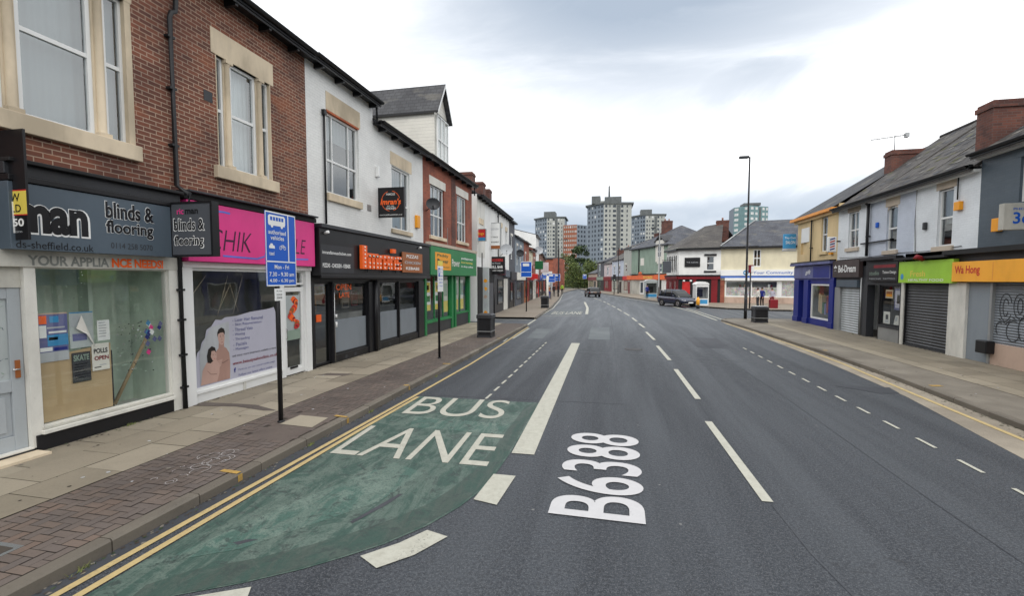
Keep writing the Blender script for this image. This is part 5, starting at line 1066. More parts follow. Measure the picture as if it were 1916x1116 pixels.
# black shutter shop
R = shopfront('shuttered_shopfront', 'shopfront closed by a big charcoal roller shutter under the lime green sign', 17.3, 19.9, 'dark')
part('header', R, FRt, (-19.85, -17.35, -.2, .0, 2.4, 3.45, 'char'), (-19.9, -17.2, .0, .35, 3.22, 3.3, 'black_matt')); part('pilaster', R, FRt, (-19.9, -19.74, -.2, .06, .1, 2.4, 'white'))
part('roller_shutter', R, FRt, (-19.74, -17.35, -.2, -.03, .12, 2.4, 'dark_shutter')); part('shutter_rail', R, FRt, (-19.74, -19.69, -.03, .02, .12, 2.4, 'black'), (-17.42, -17.35, -.03, .02, .12, 2.4, 'black'), (-19.69, -17.42, -.03, .01, .12, .2, 'char'))
m = MB(); m.ftube(FRt, [(-18.3, .3, 3.2), (-18.3, .5, 3.28), (-18.3, .52, 3.2)], .09, 'darkred', 8); m.build('awning_lamp', R)
sign('shop_sign', 'lime green fascia board with a blue spot and pale writing, above the charcoal shutter', FRt, -19.8, -17.0, 2.4, 3.16, .06, .16, 'lime', [('Fresh', -19.1, -18.3, 2.62, 2.82, 'yellow', .01), ('HEALTHY FOOD', -19.2, -17.4, 2.46, 2.54, 'white_flat', .01)], extra=lambda x, F, d: x.poly(F, [(-19.58+.09*math.cos(k*.52), d, 2.62+.11*math.sin(k*.52)) for k in range(12)], 'sky_sign'))
# dark window shop
R = shopfront('dark_shopfront', 'black framed shopfront with pictures in its window, between the two shuttered shops', 19.9, 22.4, 'black')
part('header', R, FRt, (-22.45, -19.9, -.2, .04, 2.3, 3.38, 'char'), (-22.45, -19.9, .04, .28, 3.3, 3.42, 'black')); part('pilaster', R, FRt, (-22.5, -22.2, -.2, .08, .1, 2.3, 'char')); part('pilaster', R, FRt, (-20.0, -19.9, -.2, .04, .1, 2.3, 'char'))
part('stall_riser', R, FRt, (-21.4, -20.0, -.2, .02, .1, .62, 'steel'), (-21.42, -19.98, -.2, .05, .62, .72, 'char')); glazed(R, FRt, -21.4, -20.0, .72, 2.3, -.02, 'black', .06); glazed(R, FRt, -22.2, -21.45, .12, 2.3, -.35, 'black', .08, name='door'); part('door_jamb', R, FRt, (-21.47, -21.4, -.4, .02, .1, 2.3, 'black'))
room(R, FRt, -22.2, -19.95, .1, 2.35, 2.5, 'room', 'room', d=-.42)
poster('framed orange-brown picture high in the black shop window on the right', FRt, -21.25, -20.75, 1.78, 2.12, -.12, 'stone', [(.1, .9, .2, .5, 'orange_sq'), (.1, .9, .5, .8, 'brown_sign')]); poster('large lilac patterned poster on the right of the black shop window', FRt, -20.68, -20.12, 1.35, 2.18, -.14, 'lilac', [(.1, .9, .1, .9, 'frost_p'), (.3, .6, .3, .7, 'grey_txt')]); poster('white picture of a dark haired head, low in the black shop window', FRt, -21.3, -20.85, .78, 1.25, -.1, 'white', [(.35, .75, .35, .75, 'black'), (.3, .8, .1, .3, 'grey_txt')]); poster('plain white leaning card, low on the right in the black shop window', FRt, -20.6, -20.25, .78, 1.15, -.1, 'white', [(.1, .5, .4, .8, 'grey_txt')], tilt=.3)
sign('shop_sign', 'black fascia board with faded green and white lettering over the black framed shop', FRt, -22.05, -19.95, 2.45, 3.18, .05, .12, 'black', [('Tattoo Design', -20.95, -20.05, 2.72, 2.86, 'white_flat', .005), ('studio', -21.9, -21.2, 2.7, 2.86, 'teal_wall', .0), ('PIERCING  TATTOO', -21.9, -20.1, 2.52, 2.58, 'grey_txt', 0)], extra=lambda x, F, d: x.poly(F, [(-21.6, d, 2.98), (-20.1, d, 2.98), (-20.1, d, 3.1), (-21.6, d, 3.1)], 'darkred'))
# light grey shutter shop
R = shopfront('grey_shutter_shopfront', 'narrow shopfront closed by a light grey shutter next to the navy blue shop', 22.5, 25.2, 'grey')
part('header', R, FRt, (-25.2, -22.5, -.2, .0, 2.15, 3.45, 'char'), (-24.9, -23.0, 0, .12, 2.18, 2.5, 'grey_sign')); part('pilaster', R, FRt, (-25.25, -24.7, -.2, .03, .1, 2.15, 'steel')); part('pilaster', R, FRt, (-23.0, -22.5, -.2, .0, .1, 2.15, 'char'))
part('roller_shutter', R, FRt, (-24.7, -23.0, -.2, -.05, .12, 2.15, 'grey_shutter')); m = MB(); m.ftube(FRt, [(-22.75, .06, .12), (-22.75, .06, 2.6)], .03, 'steel', 8); m.build('downpipe', R)
sign('shop_sign', 'weathered dark brown fascia board with pale lettering above the light grey shutter', FRt, -25.2, -22.75, 2.62, 3.4, .02, .16, 'darkwood', [('Bel-Dream', -24.6, -23.0, 2.85, 3.18, 'white_flat', .02)], extra=lambda x, F, d: x.text(F, '*', -25.05, -24.75, 2.85, 3.2, d, 'white_flat', .03))
# navy shop
R = shopfront('navy_shopfront', 'navy blue painted corner shopfront with a white framed window below the cream house', 25.2, 30.3, 'navy')
part('header', R, FRt, (-30.3, -25.3, -.2, .06, 2.5, 3.3, 'navy'), (-30.4, -25.25, .06, .3, 3.3, 3.42, 'lilac'), (-30.3, -25.3, -.2, .3, 3.42, 3.5, 'black'))
for a, b in ((-30.3, -29.6), (-28.9, -28.3), (-25.75, -25.3)): part('pilaster', R, FRt, (a, b, -.2, .08, .12, 2.5, 'navy'), (a-.02, b+.02, -.2, .12, .12, .4, 'navy'), bevel=.01)
part('stall_riser', R, FRt, (-28.3, -25.75, -.2, .02, .1, .45, 'navy')); part('wall', R, FRt, (-30.3, -25.3, -8, -2.6, .1, 2.5, 'navy'), (-30.3, -30.2, -2.6, -.2, .1, 2.5, 'navy'))
glazed(R, FRt, -28.1, -25.8, .45, 2.3, -.02, 'upvc', .09); part('transom', R, FRt, (-28.3, -25.75, -.2, .0, 2.3, 2.5, 'navy')); glazed(R, FRt, -29.55, -28.95, .14, 2.4, -.6, 'navy', .08, name='door')
room(R, FRt, -28.9, -25.4, .12, 2.45, 2.2, 'room_light', 'room', d=-.3)
for i in range(9): u = -27.9+i*.24; m = MB(); z = random.uniform(.55, .9); m.box(FRt, u, u+.2, -.5, -.3, z, z+random.uniform(.5, 1.1), random.choice(['darkred', 'pink', 'room_dark', 'white_flat', 'cardboard', 'lilac', 'green_d'])); tag(m.build('display_item', None, .02), 'display goods hanging in the navy shop window', 'goods', 'goods in the navy shop window')
sign('shop_sign', 'faded lilac-blue fascia panel with a white swirl over the navy shopfront', FRt, -30.25, -25.6, 2.58, 3.26, .07, .05, 'lilac', [('gift', -28.6, -27.9, 2.75, 3.05, 'white_flat', .01, .3)], extra=lambda x, F, d: x.poly(F, [(-27.6, d, 2.62), (-25.7, d, 2.62), (-25.7, d, 3.22), (-27.6, d, 3.22)], 'navy'))
# fittings on the right side walls
def rbox(name, label, cat, y0, y1, z0, z1, d1, mat, bevel=.015, grp=None):
    m = MB(); m.box(FRt, -y1, -y0, .003, d1, z0, z1, mat); return tag(m.build(name, None, bevel), label, cat, grp)
rbox('alarm_box', 'orange alarm box beside the window of the ice-white house', 'alarm box', 17.05, 17.30, 4.66, 4.93, .12, 'orange_sq'); rbox('alarm_box', 'larger orange alarm box on the dark slate-blue house', 'alarm box', 15.5, 15.76, 3.85, 4.22, .12, 'orange_sq'); rbox('alarm_box', 'small orange alarm box low on the cream house wall', 'alarm box', 25.6, 25.85, 3.75, 4.05, .12, 'orange_sq')
rbox('wall_lamp', 'blue lantern shaped wall light on the pale blue house', 'wall light', 21.68, 21.82, 4.62, 4.84, .09, 'blue_sign', .03); rbox('wall_lamp', 'small grey wall light on the ice-white house', 'wall light', 18.68, 18.82, 4.22, 4.48, .1, 'char', .03)
def FP(y, x): return Fr((x, y), (1, 0))
r = thing('projecting_sign', 'sky blue projecting sign on the cream corner house', 'sign', (10.4, 30.3, 4.3)); m = MB(); m.box(WORLD, 9.78, 10.9-.45, 30.3, 30.42, 4.35, 5.2, 'sky_sign'); m.box(WORLD, 9.76, 10.47, 30.28, 30.44, 4.2, 4.35, 'grey_txt'); m.build('board', r, .01)
m = MB(); F = FP(30.296, 0); m.text(F, 'Tiny Cuts', 9.84, 10.42, 4.88, 5.04, .002, 'white_flat', .01); m.text(F, 'SALON', 9.9, 10.4, 4.62, 4.8, .002, 'white_flat', .01); m.build('lettering', r, recalc=False)
m = MB(); m.box(WORLD, 10.45, 10.5, 30.33, 30.38, 4.4, 4.5, 'post'); m.build('bracket', r)
r = thing('barber_pole', 'white barber sign with blue and red stripes sticking out between the cream and pale houses', 'sign', (10.2, 24.9, 3.8)); m = MB(); m.box(WORLD, 9.95, 10.33, 24.88, 25.02, 3.82, 4.55, 'white_flat'); m.build('case', r, .04)
m = MB(); F = FP(24.876, 0)
for k in range(5): z = 3.9+k*.12; m.poly(F, [(10.04, .0, z), (10.24, .0, z+.07), (10.24, .0, z+.13), (10.04, 0, z+.06)], ['navy', 'red'][k % 2])
m.build('stripes', r, recalc=False); m = MB(); m.box(WORLD, 10.33, 10.5, 24.92, 24.98, 4.3, 4.36, 'post'); m.build('bracket', r)
m = MB(); m.box(FRt, -22.9, -20.9+.3, .05, .1, 4.02, 4.08, 'post'); m.box(FRt, -20.7, -20.6, .0, .1, 3.98, 4.1, 'post'); tag(m.build('sign_bracket'), 'thin black horizontal rail bracket on the pale blue house', 'bracket')
r = thing('projecting_sign', 'cream box sign with blue marks on the dark slate-blue house at the frame edge', 'sign', (10, 14.6, 3.8)); m = MB(); m.box(WORLD, 9.85, 10.5, 14.55, 14.72, 3.8, 4.48, 'offwhite'); m.build('board', r, .01)
m = MB(); m.text(FP(14.546, 0), '3c', 10.05, 10.4, 3.95, 4.25, .002, 'blue_sign', .02); m.text(FP(14.546, 0), 'PHONE', 10.05, 10.45, 4.3, 4.36, .002, 'blue_sign', .01); m.build('lettering', r, recalc=False)
m = MB(); m.tube([(12.68, 25.2, 8.4), (12.68, 25.2, 9.2)], .02, 'steel', 6); m.tube([(11.72, 25.25, 9.05), (13.2, 25.15, 9.19)], .02, 'steel', 6)
for k in range(8): x_ = 11.8+k*.17; m.tube([(x_, 25.0, 9.06+.095*(x_-11.72)), (x_, 25.4, 9.06+.095*(x_-11.72))], .006, 'steel', 4)
m.box(WORLD, 13.08, 13.22, 25.1, 25.3, 9.08, 9.28, 'steel'); tag(m.build('tv_aerial'), 'thin television aerial on the chimney above the pale houses', 'aerial')

# ================================================================ FAR BLOCK ON THE RIGHT CORNER
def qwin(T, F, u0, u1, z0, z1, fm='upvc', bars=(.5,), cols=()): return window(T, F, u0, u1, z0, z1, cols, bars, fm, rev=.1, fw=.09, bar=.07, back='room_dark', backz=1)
# pharmacy
F, l = seg((11.0, 52.3), (23.0, 50.0)); T = thing('pharmacy_building', 'pale cream rendered corner building with the white pharmacy shopfront', 'building', tuple(F.p(6, -4, 0)))
hl = [(3.0, 3.7, 3.85, 5.6), (7.0, 7.9, 3.75, 5.6)]
shell(T, F, 0, 12, 0, 6.0, hl+[(.45, 11, .75, 2.45)], 'cream2', 9)
for h in hl: qwin(T, F, *h, cols=(.5,))
m = MB(); m.prism(F, [(.35, 5.95), (-4.5, 9.0), (-9.35, 5.95), (-9.35, 5.85), (.35, 5.85)], 3.4, 12.3, 'slate3'); m.poly(F, [(-.1, .35, 5.95), (3.4, .35, 5.95), (3.4, -4.5, 9.0)], 'slate3'); m.poly(F, [(-.1, .35, 5.95), (3.4, -4.5, 9.0), (-.1, -9.35, 5.95)], 'slate3'); m.build('roof', T)
m = MB(); m.box(F, -.1, 12, .0, .4, 5.72, 5.86, 'black'); m.build('gutter', T); m = MB(); m.ftube(F, [(-.1, .36, 6.0), (3.4, -4.5, 9.08)], .07, 'steel', 6); m.build('hip_flashing', T); chimney(T, F, -.5, .8, -5.4, -4.2, 6.8, 9.2, 1)
part('fascia', T, F, (-.0, 12, .0, .25, 2.95, 3.55, 'white_flat'), (0, 12, .25, .27, 2.72, 2.92, 'blue_wave2'), (.4, 11.6, .02, .3, 2.45, 2.72, 'white_flat'))
glazed(T, F, .45, 5.3, .75, 2.45, -.02, 'upvc', .12, bars=(2.9,), low=('mottle', 1.75)); glazed(T, F, 5.5, 11, .75, 2.45, -.02, 'upvc', .12, bars=(8.2,), low=('mottle', 2.33)); part('mullion', T, F, (5.3, 5.5, -.1, .03, .4, 2.45, 'upvc')); part('stall_riser', T, F, (.45, 11, .003, .05, .1, .73, 'peach'), (0, .4, .003, .06, .1, 2.5, 'brick_orange'))
room(T, F, .5, 10.9, .4, 2.5, 1.2, 'room_light', 'room', d=-.1)
m = MB()
for k in range(46): u = .7+k*.22; z = random.choice((.8, 1.25, 1.7)); m.box(F, u, u+.17, -.5, -.35, z, z+random.uniform(.2, .42), random.choice(['darkred', 'green_d', 'white_flat', 'cardboard', 'lilac', 'peach', 'teal_wall', 'stone', 'sky_sign']))
g = m.build('shop_display', T); g['kind'] = 'stuff'
m = MB(); m.text(F, 'Your Community Pharmacy', 3.0, 8.6, 3.02, 3.40, .256, 'blue_wave2', .015); c = (2.35, 3.25)
m.poly(F, [(c[0]+.26*math.cos(k*.5236), .256, c[1]+.26*math.sin(k*.5236)) for k in range(12)], 'sky_sign'); m.box(F, c[0]-.05, c[0]+.05, .258, .262, c[1]-.17, c[1]+.17, 'white_flat'); m.box(F, c[0]-.17, c[0]+.17, .258, .2615, c[1]-.05, c[1]+.05, 'white_flat'); m.build('fascia_lettering', T, recalc=False)
# black and white pub
F, l = seg((6.95, 53.3), (11.0, 52.3)); T = thing('white_pub', 'white pub with black trimmed windows and a dark red ground floor', 'building', tuple(F.p(2, -4, 0)))
shell(T, F, 0, l, 0, 5.95, [(2.75, 3.55, 3.5, 5.05)], 'render_white', 9)
w = qwin(T, F, 2.75, 3.55, 3.5, 5.05); part('surround', w, F, (2.55, 3.75, .003, .08, 5.05, 5.25, 'black'), (2.55, 3.75, .003, .08, 3.3, 3.48, 'black'))
F2, l2 = seg((6.15, 57.5), (6.95, 53.3)); H2 = [(a, a+.55, 3.5, 5.1) for a in (.5, 1.6, 2.9)]
m = MB(); slab_wall(m, F2, 0, l2, 0, 5.95, H2, 'render_white'); m.build('wall', T)
for h in H2: w = qwin(T, F2, *h); part('surround', w, F2, (h[0]-.1, h[0]-.02, .003, .05, 3.4, 5.2, 'black'), (h[1]+.02, h[1]+.1, .003, .05, 3.4, 5.2, 'black'))
m = MB(); P = lambda x, y, z: (x, y, z); e1_, e2_, e3_ = F2.p(-.1, .35, 5.95), Vector((6.95-.25, 53.3-.42, 5.95)), F.p(l, .35, 5.95); rA = F.p(2.2, -5, 8.7); rB = F.p(l, -4.5, 8.9); rC = F2.p(0, -4.5, 8.4)
for pl in ((e1_, e2_, rA, rC), (e2_, e3_, rB, rA)): m.poly(WORLD, [tuple(v) for v in pl], 'slate2', uv=[(0, 0), (4, 0), (4, 5), (0, 5)])
m.poly(WORLD, [tuple(v) for v in (rA, rB, F.p(l, -9, 6), F2.p(0, -9, 6), rC)], 'slate2'); m.build('roof', T, recalc=False)
part('gutter', T, F, (-.1, l, .0, .36, 5.68, 5.9, 'black')); part('gutter', T, F2, (0, l2+.1, .0, .36, 5.7, 5.9, 'black'))
part('fascia', T, F, (0, l, .0, .2, 2.6, 2.9, 'darkred'), (0, l, .0, .28, 2.9, 3.05, 'black'), (0, l, .01, .03, .1, 2.6, 'black_matt')); part('fascia', T, F2, (0, l2, .0, .2, 2.6, 2.9, 'darkred'), (0, l2, .0, .25, 2.9, 3.05, 'black'), (0, l2, .0, .02, .1, 2.6, 'darkred'))
part('door', T, F, (.4, 1.2, .03, .06, .1, 2.3, 'red')); part('pillar', T, F, (3.3, 3.9, .03, .12, .1, 2.6, 'darkred')); part('pillar', T, F, (1.5, 1.8, .03, .12, .1, 2.6, 'darkred')); part('lower_panel', T, F, (2.3, 2.9, .03, .07, .1, .9, 'darkred')); glazed(T, F2, .8, 2.2, .9, 2.4, .06, 'darkred', .1); glazed(T, F2, 2.6, 3.8, .9, 2.4, .06, 'darkred', .1)
for u in (.6, 1.3): m = MB(); m.ftube(F, [(u+.0, .32, 2.32), (u, .32, 2.5)], .12, 'white_flat', 10); m.build('lantern', T)
sign('pub_board', 'wide black name board on the white front wall of the pub', F, .6, 2.15, 3.9, 4.9, .01, .07, 'black', [('THE ALBION', .8, 1.95, 4.32, 4.45, 'grey_txt', 0)])
r = thing('hanging_sign', 'dark hanging pub sign on the side facing the main road', 'sign', (6.6, 54.6, 3.2)); m = MB(); m.box(WORLD, 5.4, 6.3, 54.3, 54.4, 3.3, 4.6, 'grey_sign2'); m.build('board', r, .02); m = MB(); m.tube([(5.3, 54.35, 4.7), (6.7, 54.35, 4.7)], .03, 'post', 6); m.build('bracket', r)
# sage green building
F, l = seg((3.1, 83.5), (7.9, 72.5)); T = thing('sage_green_building', 'three storey sage green building with a dark hipped roof and an orange shop fascia', 'building', tuple(F.p(5, -4, 0)))
hl = [(9.2, 10.1, 6.1, 7.55), (9.1, 10.3, 3.7, 5.0)]
shell(T, F, 0, l, 0, 7.9, hl[1:], 'teal_wall', 10, side='tower_b')
part('gable', T, F, (8.4, 10.9, -1, .06, 5.3, 8.6, 'stone_w')) 
m = MB(); m.box(F, 9.15, 10.15, .062, .08, 6.0, 7.7, 'upvc'); m.box(F, 9.25, 10.05, .08, .085, 6.1, 6.8, 'win_dark'); m.box(F, 9.25, 10.05, .08, .085, 6.92, 7.6, 'win_dark'); m.build('window', T); qwin(T, F, *hl[1]); part('surround', T, F, (8.9, 10.5, .003, .08, 5.0, 5.3, 'stone_w'), (8.9, 10.5, .003, .1, 3.45, 3.68, 'stone_w')); part('blocked_window', T, F, (3.4, 4.6, .003, .03, 4.9, 6.1, 'stone_w'), (.8, 1.8, .003, .03, 3.7, 5.4, 'teal_wall'))
m = MB(); zE, zR = 7.8, 11.2; q = [F.p(-.4, .4, zE), F.p(l+.4, .4, zE), F.p(l+.4, -10.4, zE), F.p(-.4, -10.4, zE)]; a_, b_ = F.p(6.8, -5, zR), F.p(7.4, -5, zR)
for pl in ((q[0], q[1], b_, a_), (q[1], q[2], b_), (q[2], q[3], a_, b_), (q[3], q[0], a_)): m.poly(WORLD, [tuple(v) for v in pl], 'slate3', uv=[(0, 0), (9, 0), (6, 6), (3, 6)][:len(pl)])
m.build('roof', T, recalc=False); m = MB(); m.prism(Fr(tuple(F.p(9.65, 0, 0))[:2], (-F.n.x, -F.n.y)), [(-1.5, 8.3), (0, 9.2), (1.5, 8.3), (1.5, 8.45), (0, 9.4), (-1.5, 8.45)], -.2, 2.5, 'slate'); m.build('gable_roof', T)
part('gutter', T, F, (-.3, 8.4, .0, .4, 7.62, 7.8, 'black'), (10.9, l+.3, .0, .4, 7.62, 7.8, 'black')); chimney(T, F, 1.6, 2.8, -4.5, -3.3, 8.5, 10.4, 0); chimney(T, F, 4.2, 5.3, -4.6, -3.2, 9, 12.2, 2); downpipe(T, F, 2.9, 3.4, 7.7, r=.09)
part('fascia', T, F, (-1.2, 8.6, .0, .3, 2.55, 3.25, 'orange_f'), (8.6, l, .0, .3, 2.55, 3.35, 'orange_f'), (0, l, .0, .35, 3.38, 3.5, 'black'))
m = MB(); m.poly(F, [(3.0, .32, 3.2), (4.9, .32, 3.2), (4.4, .32, 3.75), (3.9, .32, 3.9), (3.4, .32, 3.75)], 'orange_f'); m.text(F, 'STORES', 5.0, 8.0, 2.7, 3.1, .31, 'yellow', .02); m.build('fascia_crest', T, recalc=False)
part('shopfront', T, F, (0, 6.2, .0, .05, .1, 2.55, 'offwhite'), (8.6, 10.4, .0, .03, .1, 2.55, 'black'), (10.4, l, 0, .06, .1, 2.55, 'upvc')); part('door', T, F, (3.4, 4.8, .05, .09, .1, 2.3, 'upvc'), (3.65, 4.55, .09, .1, .4, 2.1, 'win_dark'))
# houses beyond on the right
def far_house(label, p0, p1, ze, zr, mat, rm, wins, shop, sm, grp=None, depth=8, low=None, side=None, kind='terraced_house', chim=0, gable=None):
    F, l = seg(p0, p1); T = thing(kind, label, 'building', tuple(F.p(l/2, -depth/2, 0)), grp)
    hs = [(l*a, l*b, c, e) for a, b, c, e in wins]
    shell(T, F, 0, l, 0, ze, hs, mat, depth, side=side, gable=zr)
    for h in hs: w = qwin(T, F, *h); part('lintel', w, F, (h[0]-.1, h[1]+.1, .003, .03, h[3], h[3]+.22, 'stone_w'))
    roof(T, F, 0, l, ze-.02, zr, rm, depth, over=.25); part('gutter', T, F, (0, l, .02, .3, ze-.16, ze-.04, 'black'))
    if shop: part('fascia', T, F, (.05, l-.05, .0, .22, 2.5, 3.2, shop)); part('shopfront', T, F, (.1, l-.1, .003, .05, .1, 2.5, sm)); glazed(T, F, l*.12, l*.6, .7, 2.35, .09, low or 'black', .08); part('door', T, F, (l*.68, l*.86, .05, .08, .12, 2.2, low or 'black'))
    for k in range(chim): chimney(T, F, l*(k+.85)-.4, l*(k+.85)+.4, -depth/2-.8, -depth/2+.8, zr-.8, zr+1.1, 2)
    return T, F, l
far_house('light grey narrow house with a red sign, next to the sage green building', (1.9, 88), (3.1, 83.6), 8.2, 9.6, 'tower_b', 'slate', [(.2, .4, 4, 5.3)], 'red', 'offwhite', low='darkred')
far_house('low pale blue-white house with a dark roof, right of the pinkish house', (-.2, 97), (1.9, 88.2), 6.4, 8.9, 'brick_blue', 'slate2', [(.15, .28, 3.6, 5.2), (.6, .72, 3.6, 5.2)], 'char', 'offwhite', low='black')
far_house('pinkish white gabled house among the farthest houses on the right', (-1.9, 104), (-.2, 97.2), 6.0, 8.2, 'pinkw', 'slate2', [(.35, .55, 3.5, 5.3)], 'darkred', 'darkred', low='darkred', chim=1)
far_house('narrow white and dark fronted house, farthest on the right before the trees', (-3.6, 111), (-1.9, 104.2), 6.6, 8.0, 'grey_wall', 'slate3', [(.2, .45, 3.4, 6.0)], 'teal_wall', 'black', chim=1)
far_house('small far house with a dark front beside the parked silver car', (-6.2, 122), (-3.6, 111.2), 4.2, 6.0, 'stone_p', 'slate3', [], 'darkred', 'stone_p')
# ================================================================ FAR LEFT ROW
far_grp = 'shops farther down on the left side'
F, l = seg((-8.0, 27.0), (-8.55, 38.2)); T = thing('white_shop_house', 'long white painted house beyond the side street with three chimneys and letting-agency signs', 'building', tuple(F.p(5, -4, 0)), far_grp); WF = F
hl = [(.6, 1.5, 4.6, 5.95), (7.5, 8.0, 4.6, 6.5), (9.6, 10.15, 4.6, 6.4)]
shell(T, F, 0, l, 0, 7.65, hl, 'render_white', 8)
for h in hl: w = qwin(T, F, *h); part('lintel', w, F, (h[0]-.12, h[1]+.12, .003, .05, h[3], h[3]+.35, 'stone'))
part('wall_paint', T, F, (0, 2.1, .0, .004, 3.9, 7.6, 'white'))
roof(T, F, 0, l, 7.62, 10.0, 'slate', 8); gutter(T, F, 0, l, 7.62); downpipe(T, F, 6.2, 3.3, 7.6)
for u, zt in ((5.2, 10.2), (8.6, 10.2), (11.0, 10.1)): chimney(T, F, u, u+.9, -3.4, -1.6, 8.4, zt, 0)
part('shopfront', T, F, (0, 5, .0, .06, .1, 3.3, 'black_matt'), (5, l, .0, .05, .1, 3.3, 'char')); part('shutter_panel', T, F, (2.7, 4.4, .062, .09, .15, 2.3, 'grey_sign2')); part('shopfront_white', T, F, (8.4, 10.1, .052, .09, .15, 2.6, 'white')); glazed(T, F, 6.0, 8.2, .7, 2.6, .1, 'black', .08)
for a, z0, z1, mt in ((6.1, 2.9, 3.5, 'darkred'), (8.3, 2.75, 3.3, 'grey_sign')): part('fascia', T, F, (a, a+2.1, .05, .25, z0, z1, mt))
P_ = lambda name, label, y, x0, x1, z0, z1, mat, extra, fm='steel': projecting(name, label, y, x0, x1, z0, z1, .15, mat, extra, arms=False, fmat=fm)
P_('agency_sign', 'red and pale blue square sign on the white house beyond the green shop', 27.3, -8.35+.0, -7.55, 4.87, 5.58, 'red', lambda x, F, d: (x.poly(F, [(-8.34, d, 4.88), (-7.56, d, 4.88), (-7.56, d, 5.08), (-8.34, d, 5.08)], 'sky_sign'), x.text(F, 'dogs', -8.1, -7.65, 5.18, 5.4, d+.002, 'amber', .02)))
P_('agency_sign', 'large white projecting sign with black text and a brown strip on the white house', 31, -8.45, -7.55, 4.62, 6.4, 'white_flat', lambda x, F, d: (x.text(F, 'LETTINGS', -8.3, -7.7, 5.38, 5.48, d, 'black', .01), x.text(F, '& MANAGEMENT', -8.38, -7.62, 5.05, 5.14, d, 'black', .01), x.text(F, 'crossview', -8.35, -7.65, 5.9, 6.1, d, 'grey_txt', 0), x.poly(F, [(-8.43, d, 4.64), (-7.57, d, 4.64), (-7.57, d, 4.86), (-8.43, d, 4.86)], 'brown_sign')))
P_('grill_sign', 'black sign with red and white lettering at street corner under the white letting sign', 31.2, -8.5, -7.3, 2.9, 4.1, 'black', lambda x, F, d: (x.text(F, 'CROZIERS', -8.4, -7.4, 3.78, 3.96, d, 'red', .03), x.text(F, 'Real Food', -8.3, -7.6, 3.6, 3.72, d, 'grey_txt', .01), x.text(F, 'GRILL BAR', -8.4, -7.4, 3.3, 3.5, d, 'white_flat', .03), x.text(F, 'BURGERS WRAPS', -8.4, -7.4, 3.1, 3.2, d, 'white_flat', .01)), 'post')
r = thing('poster_column', 'tall pale board with orange flower-like pictures standing at the corner of the white house', 'poster board', (-8, 28.3, .1)); m = MB(); m.box(WORLD, -8.05, -7.62, 28.2, 28.35, .12, 3.3, 'pale'); m.build('board', r)
m = MB(); F = FP(28.196, 0)
for k in range(6): m.poly(F, [(-7.96+.08*(k % 2), 0, .4+k*.5), (-7.8, 0, .32+k*.5), (-7.68, 0, .46+k*.5), (-7.8, 0, .58+k*.5), (-7.9, 0, .54+k*.5)], ['orange_sq', 'grey_txt', 'peach', 'amber'][k % 4])
m.box(WORLD, -8.06, -8.0, 28.17, 28.19, 3.31, 4.2, 'post'); m.build('pictures', r, recalc=False)
dish('big pale round dish on the white house far down the left side', (-7.85, 34.2, 4.75), (.3, -.9, .25), .46, 'grey_txt', wall=(-8.4, 34.4, 4.3))
lst = [
 ('dark grey narrow house at the end of the long white house', (-8.55, 38.2), (-8.7, 41.2), 7.6, 9.9, 'grey_wall', 'slate', [(.3, .6, 4.3, 6.3)], 'char', 'black', 'black', 0),
 ('grey rendered lower house with two white headed windows on the left', (-8.7, 41.4), (-9.05, 47.4), 6.55, 8.6, 'tower_a', 'slate', [(.15, .3, 3.9, 5.7), (.55, .7, 3.9, 5.7)], 'stone_w', 'grey_wall', 'black', 0),
 ('orange brick low house with a maroon shop, left side in the distance', (-9.05, 47.5), (-9.4, 52.5), 6.6, 8.6, 'brick_orange', 'slate', [(.2, .38, 3.9, 5.3)], 'darkred', 'brown_sign', 'darkred', 0),
 ('cream fronted low house with a green round sign on the left', (-9.4, 52.6), (-9.75, 57), 6.0, 7.8, 'cream2', 'slate', [(.2, .4, 3.9, 5.2)], 'red', 'black', 'black', 0),
 ('tall white gabled house standing above its neighbours on the left', (-9.9, 60.3), (-10.4, 66), 8.4, 9.4, 'render_white', 'slate', [], 'darkred', 'black', 'red', 0),
 ('orange brick gabled house just before the tall white gable', (-9.75, 57.1), (-9.9, 60.2), 6.4, 7.6, 'brick_orange', 'slate', [(.3, .6, 4, 5.2)], 'white', 'white', 'white', 0),
 ('brown brick house past the white gable on the left', (-10.4, 66.2), (-11.3, 76), 6.6, 8.2, 'brick', 'slate', [(.2, .3, 4, 5.3), (.6, .7, 4, 5.3)], 'blue_sign', 'black', 'black', 1),
 ('dark brick house second past the white gable on the left', (-11.3, 76.2), (-12.6, 88), 6.4, 8, 'brick_chim', 'slate', [(.3, .4, 4, 5.2)], 'white', 'char', 'red', 1)]
for a in lst: far_house(a[0], a[1], a[2], a[3], a[4], a[5], a[6], a[7], a[8], a[9], far_grp, low=a[10], chim=a[11])
F, l = seg((-21.5, 112), (-13.6, 112)); far_house('orange-red brick block closing the left row, with a pale lower wall', (-22, 112), (-13.9, 110), 7.6, 7.9, 'brick_orange', 'slate', [(.2, .3, 4.6, 6)], 'grey_txt', 'grey_txt', far_grp)
dish('mid grey dish on the tall white gable wall far down the left side', (-9.45, 59.8, 6.3), (.3, -.9, .2), .55, 'grey_txt', wall=(-9.9, 60.4, 5.6)); dish('dark dish on the grey house far down the left side', (-8.6, 43.2, 5.0), (.3, -.9, .2), .38, 'char', wall=(-8.9, 43.4, 4.2))
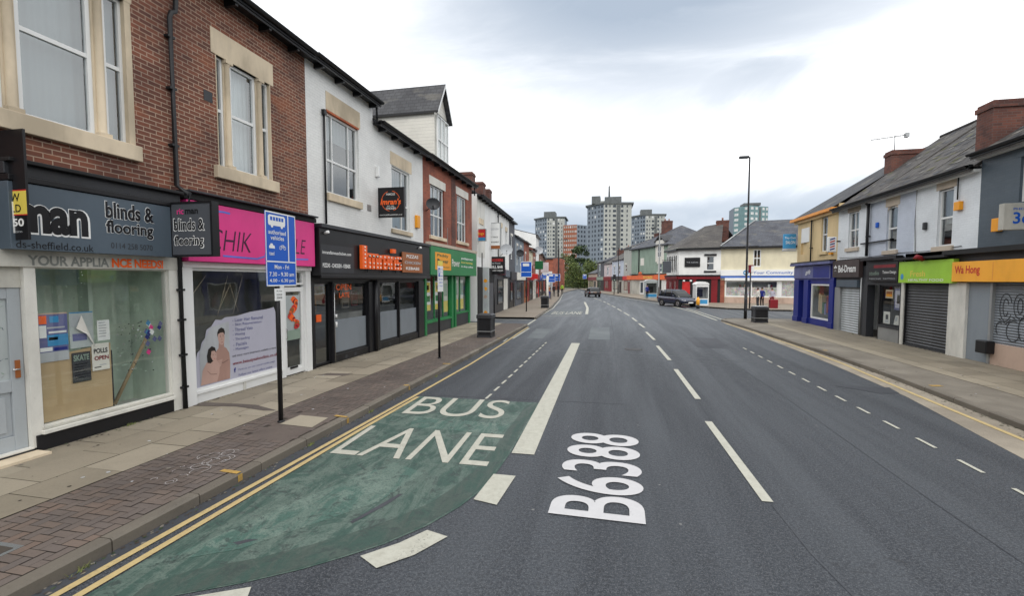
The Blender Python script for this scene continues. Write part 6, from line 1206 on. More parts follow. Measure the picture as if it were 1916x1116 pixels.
for lab, y, x0, x1, z0, z1, mt in (('round green shop sign', 56, -9.3, -8.3, 3.8, 4.8, 'green_d'), ('red shop sign', 52, -9.1, -8.3, 2.6, 3.2, 'red'), ('pink and white stacked shop sign', 66, -10.1, -9.0, 3.6, 5.0, 'pinkw'), ('white shop sign', 70, -10.5, -9.0, 2.9, 3.8, 'white_flat'), ('dark red round-cornered shop sign', 47, -8.8, -8.0, 3.2, 4.0, 'darkred')):
    m = MB(); m.box(WORLD, x0, x1, y, y+.12, z0, z1, mt); m.box(WORLD, x0-.3, x0, y+.04, y+.08, (z0+z1)/2, (z0+z1)/2+.05, 'post'); tag(m.build('projecting_sign', None, .05), lab+' projecting over the far left pavement', 'sign')

# ================================================================ TOWERS
def tower(name, label, faces, back, z1, n, roofs, group=None, canopy=True, z0=0., tops='tower_b'):
    """faces: (p0,p1,wall,[window columns as (a,b,mat)]) seen from the street; back: closing corner points"""
    c = faces[0][0]; T = thing(name, label, 'building', (c[0], c[1], 0), group); cnt = 0; rest = MB()
    for p0, p1, wm, cols in faces:
        F, l = seg(p0, p1); m = MB(); m.poly(F, [(0, 0, z0), (l, 0, z0), (l, 0, z1), (0, 0, z1)], wm)
        m.build('wall', T)
        for k in range(n-1, -1, -1):
            za = z0+(z1-z0)*(k+.28)/n; zb = z0+(z1-z0)*(k+.78)/n
            for a, b, mt in cols:
                if mt == 'tower_c': continue
                if cnt < 98: w = MB(); w.box(F, l*a, l*b, .01, .08, za, zb, mt if random.random() < .85 else 'win_lit'); w.build('window', T); cnt += 1
                else: rest.box(F, l*a, l*b, .01, .08, za, zb, mt)
        for a, b, mt in cols:
            if mt == 'tower_c': w = MB(); w.box(F, l*a, l*b, .005, .1, z0, z1*.985, mt); w.build('stair_strip', T)
    if rest.v: o = rest.build('window', T); o['kind'] = 'stuff'
    pts = [f[0] for f in faces]+[faces[-1][1]]+list(back); m = MB()
    for a, b in zip([faces[-1][1]]+list(back), list(back)+[faces[0][0]]): m.poly(WORLD, [(*a, z0), (*b, z0), (*b, z1), (*a, z1)], 'tower_a')
    m.poly(WORLD, [(*p, z1-.01) for p in pts], 'tower_c'); m.build('rear_wall', T, recalc=False)
    cx_ = sum(p[0] for p in pts)/len(pts); cy_ = sum(p[1] for p in pts)/len(pts)
    if canopy: m = MB(); m.slab(WORLD, [(cx_+(p[0]-cx_)*1.09, cy_+(p[1]-cy_)*1.05) for p in pts], z1, z1+.9, 'tower_c'); m.build('canopy', T)
    for x0, x1, y0, y1, h, mt in roofs: m = MB(); m.box(WORLD, x0, x1, y0, y1, z1+.9, z1+.9+h, mt); m.build('plant_room', T)
    return T
tg = 'tower blocks beyond the street'
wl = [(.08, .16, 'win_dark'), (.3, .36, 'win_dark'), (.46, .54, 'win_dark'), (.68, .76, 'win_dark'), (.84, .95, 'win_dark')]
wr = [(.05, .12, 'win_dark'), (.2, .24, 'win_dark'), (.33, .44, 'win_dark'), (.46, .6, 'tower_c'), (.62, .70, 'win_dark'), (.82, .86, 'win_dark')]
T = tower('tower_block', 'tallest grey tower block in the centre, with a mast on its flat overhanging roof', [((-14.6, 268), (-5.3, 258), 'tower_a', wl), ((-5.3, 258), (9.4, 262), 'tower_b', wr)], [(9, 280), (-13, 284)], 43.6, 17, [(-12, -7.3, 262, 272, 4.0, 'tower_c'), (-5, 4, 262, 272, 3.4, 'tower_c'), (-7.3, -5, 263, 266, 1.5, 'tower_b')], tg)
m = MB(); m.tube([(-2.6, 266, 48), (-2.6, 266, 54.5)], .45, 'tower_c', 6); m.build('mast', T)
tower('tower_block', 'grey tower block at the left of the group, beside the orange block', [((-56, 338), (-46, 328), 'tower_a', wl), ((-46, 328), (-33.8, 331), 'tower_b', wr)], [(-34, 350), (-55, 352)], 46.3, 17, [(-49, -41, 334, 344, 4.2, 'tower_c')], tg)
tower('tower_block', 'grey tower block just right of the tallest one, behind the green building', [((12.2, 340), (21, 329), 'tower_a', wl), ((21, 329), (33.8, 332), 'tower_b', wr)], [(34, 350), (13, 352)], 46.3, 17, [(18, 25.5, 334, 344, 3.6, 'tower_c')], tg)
tower('tower_block', 'orange brick coloured flat-topped block between two grey towers', [((-34.5, 330), (-25, 328), 'tower_o', [(a, a+.07, 'tower_b') for a in (.06, .2, .34, .48, .62, .76, .9)]), ((-25, 328), (-18.5, 335), 'tower_a', [(.1, .25, 'win_dark'), (.4, .55, 'win_dark'), (.7, .85, 'win_dark')])], [(-19, 350), (-34, 350)], 41, 13, [], tg, canopy=False)
tower('tower_block', 'pale teal glass tower standing alone behind the corner shops on the right', [((76.5, 330), (84, 322), 'tower_g', [(.05, .3, 'win_lit'), (.4, .6, 'tower_g'), (.7, .9, 'win_lit')]), ((84, 322), (97, 330), 'tower_g', [(.05, .2, 'win_lit'), (.3, .42, 'win_lit'), (.5, .6, 'tower_c'), (.68, .8, 'win_lit'), (.88, .97, 'win_lit')])], [(97, 345), (77, 345)], 49.6, 15, [(82, 92, 328, 338, 1.6, 'tower_c')], tg, canopy=False)
# ================================================================ TREES
def tree(label, x, y, h, r, mats, seed, n=2600, trunk=.25, group='trees at the end of the road', base=.25, z0=0.):
    rnd = random.Random(seed); T = thing('tree', label, 'tree', (x, y, z0), group); m = MB(); top = h*.75
    m.tube([(x, y, z0-.1), (x+.05*h*rnd.uniform(-1, 1), y, z0+h*.3), (x+.08*h*rnd.uniform(-1, 1), y, z0+top)], [trunk, trunk*.7, trunk*.2], 'bark', 8)
    cl = []
    for k in range(26):
        a = rnd.random()*6.283; t = rnd.uniform(base, 1); rr = r*math.sqrt(max(.05, 1-((t-.52)/.62)**2))*rnd.uniform(.35, 1.0); c = Vector((x+rr*math.cos(a), y+rr*math.sin(a), z0+h*t)); cl.append((c, r*rnd.uniform(.2, .42)))
        if k % 3 == 0: m.tube([(x, y, z0+h*t*.55), (x+rr*.5*math.cos(a), y+rr*.5*math.sin(a), z0+h*t*.8), tuple(c)], [trunk*.4, trunk*.25, trunk*.08], 'bark', 5)
    m.build('trunk', T); m = MB()
    for k in range(n):
        c, q = rnd.choice(cl); d = Vector((rnd.gauss(0, 1), rnd.gauss(0, 1), rnd.gauss(0, .8))); d = d/d.length*q*rnd.uniform(.5, 1.12); p = c+d
        s = rnd.uniform(.09, .2)*max(1, h/9); u = Vector((rnd.uniform(-1, 1), rnd.uniform(-1, 1), rnd.uniform(-.6, .6))).normalized(); v = u.cross(Vector((rnd.uniform(-1, 1), rnd.uniform(-1, 1), 1))).normalized()
        mt = mats[0] if rnd.random() < .55 else rnd.choice(mats)
        m.poly(WORLD, [tuple(p-u*s-v*s*.5), tuple(p+u*s-v*s*.6), tuple(p+u*s*.8+v*s*.6), tuple(p-u*s*.7+v*s*.7)], mt)
    m.build('crown', T, recalc=False); return T
tree('broad mid-green bushy tree at the end of the road, right of the brick block', -9.8, 136, 8.2, 5.0, ['leaf', 'leaf3', 'leaf2'], 1, 7000, base=.12)
tree('wide yellowish-green bushy tree behind the silver car', -4.6, 138, 6.9, 4.6, ['leaf', 'leaf3', 'leaf'], 2, 6000, base=.1)
tree('tall dark tree rising behind the bushy trees, in front of the tallest tower', -10.0, 150, 12.5, 3.8, ['leaf2', 'leaf2', 'leaf'], 3, 5500)
tree('dark green tree directly behind the brick block on the left', -15.5, 150, 10.5, 4.0, ['leaf2', 'leaf', 'leaf2'], 4, 2800, base=.1)
tree('low dark shrub-like tree at the right end of the tree group', .6, 142, 5.4, 3.6, ['leaf2', 'leaf', 'leaf3'], 5, 2600, base=.08)
m = MB(); rnd = random.Random(9)
for k in range(9000):
    x_ = rnd.uniform(-30, 30); y_ = rnd.uniform(160, 172); z_ = rnd.uniform(0, 4.2+1.5*math.sin(x_*.4)); s = rnd.uniform(.25, .5)
    m.poly(WORLD, [(x_-s, y_, z_), (x_+s*.7, y_+rnd.uniform(-.3, .3), z_-.1), (x_+s, y_, z_+s), (x_-s*.4, y_+rnd.uniform(-.3, .3), z_+s*1.1)], rnd.choice(['leaf', 'leaf2', 'leaf2']))
o = tag(m.build('far_woodland', recalc=False), 'dark belt of far-off trees closing the view under the towers', 'woodland'); o['kind'] = 'stuff'
struct(MB().poly(WORLD, [(-38, 146, .06), (40, 146, .06), (40, 175, .06), (-38, 175, .06)], 'leaf2').build('grass_bank'))

# ================================================================ STREET FURNITURE
def post_mesh(x, y, z0, z1, r, mat='post', n=12, base=.0):
    m = MB(); m.tube([(x, y, z0), (x, y, z1)], r, mat, n)
    m.rings([[Vector((x+math.cos(a*math.pi/6)*q, y+math.sin(a*math.pi/6)*q, zz)) for a in range(12)] for q, zz in ((r*1.5, z0), (r*1.5, z0+.02), (r, z0+.03))], mat, cap=False)
    return m
# bus lane sign
B_ = thing('bus_lane_sign', 'large nearest blue bus lane sign with times, on a black post before the pink shop', 'road sign', (-5.42, 6.69, .12))
post_mesh(-5.42, 6.69, .12, 3.45, .038).build('post', B_)
FS = Fr((-5.36, 6.38), (-.045, 1)); W_, zb, zt, zm = .76, 2.40, 3.60, 2.80
m = MB(); m.box(FS, 0, W_, -.008, 0, zb, zt, 'blue_sign'); m.box(FS, .15, .45, -.03, -.008, 2.6, 2.64, 'steel'); m.box(FS, .15, .45, -.03, -.008, 3.3, 3.34, 'steel'); m.build('board', B_, .003)
m = MB(); e = .003
for q in ((.0, W_, zt-.02, zt), (.0, W_, zb, zb+.02), (0, .018, zb, zt), (W_-.018, W_, zb, zt), (0, W_, zm-.01, zm+.01)): m.poly(FS, [(q[0], e, q[2]), (q[1], e, q[2]), (q[1], e, q[3]), (q[0], e, q[3])], 'white_flat')
m.poly(FS, [(.55, e, zm), (.575, e, zm), (.575, e, zt-.02), (.55, e, zt-.02)], 'white_flat')
m.poly(FS, [(.09, e, 3.38), (.47, e, 3.38), (.49, e, 3.42), (.49, e, 3.52), (.46, e, 3.55), (.1, e, 3.55), (.07, e, 3.52), (.07, e, 3.41)], 'white_flat')
for k in range(5): u = .12+k*.068; m.poly(FS, [(u, e+.001, 3.46), (u+.052, e+.001, 3.46), (u+.052, e+.001, 3.52), (u, e+.001, 3.52)], 'blue_sign')
for u in (.16, .4): m.poly(FS, [(u+.03*math.cos(k*.63), e+.001, 3.375+.03*math.sin(k*.63)) for k in range(10)], 'white_flat')
m.text(FS, 'authorised', .07, .50, 3.24, 3.31, e, 'white_flat', .01); m.text(FS, 'vehicles', .12, .45, 3.15, 3.22, e, 'white_flat', .01)
m.poly(FS, [(.08, e, 3.01), (.22, e, 3.01), (.21, e, 3.055), (.18, e, 3.06), (.16, e, 3.09), (.12, e, 3.09), (.1, e, 3.06), (.08, e, 3.05)], 'white_flat')
for c in (.36, .46): m.rings([[FS.p(c+q*math.cos(k*.5236), e, 3.03+q*math.sin(k*.5236)) for k in range(12)] for q in (.032, .024)], 'white_flat', cap=False)
stroke(m, FS, [(.36, 3.03), (.39, 3.075), (.44, 3.075), (.46, 3.03)], .008, e, 'white_flat'); stroke(m, FS, [(.39, 3.075), (.41, 3.03), (.44, 3.075)], .008, e, 'white_flat')
m.text(FS, 'taxi', .08, .2, 2.9, 2.96, e, 'white_flat', .01); m.text(FS, 'Mon - Fri', .2, .56, 2.68, 2.75, e, 'white_flat', .01); m.text(FS, '7.30 - 9.30 am', .07, .69, 2.56, 2.63, e, 'white_flat', .01); m.text(FS, '4.00 - 6.30 pm', .07, .69, 2.45, 2.52, e, 'white_flat', .01)
m.build('symbols', B_, recalc=False)
m = MB(); FQ = Fr((-5.37, 6.55), (-.045, 1)); m.box(FQ, .02, .24, -.005, 0, 2.16, 2.36, 'white_flat'); m.build('small_plate', B_)
m = MB()
for k in range(3): m.text(FQ, ['At any', 'time', 'zone'][k], .06, .2, 2.30-k*.055, 2.335-k*.055, .002, 'black')
m.build('plate_lettering', B_, recalc=False)
# parking plate post
B_ = thing('parking_sign', 'narrow white parking plate with a yellow top on a slim black post', 'road sign', (-5.13, 13.24, .12)); post_mesh(-5.13, 13.24, .12, 3.12, .036).build('post', B_)
FS = Fr((-5.08, 13.02), (.0, 1)); m = MB(); m.box(FS, .02, .46, -.006, 0, 2.15, 2.92, 'white_flat'); m.box(FS, .04, .44, -.0061, .0, 2.93, 3.08, 'yellow'); m.build('plate', B_)
m = MB(); m.poly(FS, [(.06, .002, 2.6), (.2, .002, 2.6), (.2, .002, 2.86), (.06, .002, 2.86)], 'blue_sign'); m.text(FS, 'P', .09, .17, 2.64, 2.82, .004, 'white_flat', .03)
for k in range(6): m.text(FS, ['Mon - Sat', '8 am - 6 pm', '30 mins', 'No return', 'within', '1 hour'][k], .24 if k < 2 else .08, .42, 2.8-k*.1, 2.86-k*.1, .002, 'blue_sign')
m.build('lettering', B_, recalc=False)
# far bus lane signs and posts
def far_sign(label, x, y, z1, w, h, mat='blue_sign', off=0.):
    T = thing('road_sign', label, 'road sign', (x, y, .12)); post_mesh(x, y, .12, z1, .045, n=8).build('post', T)
    F = Fr((x-w/2+off, y-.06), (1, 0)); m = MB(); m.box(F, 0, w, -.01, 0, z1-h, z1, mat); m.build('board', T); m = MB(); e = .004
    for q in ((.0, w, z1-.05, z1), (0, w, z1-h, z1-h+.05), (0, .04, z1-h, z1), (w-.04, w, z1-h, z1), (0, w, z1-h*.68, z1-h*.65)): m.poly(F, [(q[0], e, q[2]), (q[1], e, q[2]), (q[1], e, q[3]), (q[0], e, q[3])], 'white_flat')
    m.poly(F, [(w*.2, e, z1-h*.3), (w*.75, e, z1-h*.3), (w*.75, e, z1-h*.12), (w*.2, e, z1-h*.12)], 'white_flat'); m.build('symbols', T, recalc=False); return T
far_sign('blue bus lane sign on a black post past the side street, left pavement', -6.41, 34.7, 3.9, .87, 1.2)
far_sign('small blue sign beyond the second bin on the left pavement', -7.0, 49, 3.2, .8, .6); far_sign('small square blue sign farther on, second past the second bin', -7.6, 58, 3.3, 1.1, 1.1); far_sign('farthest small blue sign before the brick block', -9.9, 84, 3.6, 1.2, 1.3)
far_sign('tiny blue round-like sign by the trees at the road end', -7.3, 124, 4.0, 1.0, 1.2)
def plain_post(label, x, y, z1, r=.045, mat='post', name='post'): return tag(post_mesh(x, y, .1, z1, r, mat, 8).build(name), label, 'post')
plain_post('slim black post standing behind the near litter bin', -6.23, 24.2, 2.7, .04); plain_post('thin black post beyond the second litter bin', -6.9, 46, 3.0, .04); plain_post('white tapering post just behind the second litter bin', -6.1, 44, 2.9, .11, 'stone_w')
def bin_(label, x, y, w=.66, h=1.0, z0=.12, group='black litter bins on the pavements', rot=0., tint='black'):
    T = thing('litter_bin', label, 'litter bin', (x, y, z0), group); F = WORLD; m = MB(); a = w/2
    m.box(F, x-a+.03, x+a-.03, y-a+.03, y+a-.03, z0+.06, z0+h*.8, tint)
    for s in (-1, 1): m.box(F, x+s*(a-.03)-.025, x+s*(a-.03)+.025, y-a+.0, y-a+.05, z0, z0+h*.82, 'char'); m.box(F, x+s*(a-.03)-.025, x+s*(a-.03)+.025, y+a-.05, y+a, z0, z0+h*.82, 'char')
    m.build('body', T, .015); m = MB(); m.box(F, x-a, x+a, y-a, y+a, z0, z0+.07, 'char'); m.box(F, x-a-.005, x+a+.005, y-a-.005, y+a+.005, z0+.24, z0+.27, 'steel'); m.build('base', T)
    m = MB(); q = lambda k, z: [Vector((x-k, y-k, z)), Vector((x+k, y-k, z)), Vector((x+k, y+k, z)), Vector((x-k, y+k, z))]; m.rings([q(a+.02, z0+h*.8), q(a+.02, z0+h*.95), q(a-.06, z0+h)], 'char', smooth=False); m.build('lid', T, .01)
    m = MB(); m.box(F, x-a*.6, x+a*.6, y-a-.024, y-a-.012+.02, z0+h*.84, z0+h*.92, 'room_dark'); m.build('opening', T); return T
bin_('black square litter bin on the left pavement by the green shop', -5.18, 18.75, .62, .98); bin_('dark litter bin farther down the left pavement past the side street', -5.68, 39.5, .62, 1.02); bin_('black litter bin with a pale lid on the right corner by the tall lamp post', 8.1, 28.5, .70, .90)
m = MB(); m.box(WORLD, 7.76, 8.44, 28.16, 28.84, 1.021, 1.03, 'grey_txt'); tag(m.build('bin_lid_plate'), 'pale ash tray plate lying on the right corner bin', 'plate')
def lamp(label, x, y, h, arm, mat='post', r=.065, name='street_lamp', group='street lamps'):
    T = thing(name, label, 'street lamp', (x, y, .12), group); m = MB(); m.tube([(x, y, .12), (x, y, 1.6)], r*1.45, mat, 12); m.tube([(x, y, 1.6), (x, y, 1.68), (x, y, h-.25), (x, y, h)], [r*1.45, r, r*.72, r*.7], mat, 12)
    m.tube([(x, y, h-.12), (x+arm*.5, y, h-.02), (x+arm, y, h)], .03, mat, 8); m.build('post', T)
    m = MB(); s = 1 if arm > 0 else -1; m.box(WORLD, x+arm-.05*s, x+arm+.5*s, y-.13, y+.13, h-.06, h+.06, 'char'); m.build('lantern', T, .03); m = MB(); m.box(WORLD, x+arm, x+arm+.42*s, y-.1, y+.1, h-.075, h-.061, 'curtain'); m.build('lens', T); m = MB(); m.box(WORLD, x-.06, x+.06, y-.112, y-.09, .6, 1.3, 'char'); m.build('door', T); return T
lamp('tall black street lamp on the right corner, lantern towards the road', 7.95, 30.8, 9.9, -.1)
lamp('tall pale grey street lamp by the phone kiosks in front of the sage green building', 5.35, 58, 8.7, -.5, 'steel', .09)
lamp('thin black street lamp on the far left pavement, nearer one', -7.6, 66, 8.2, .8, 'post', .07); lamp('thin black street lamp on the far left pavement, farther one', -10.0, 88, 8.5, .9, 'post', .08); lamp('dark street lamp on the far right in front of the pinkish house', .9, 84, 8.2, -.8, 'post', .08)
# crossing post with red-and-white head near the pharmacy
T = thing('signal_post', 'dark post with a red and white head in front of the pharmacy', 'signal post', (11.2, 42.2, .12)); post_mesh(11.2, 42.2, .12, 3.4, .06, n=8).build('post', T); m = MB(); m.box(WORLD, 11.03, 11.4, 42.05, 42.3, 3.1, 3.75, 'darkred'); m.box(WORLD, 11.2, 11.42, 42.02, 42.06, 3.12, 3.65, 'white_flat'); m.build('head', T, .02)
T = thing('traffic_signal', 'dark traffic signal on the far right pavement by the pinkish house', 'signal post', (.2, 79, .12)); post_mesh(.2, 79, .12, 3.0, .07, n=8).build('post', T); m = MB(); m.box(WORLD, 0, .45, 78.8, 79.1, 2.3, 3.4, 'black'); m.build('head', T); m = MB(); m.box(WORLD, .14, .34, 78.78, 78.8, 2.4, 2.6, 'teal_wall'); m.build('lens', T)
def kiosk(label, x, y, w, h, rot, wm, name='phone_kiosk'):
    T = thing(name, label, 'phone kiosk', (x, y, .12)); U = (math.cos(rot), math.sin(rot)); F = Fr((x-U[0]*w/2, y-U[1]*w/2), U); m = MB()
    for u0, u1, d0, d1 in ((0, .06, -w, 0), (w-.06, w, -w, 0), (0, w, -w, -w+.05)): m.box(F, u0, u1, d0, d1, .12, h-.25, wm)
    m.box(F, .06, w-.06, -.05, 0, .12, .75, wm); m.box(F, .06, w-.06, -.05, 0, h-.5, h-.25, wm); m.build('case', T, .01)
    m = MB(); n = 8; R_ = [[F.p(w/2+(w/2+.04)*math.cos(math.pi*k/n), d, h-.28+.28*math.sin(math.pi*k/n)) for k in range(n+1)] for d in (.04, -w-.04)]; m.rings(R_, wm, cap=False, closed=False)
    for R1 in R_: m.poly(WORLD, [tuple(v) for v in R1], wm)
    m.build('roof', T, recalc=False); m = MB(); m.poly(F, [(.06, -.02, .75), (w-.06, -.02, .75), (w-.06, -.02, h-.5), (.06, -.02, h-.5)], 'glass'); m.build('glass', T); m = MB(); m.box(F, .3, w-.3, -w+.06, -w+.3, .9, 1.6, 'char'); m.build('telephone', T)
    m = MB(); m.poly(F, [(.1, .004, .25), (w-.1, .004, .25), (w-.1, .004, .65), (.1, .004, .65)], 'sky_sign'); m.build('sticker', T); return T
kiosk('white arched phone kiosk in front of the pub, right of the dark blue SUV', 8.25, 46.6, 1.15, 2.35, .12, 'upvc'); kiosk('pale arched kiosk with blue-green glass in front of the sage green building', 5.0, 64, 1.5, 2.6, .1, 'pale')
m = MB(); m.rings([[Vector((7.3+math.cos(a*math.pi/5)*r, 43.2+math.sin(a*math.pi/5)*r, z)) for a in range(10)] for r, z in ((.14, 0.), (.14, .3), (.12, .32), (.16, .34), (.15, .8), (.09, .95), (.02, 1.0))], lambda i, j: 'char' if i < 2 else 'amber'); tag(m.build('bollard'), 'stubby yellow bollard with a dark foot beside the front of the dark blue SUV', 'bollard')
# ================================================================ CARS
def car(label, x, y, head, L_=4.2, Wd_=1.8, H_=1.6, body='car_blue', kind='suv', group='cars on the street'):
    """profile lofted along the length; built at the origin facing +X then turned"""
    T = thing('car', label, 'car', (0, 0, 0), group); a = L_/2; w = Wd_/2
    zb = .32; bel = H_*.60
    st = [(-a, .55, .82, .60), (-a+.05, .38, .97, bel-.05), (-a+.35, zb, 1.0, bel+.02), (-a*.5, zb-.04, 1.0, bel), (0, zb-.04, 1.0, bel-.02), (a*.32, zb-.04, 1.0, bel-.04), (a*.55, zb-.02, .98, bel-.06), (a*.8, zb, .95, bel-.16), (a-.1, .36, .86, bel-.30), (a, .45, .72, bel-.42)]
    R_ = []
    for X, z0, k, z1 in st:
        ww = w*k; R_.append([Vector(q) for q in ((X, -ww*.8, z0), (X, -ww, z0+.12), (X, -ww*1.0, z0+(z1-z0)*.55), (X, -ww*.97, z1-.06), (X, -ww*.86, z1), (X, 0, z1+.03), (X, ww*.86, z1), (X, ww*.97, z1-.06), (X, ww, z0+(z1-z0)*.55), (X, ww, z0+.12), (X, ww*.8, z0))])
    m = MB(); m.rings(R_, body)
    for X in (-a*.60, a*.62):       # dark wheel arches
        for s in (-1, 1): m.rings([[Vector((X+.40*math.cos(k*math.pi/8), s*(w*.93), .34+.40*math.sin(k*math.pi/8))) for k in range(16)], [Vector((X+.40*math.cos(k*math.pi/8), s*(w*1.005), .34+.40*math.sin(k*math.pi/8))) for k in range(16)]], 'rubber')
    m.build('body', T)
    g = [(-a+.22, .88, bel+.0, bel+.03), (-a+.42, .84, bel, H_-.10), (-a*.45, .84, bel, H_), (a*.05, .83, bel, H_-.02), (a*.2, .82, bel, H_-.1), (a*.62, .82, bel-.08, bel-.04)]
    G = []
    for X, k, z0, z1 in g: G.append([Vector(q) for q in ((X, -w*.9*k/.84, z0-.03), (X, -w*(.9-.16*(z1-z0)/(H_-bel))*k/.84, z1-.05*(z1-z0)), (X, -w*.60, z1), (X, 0, z1+.01), (X, w*.60, z1), (X, w*(.9-.16*(z1-z0)/(H_-bel))*k/.84, z1-.05*(z1-z0)), (X, w*.9*k/.84, z0-.03))])
    def gm(i, j): return body if (j in (1, 2, 3, 4) and i in (1, 2, 3)) else 'car_glass'
    m = MB(); m.rings(G, gm); m.build('cabin', T); m = MB()
    for s in (-1, 1):
        for X, dx in ((-a*.42, 0), (a*.06, .02), (-a+.5, -.12)): m.tube([(X, s*w*.915, bel-.03), (X+dx*2, s*w*.77, H_-.05)], .035, body, 5)
    m.build('pillars', T); 
    for X in (-a*.60, a*.62):
        for s in (-1, 1):
            q = MB(); q.tube([(X, s*(w-.20), .33), (X, s*(w-.19), .33), (X, s*(w-.02), .33), (X, s*(w), .33)], [.31, .33, .33, .30], 'rubber', 20); wh = q.build('wheel', T); q = MB(); q.tube([(X, s*(w-.03), .33), (X, s*(w+.012), .33)], [.2, .19], 'chrome', 14); q.build('rim', wh)
            q = MB(); q.tube([(X, s*(w+.0), .33), (X, s*(w+.02), .33)], .06, 'rubber', 8); q.build('hub', wh)
    for s in (-1, 1):
        q = MB(); q.rings([[Vector((X, s*w*y_, z)) for X, y_, z in P] for P in (((a-.32, .86, bel-.38), (a-.30, .86, bel-.24), (a-.12, .60, bel-.3), (a-.06, .6, bel-.42)), ((a-.28, .90, bel-.38), (a-.26, .90, bel-.24), (a-.05, .62, bel-.3), (a+.0, .62, bel-.42)))], 'white_flat', smooth=False); q.build('headlight', T)
        q = MB(); q.box(WORLD, -a-.005, -a+.16, s*w*.80, s*w*.97, bel-.24, bel-.08, 'tail_red'); q.build('tail_light', T); q = MB(); q.box(WORLD, a*.3, a*.36+.06, s*(w+.0), s*(w+.18), bel-.02, bel+.14, body); q.build('mirror', T, .03)
        q = MB(); q.box(WORLD, a*-.06, a*.02, s*(w*.985), s*(w*1.01), bel-.14, bel-.11, 'chrome'); q.build('handle', T)
    q = MB(); q.box(WORLD, a-.10, a+.01, -.3, .3, .42, .60, 'black'); q.build('grille', T); q = MB(); q.box(WORLD, a+.012, a+.022, -.26, .26, .38, .49, 'white_flat'); q.build('number_plate', T); q = MB(); q.box(WORLD, -a-.03, -a+.06, -.24, .24, .66, .76, 'peach'); q.build('number_plate', T)
    q = MB(); q.box(WORLD, -a-.04, -a+.2, -w*.85, w*.85, .34, .5, 'black'); q.build('bumper', T, .04)
    T.location = (x, y, 0); T.rotation_euler = (0, 0, head); return T
def carpaint(n, c):
    t = NT(n); t.col(c); t.rough(.3); t.b.inputs['Coat Weight'].default_value = .8; t.b.inputs['Metallic'].default_value = .3; M[n] = t.m
carpaint('car_blue', (.018, .025, .055, 1)); carpaint('car_black', (.012, .012, .014, 1)); carpaint('car_silver', (.35, .38, .42, 1))
t_ = NT('car_glass'); t_.col((.015, .018, .02, 1)); t_.rough(.06); M['car_glass'] = t_.m; M['tail_red'] = paint('tail_light_red', (.16, .008, .008, 1), .2, .05)
car('dark blue SUV parked at the right corner, facing towards the camera', 5.95, 46.4, math.atan2(-3.5, 2.0), 3.95, 1.72, 1.62, 'car_blue')
car('black hatchback driving away in the middle of the road', -3.0, 70.5, math.atan2(1, -.25), 4.0, 1.74, 1.42, 'car_black')
car('silver car parked at the far end of the road in front of the trees', -3.9, 124, math.atan2(-.2, 1), 4.3, 1.8, 1.5, 'car_silver')
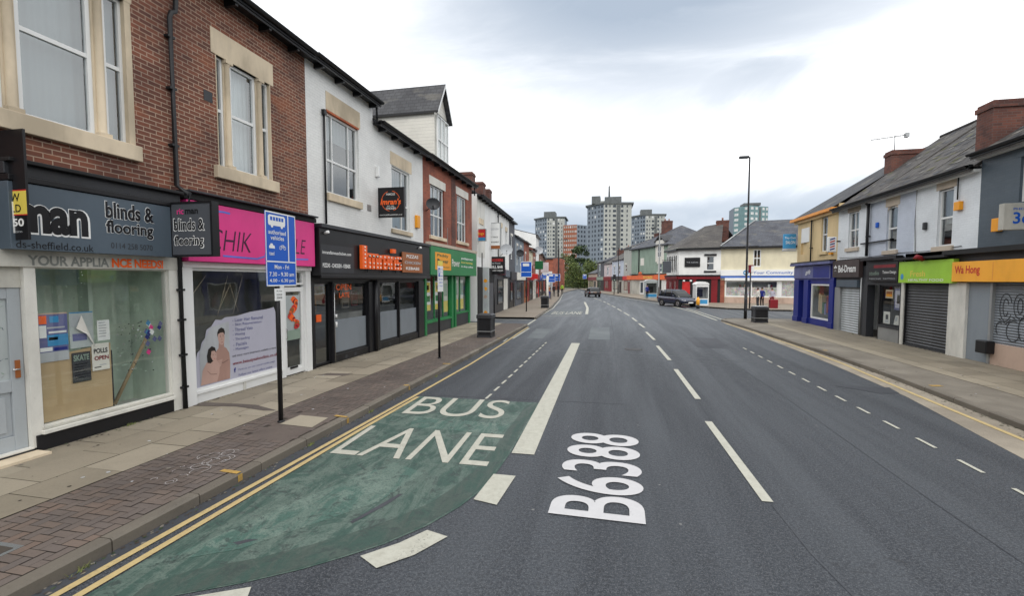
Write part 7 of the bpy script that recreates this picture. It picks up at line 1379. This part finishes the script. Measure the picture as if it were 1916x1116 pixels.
# ================================================================ PEOPLE (far away, small in the picture)
def person(label, x, y, face, h=1.72, top='navy', legs='black', stride=.0, sit=False, arm=.1, group=None):
    """one skinned body: head, torso, arms with hands, legs; clothes as face materials by height"""
    T = thing('person', label, 'person', (x, y, .12), group); k = h/1.72
    V, Ed, Rr = [], [], []
    def v(p, r, par=None):
        V.append(Vector(p)*k); Rr.append(r*k)
        if par is not None: Ed.append((par, len(V)-1))
        return len(V)-1
    pel = v((0, 0, .95), .13); wa = v((0, 0, 1.08), .12, pel); ch = v((.01, 0, 1.30), .145, wa); sh_ = v((0, 0, 1.42), .10, ch); nk = v((.01, 0, 1.50), .055, sh_); hd = v((.03, 0, 1.60), .085, nk); v((.02, 0, 1.69), .07, hd)
    for s in (-1, 1):
        st = stride*s
        a = v((0, s*.17, 1.41), .06, sh_); b = v((-.03-st*.3, s*.23, 1.14), .045, a); c = v((arm+.02-st*.4, s*.22, .92), .034, b); d = v((arm+.05-st*.4, s*.21, .85), .035, c)
        for f, (dy, l) in enumerate(((-.028, .07), (-.01, .085), (.01, .08), (.028, .065))): v((arm+.07-st*.4, s*.21+dy, .85-l), .009, d)
        v((arm+.09-st*.4, s*.185, .83), .011, d)
        a = v((0, s*.09, .90), .095, pel); b = v((.02+st*.5, s*.1, .50), .065, a); c = v((-.02+st*.9, s*.1, .09), .042, b); v((.13+st*.9, s*.105, .04), .038, c)
    me = bpy.data.meshes.new('body'); me.from_pydata([tuple(q) for q in V], Ed, []); o = bpy.data.objects.new('body', me); COL.objects.link(o); o.parent = T
    mo = o.modifiers.new('skin', 'SKIN'); mo.use_smooth_shade = True
    for i, q in enumerate(me.skin_vertices[0].data): q.radius = (Rr[i], Rr[i]); q.use_root = (i == 0)
    o.modifiers.new('sub', 'SUBSURF').levels = 1; o.modifiers['sub'].render_levels = 1
    dg = bpy.context.evaluated_depsgraph_get(); m2 = bpy.data.meshes.new_from_object(o.evaluated_get(dg)); o.modifiers.clear(); o.data = m2
    m2.materials.clear()
    for q in ('skin', top, legs, 'rubber'): m2.materials.append(M[q])
    for p in m2.polygons:
        z = p.center.z/k; r = math.hypot(p.center.x, p.center.y)/k
        p.material_index = 0 if z > 1.48 or (z < .93 and abs(p.center.y)/k > .175) else 1 if z > .95 else 3 if z < .10 else 2; p.use_smooth = True
    hm = MB(); C0 = Vector((.015, 0, 1.66))*k; R_ = []
    for i in range(6): ph = math.pi*.58*i/5+.01; R_.append([C0+Vector((math.sin(ph)*math.cos(a*.5236)*.098-.012, math.sin(ph)*math.sin(a*.5236)*.092, math.cos(ph)*.105-.01))*k for a in range(12)])
    hm.rings(R_, 'hair'); ho = hm.build('hair'); ho.location = (0, 0, 0)
    c_ = Vector((sum(p[0] for p in ()), 0, 0)); 
    for vv in ho.data.vertices: pass
    xs = [q for r in R_ for q in r]; off = Vector(((min(q.x for q in xs)+max(q.x for q in xs))/2, (min(q.y for q in xs)+max(q.y for q in xs))/2, min(q.z for q in xs))); ho.data.transform(Matrix.Translation(off)); ho.parent = T
    T.rotation_euler = (0, 0, face); return T
person('person in a white top and dark trousers standing by the pharmacy, behind the bin', 12.1, 43.2, 2.4, 1.7, 'white', 'char', arm=.25); person('person in a dark navy jacket next to the white-topped person by the pharmacy', 12.6, 43.8, -2.4, 1.72, 'navy', 'black', arm=.2); person('dark haired person in a pale lilac top right of the pair by the pharmacy', 13.6, 44.5, -1.8, 1.66, 'frost_p', 'darkred')
person('person in dark blue clothes standing by the far phone kiosk', 4.25, 61.5, -1.2, 1.75, 'navy', 'black'); person('person in a dark coat walking on the far left pavement', -8.2, 66, 1.7, 1.74, 'black', 'char', .18); person('person in a brown jacket walking on the far left pavement', -7.9, 58.5, 1.7, 1.7, 'brown_sign', 'navy', .2); person('person with a bright green hi-vis vest at the far left kerb', -8.1, 76, -1.4, 1.75, 'lime', 'black')
# market-like bits by the pharmacy corner
m = MB(); m.box(WORLD, 13.0, 13.6, 42.9, 43.4, .12, .85, 'darkred'); tag(m.build('crate', None, .03), 'dark red crate on the tan paving behind the right bin', 'crate')
m = MB(); m.rings([[Vector((13.1+.5+math.cos(a*.6283)*r*1.5, 38.9+math.sin(a*.6283)*r, z)) for a in range(10)] for r, z in ((.12, .12), (.26, .2), (.22, .34), (.08, .46))], 'stone'); m.rings([[Vector((13.6+.2+math.cos(a*.6283)*r*1.2, 38.7+math.sin(a*.6283)*r, z)) for a in range(10)] for r, z in ((.0, .44), (.05, .46), (.02, .5))], 'bark'); tag(m.build('rubbish_bag'), 'tan rubbish sack lying on the paving at the side street', 'bag')
m = MB(); m.rings([[Vector((14.5+math.cos(a*.6283)*r*1.3, 38.9+math.sin(a*.6283)*r, z)) for a in range(10)] for r, z in ((.12, .12), (.26, .18), (.22, .3), (.07, .4))], 'white_flat'); tag(m.build('rubbish_bag'), 'white rubbish sack next to the tan one at the side street', 'bag')
# small weeds in the gutter and fallen litter specks
m = MB(); rnd = random.Random(3)
for (cx_, cy_) in ((-4.43, 3.0), (-4.44, 6.1), (-4.44, 7.9), (-4.43, 11.2), (10.3, 23.0), (-7.7, 6.0)):
    for k in range(40):
        a = rnd.random()*6.28; l = rnd.uniform(.01, .05); x_, y_ = cx_+rnd.gauss(0, .012), cy_+rnd.gauss(0, .05); z_ = .005 if abs(cx_) < 5 else .122
        m.poly(WORLD, [(x_, y_, z_), (x_+.006, y_+.004, z_), (x_+l*math.cos(a)*.5, y_+l*math.sin(a), z_+l)], rnd.choice(['leaf', 'leaf3']))
o = tag(m.build('weeds', recalc=False), 'tiny green weeds growing along the kerb joints and wall feet', 'weeds'); o['kind'] = 'stuff'

# trodden gum spots, grit and leaf litter gathered on the paving and in the gutters
m = MB(); rnd = random.Random(11)
for k in range(420):
    x_, y_ = (rnd.uniform(-7.6, -4.8), rnd.uniform(2.5, 22)) if k < 260 else (rnd.uniform(7.2, 10.3), rnd.uniform(9, 29)); r = rnd.uniform(.008, .026); a0 = rnd.random()
    m.poly(WORLD, [(x_+r*rnd.uniform(.7, 1.2)*math.cos(a0+a*1.05), y_+r*rnd.uniform(.7, 1.2)*math.sin(a0+a*1.05), .1262) for a in range(6)], rnd.choice(['joint', 'joint', 'grey_txt', 'pave_asphalt']))
o = tag(m.build('gum_spots', recalc=False), 'dark and pale trodden gum spots scattered over both pavements', 'gum spots'); o['kind'] = 'stuff'
m = MB()
for k in range(2600):
    q = rnd.random()
    if q < .35: x_, y_, z_ = -4.46+abs(rnd.gauss(0, .05)), rnd.uniform(2, 24), .005
    elif q < .65: x_, y_, z_ = -7.76+abs(rnd.gauss(0, .06)), rnd.uniform(3, 24), .126
    elif q < .85: yy = rnd.uniform(8, 30); x_, y_, z_ = lerp_poly(KRr, yy)-abs(rnd.gauss(0, .12)), yy, .012
    else: x_, y_, z_ = 10.46-abs(rnd.gauss(0, .08)), rnd.uniform(12, 30), .126
    r = rnd.uniform(.004, .018); a0 = rnd.random()*6
    m.poly(WORLD, [(x_+r*math.cos(a0+a*1.6), y_+r*1.5*math.sin(a0+a*1.6), z_+rnd.uniform(0, .006)) for a in range(4)], rnd.choice(['joint', 'bark', 'joint', 'leaf2', 'pave_asphalt']))
o = tag(m.build('gutter_litter', recalc=False), 'fine grit and leaf litter along the kerbs and wall feet', 'litter'); o['kind'] = 'stuff'
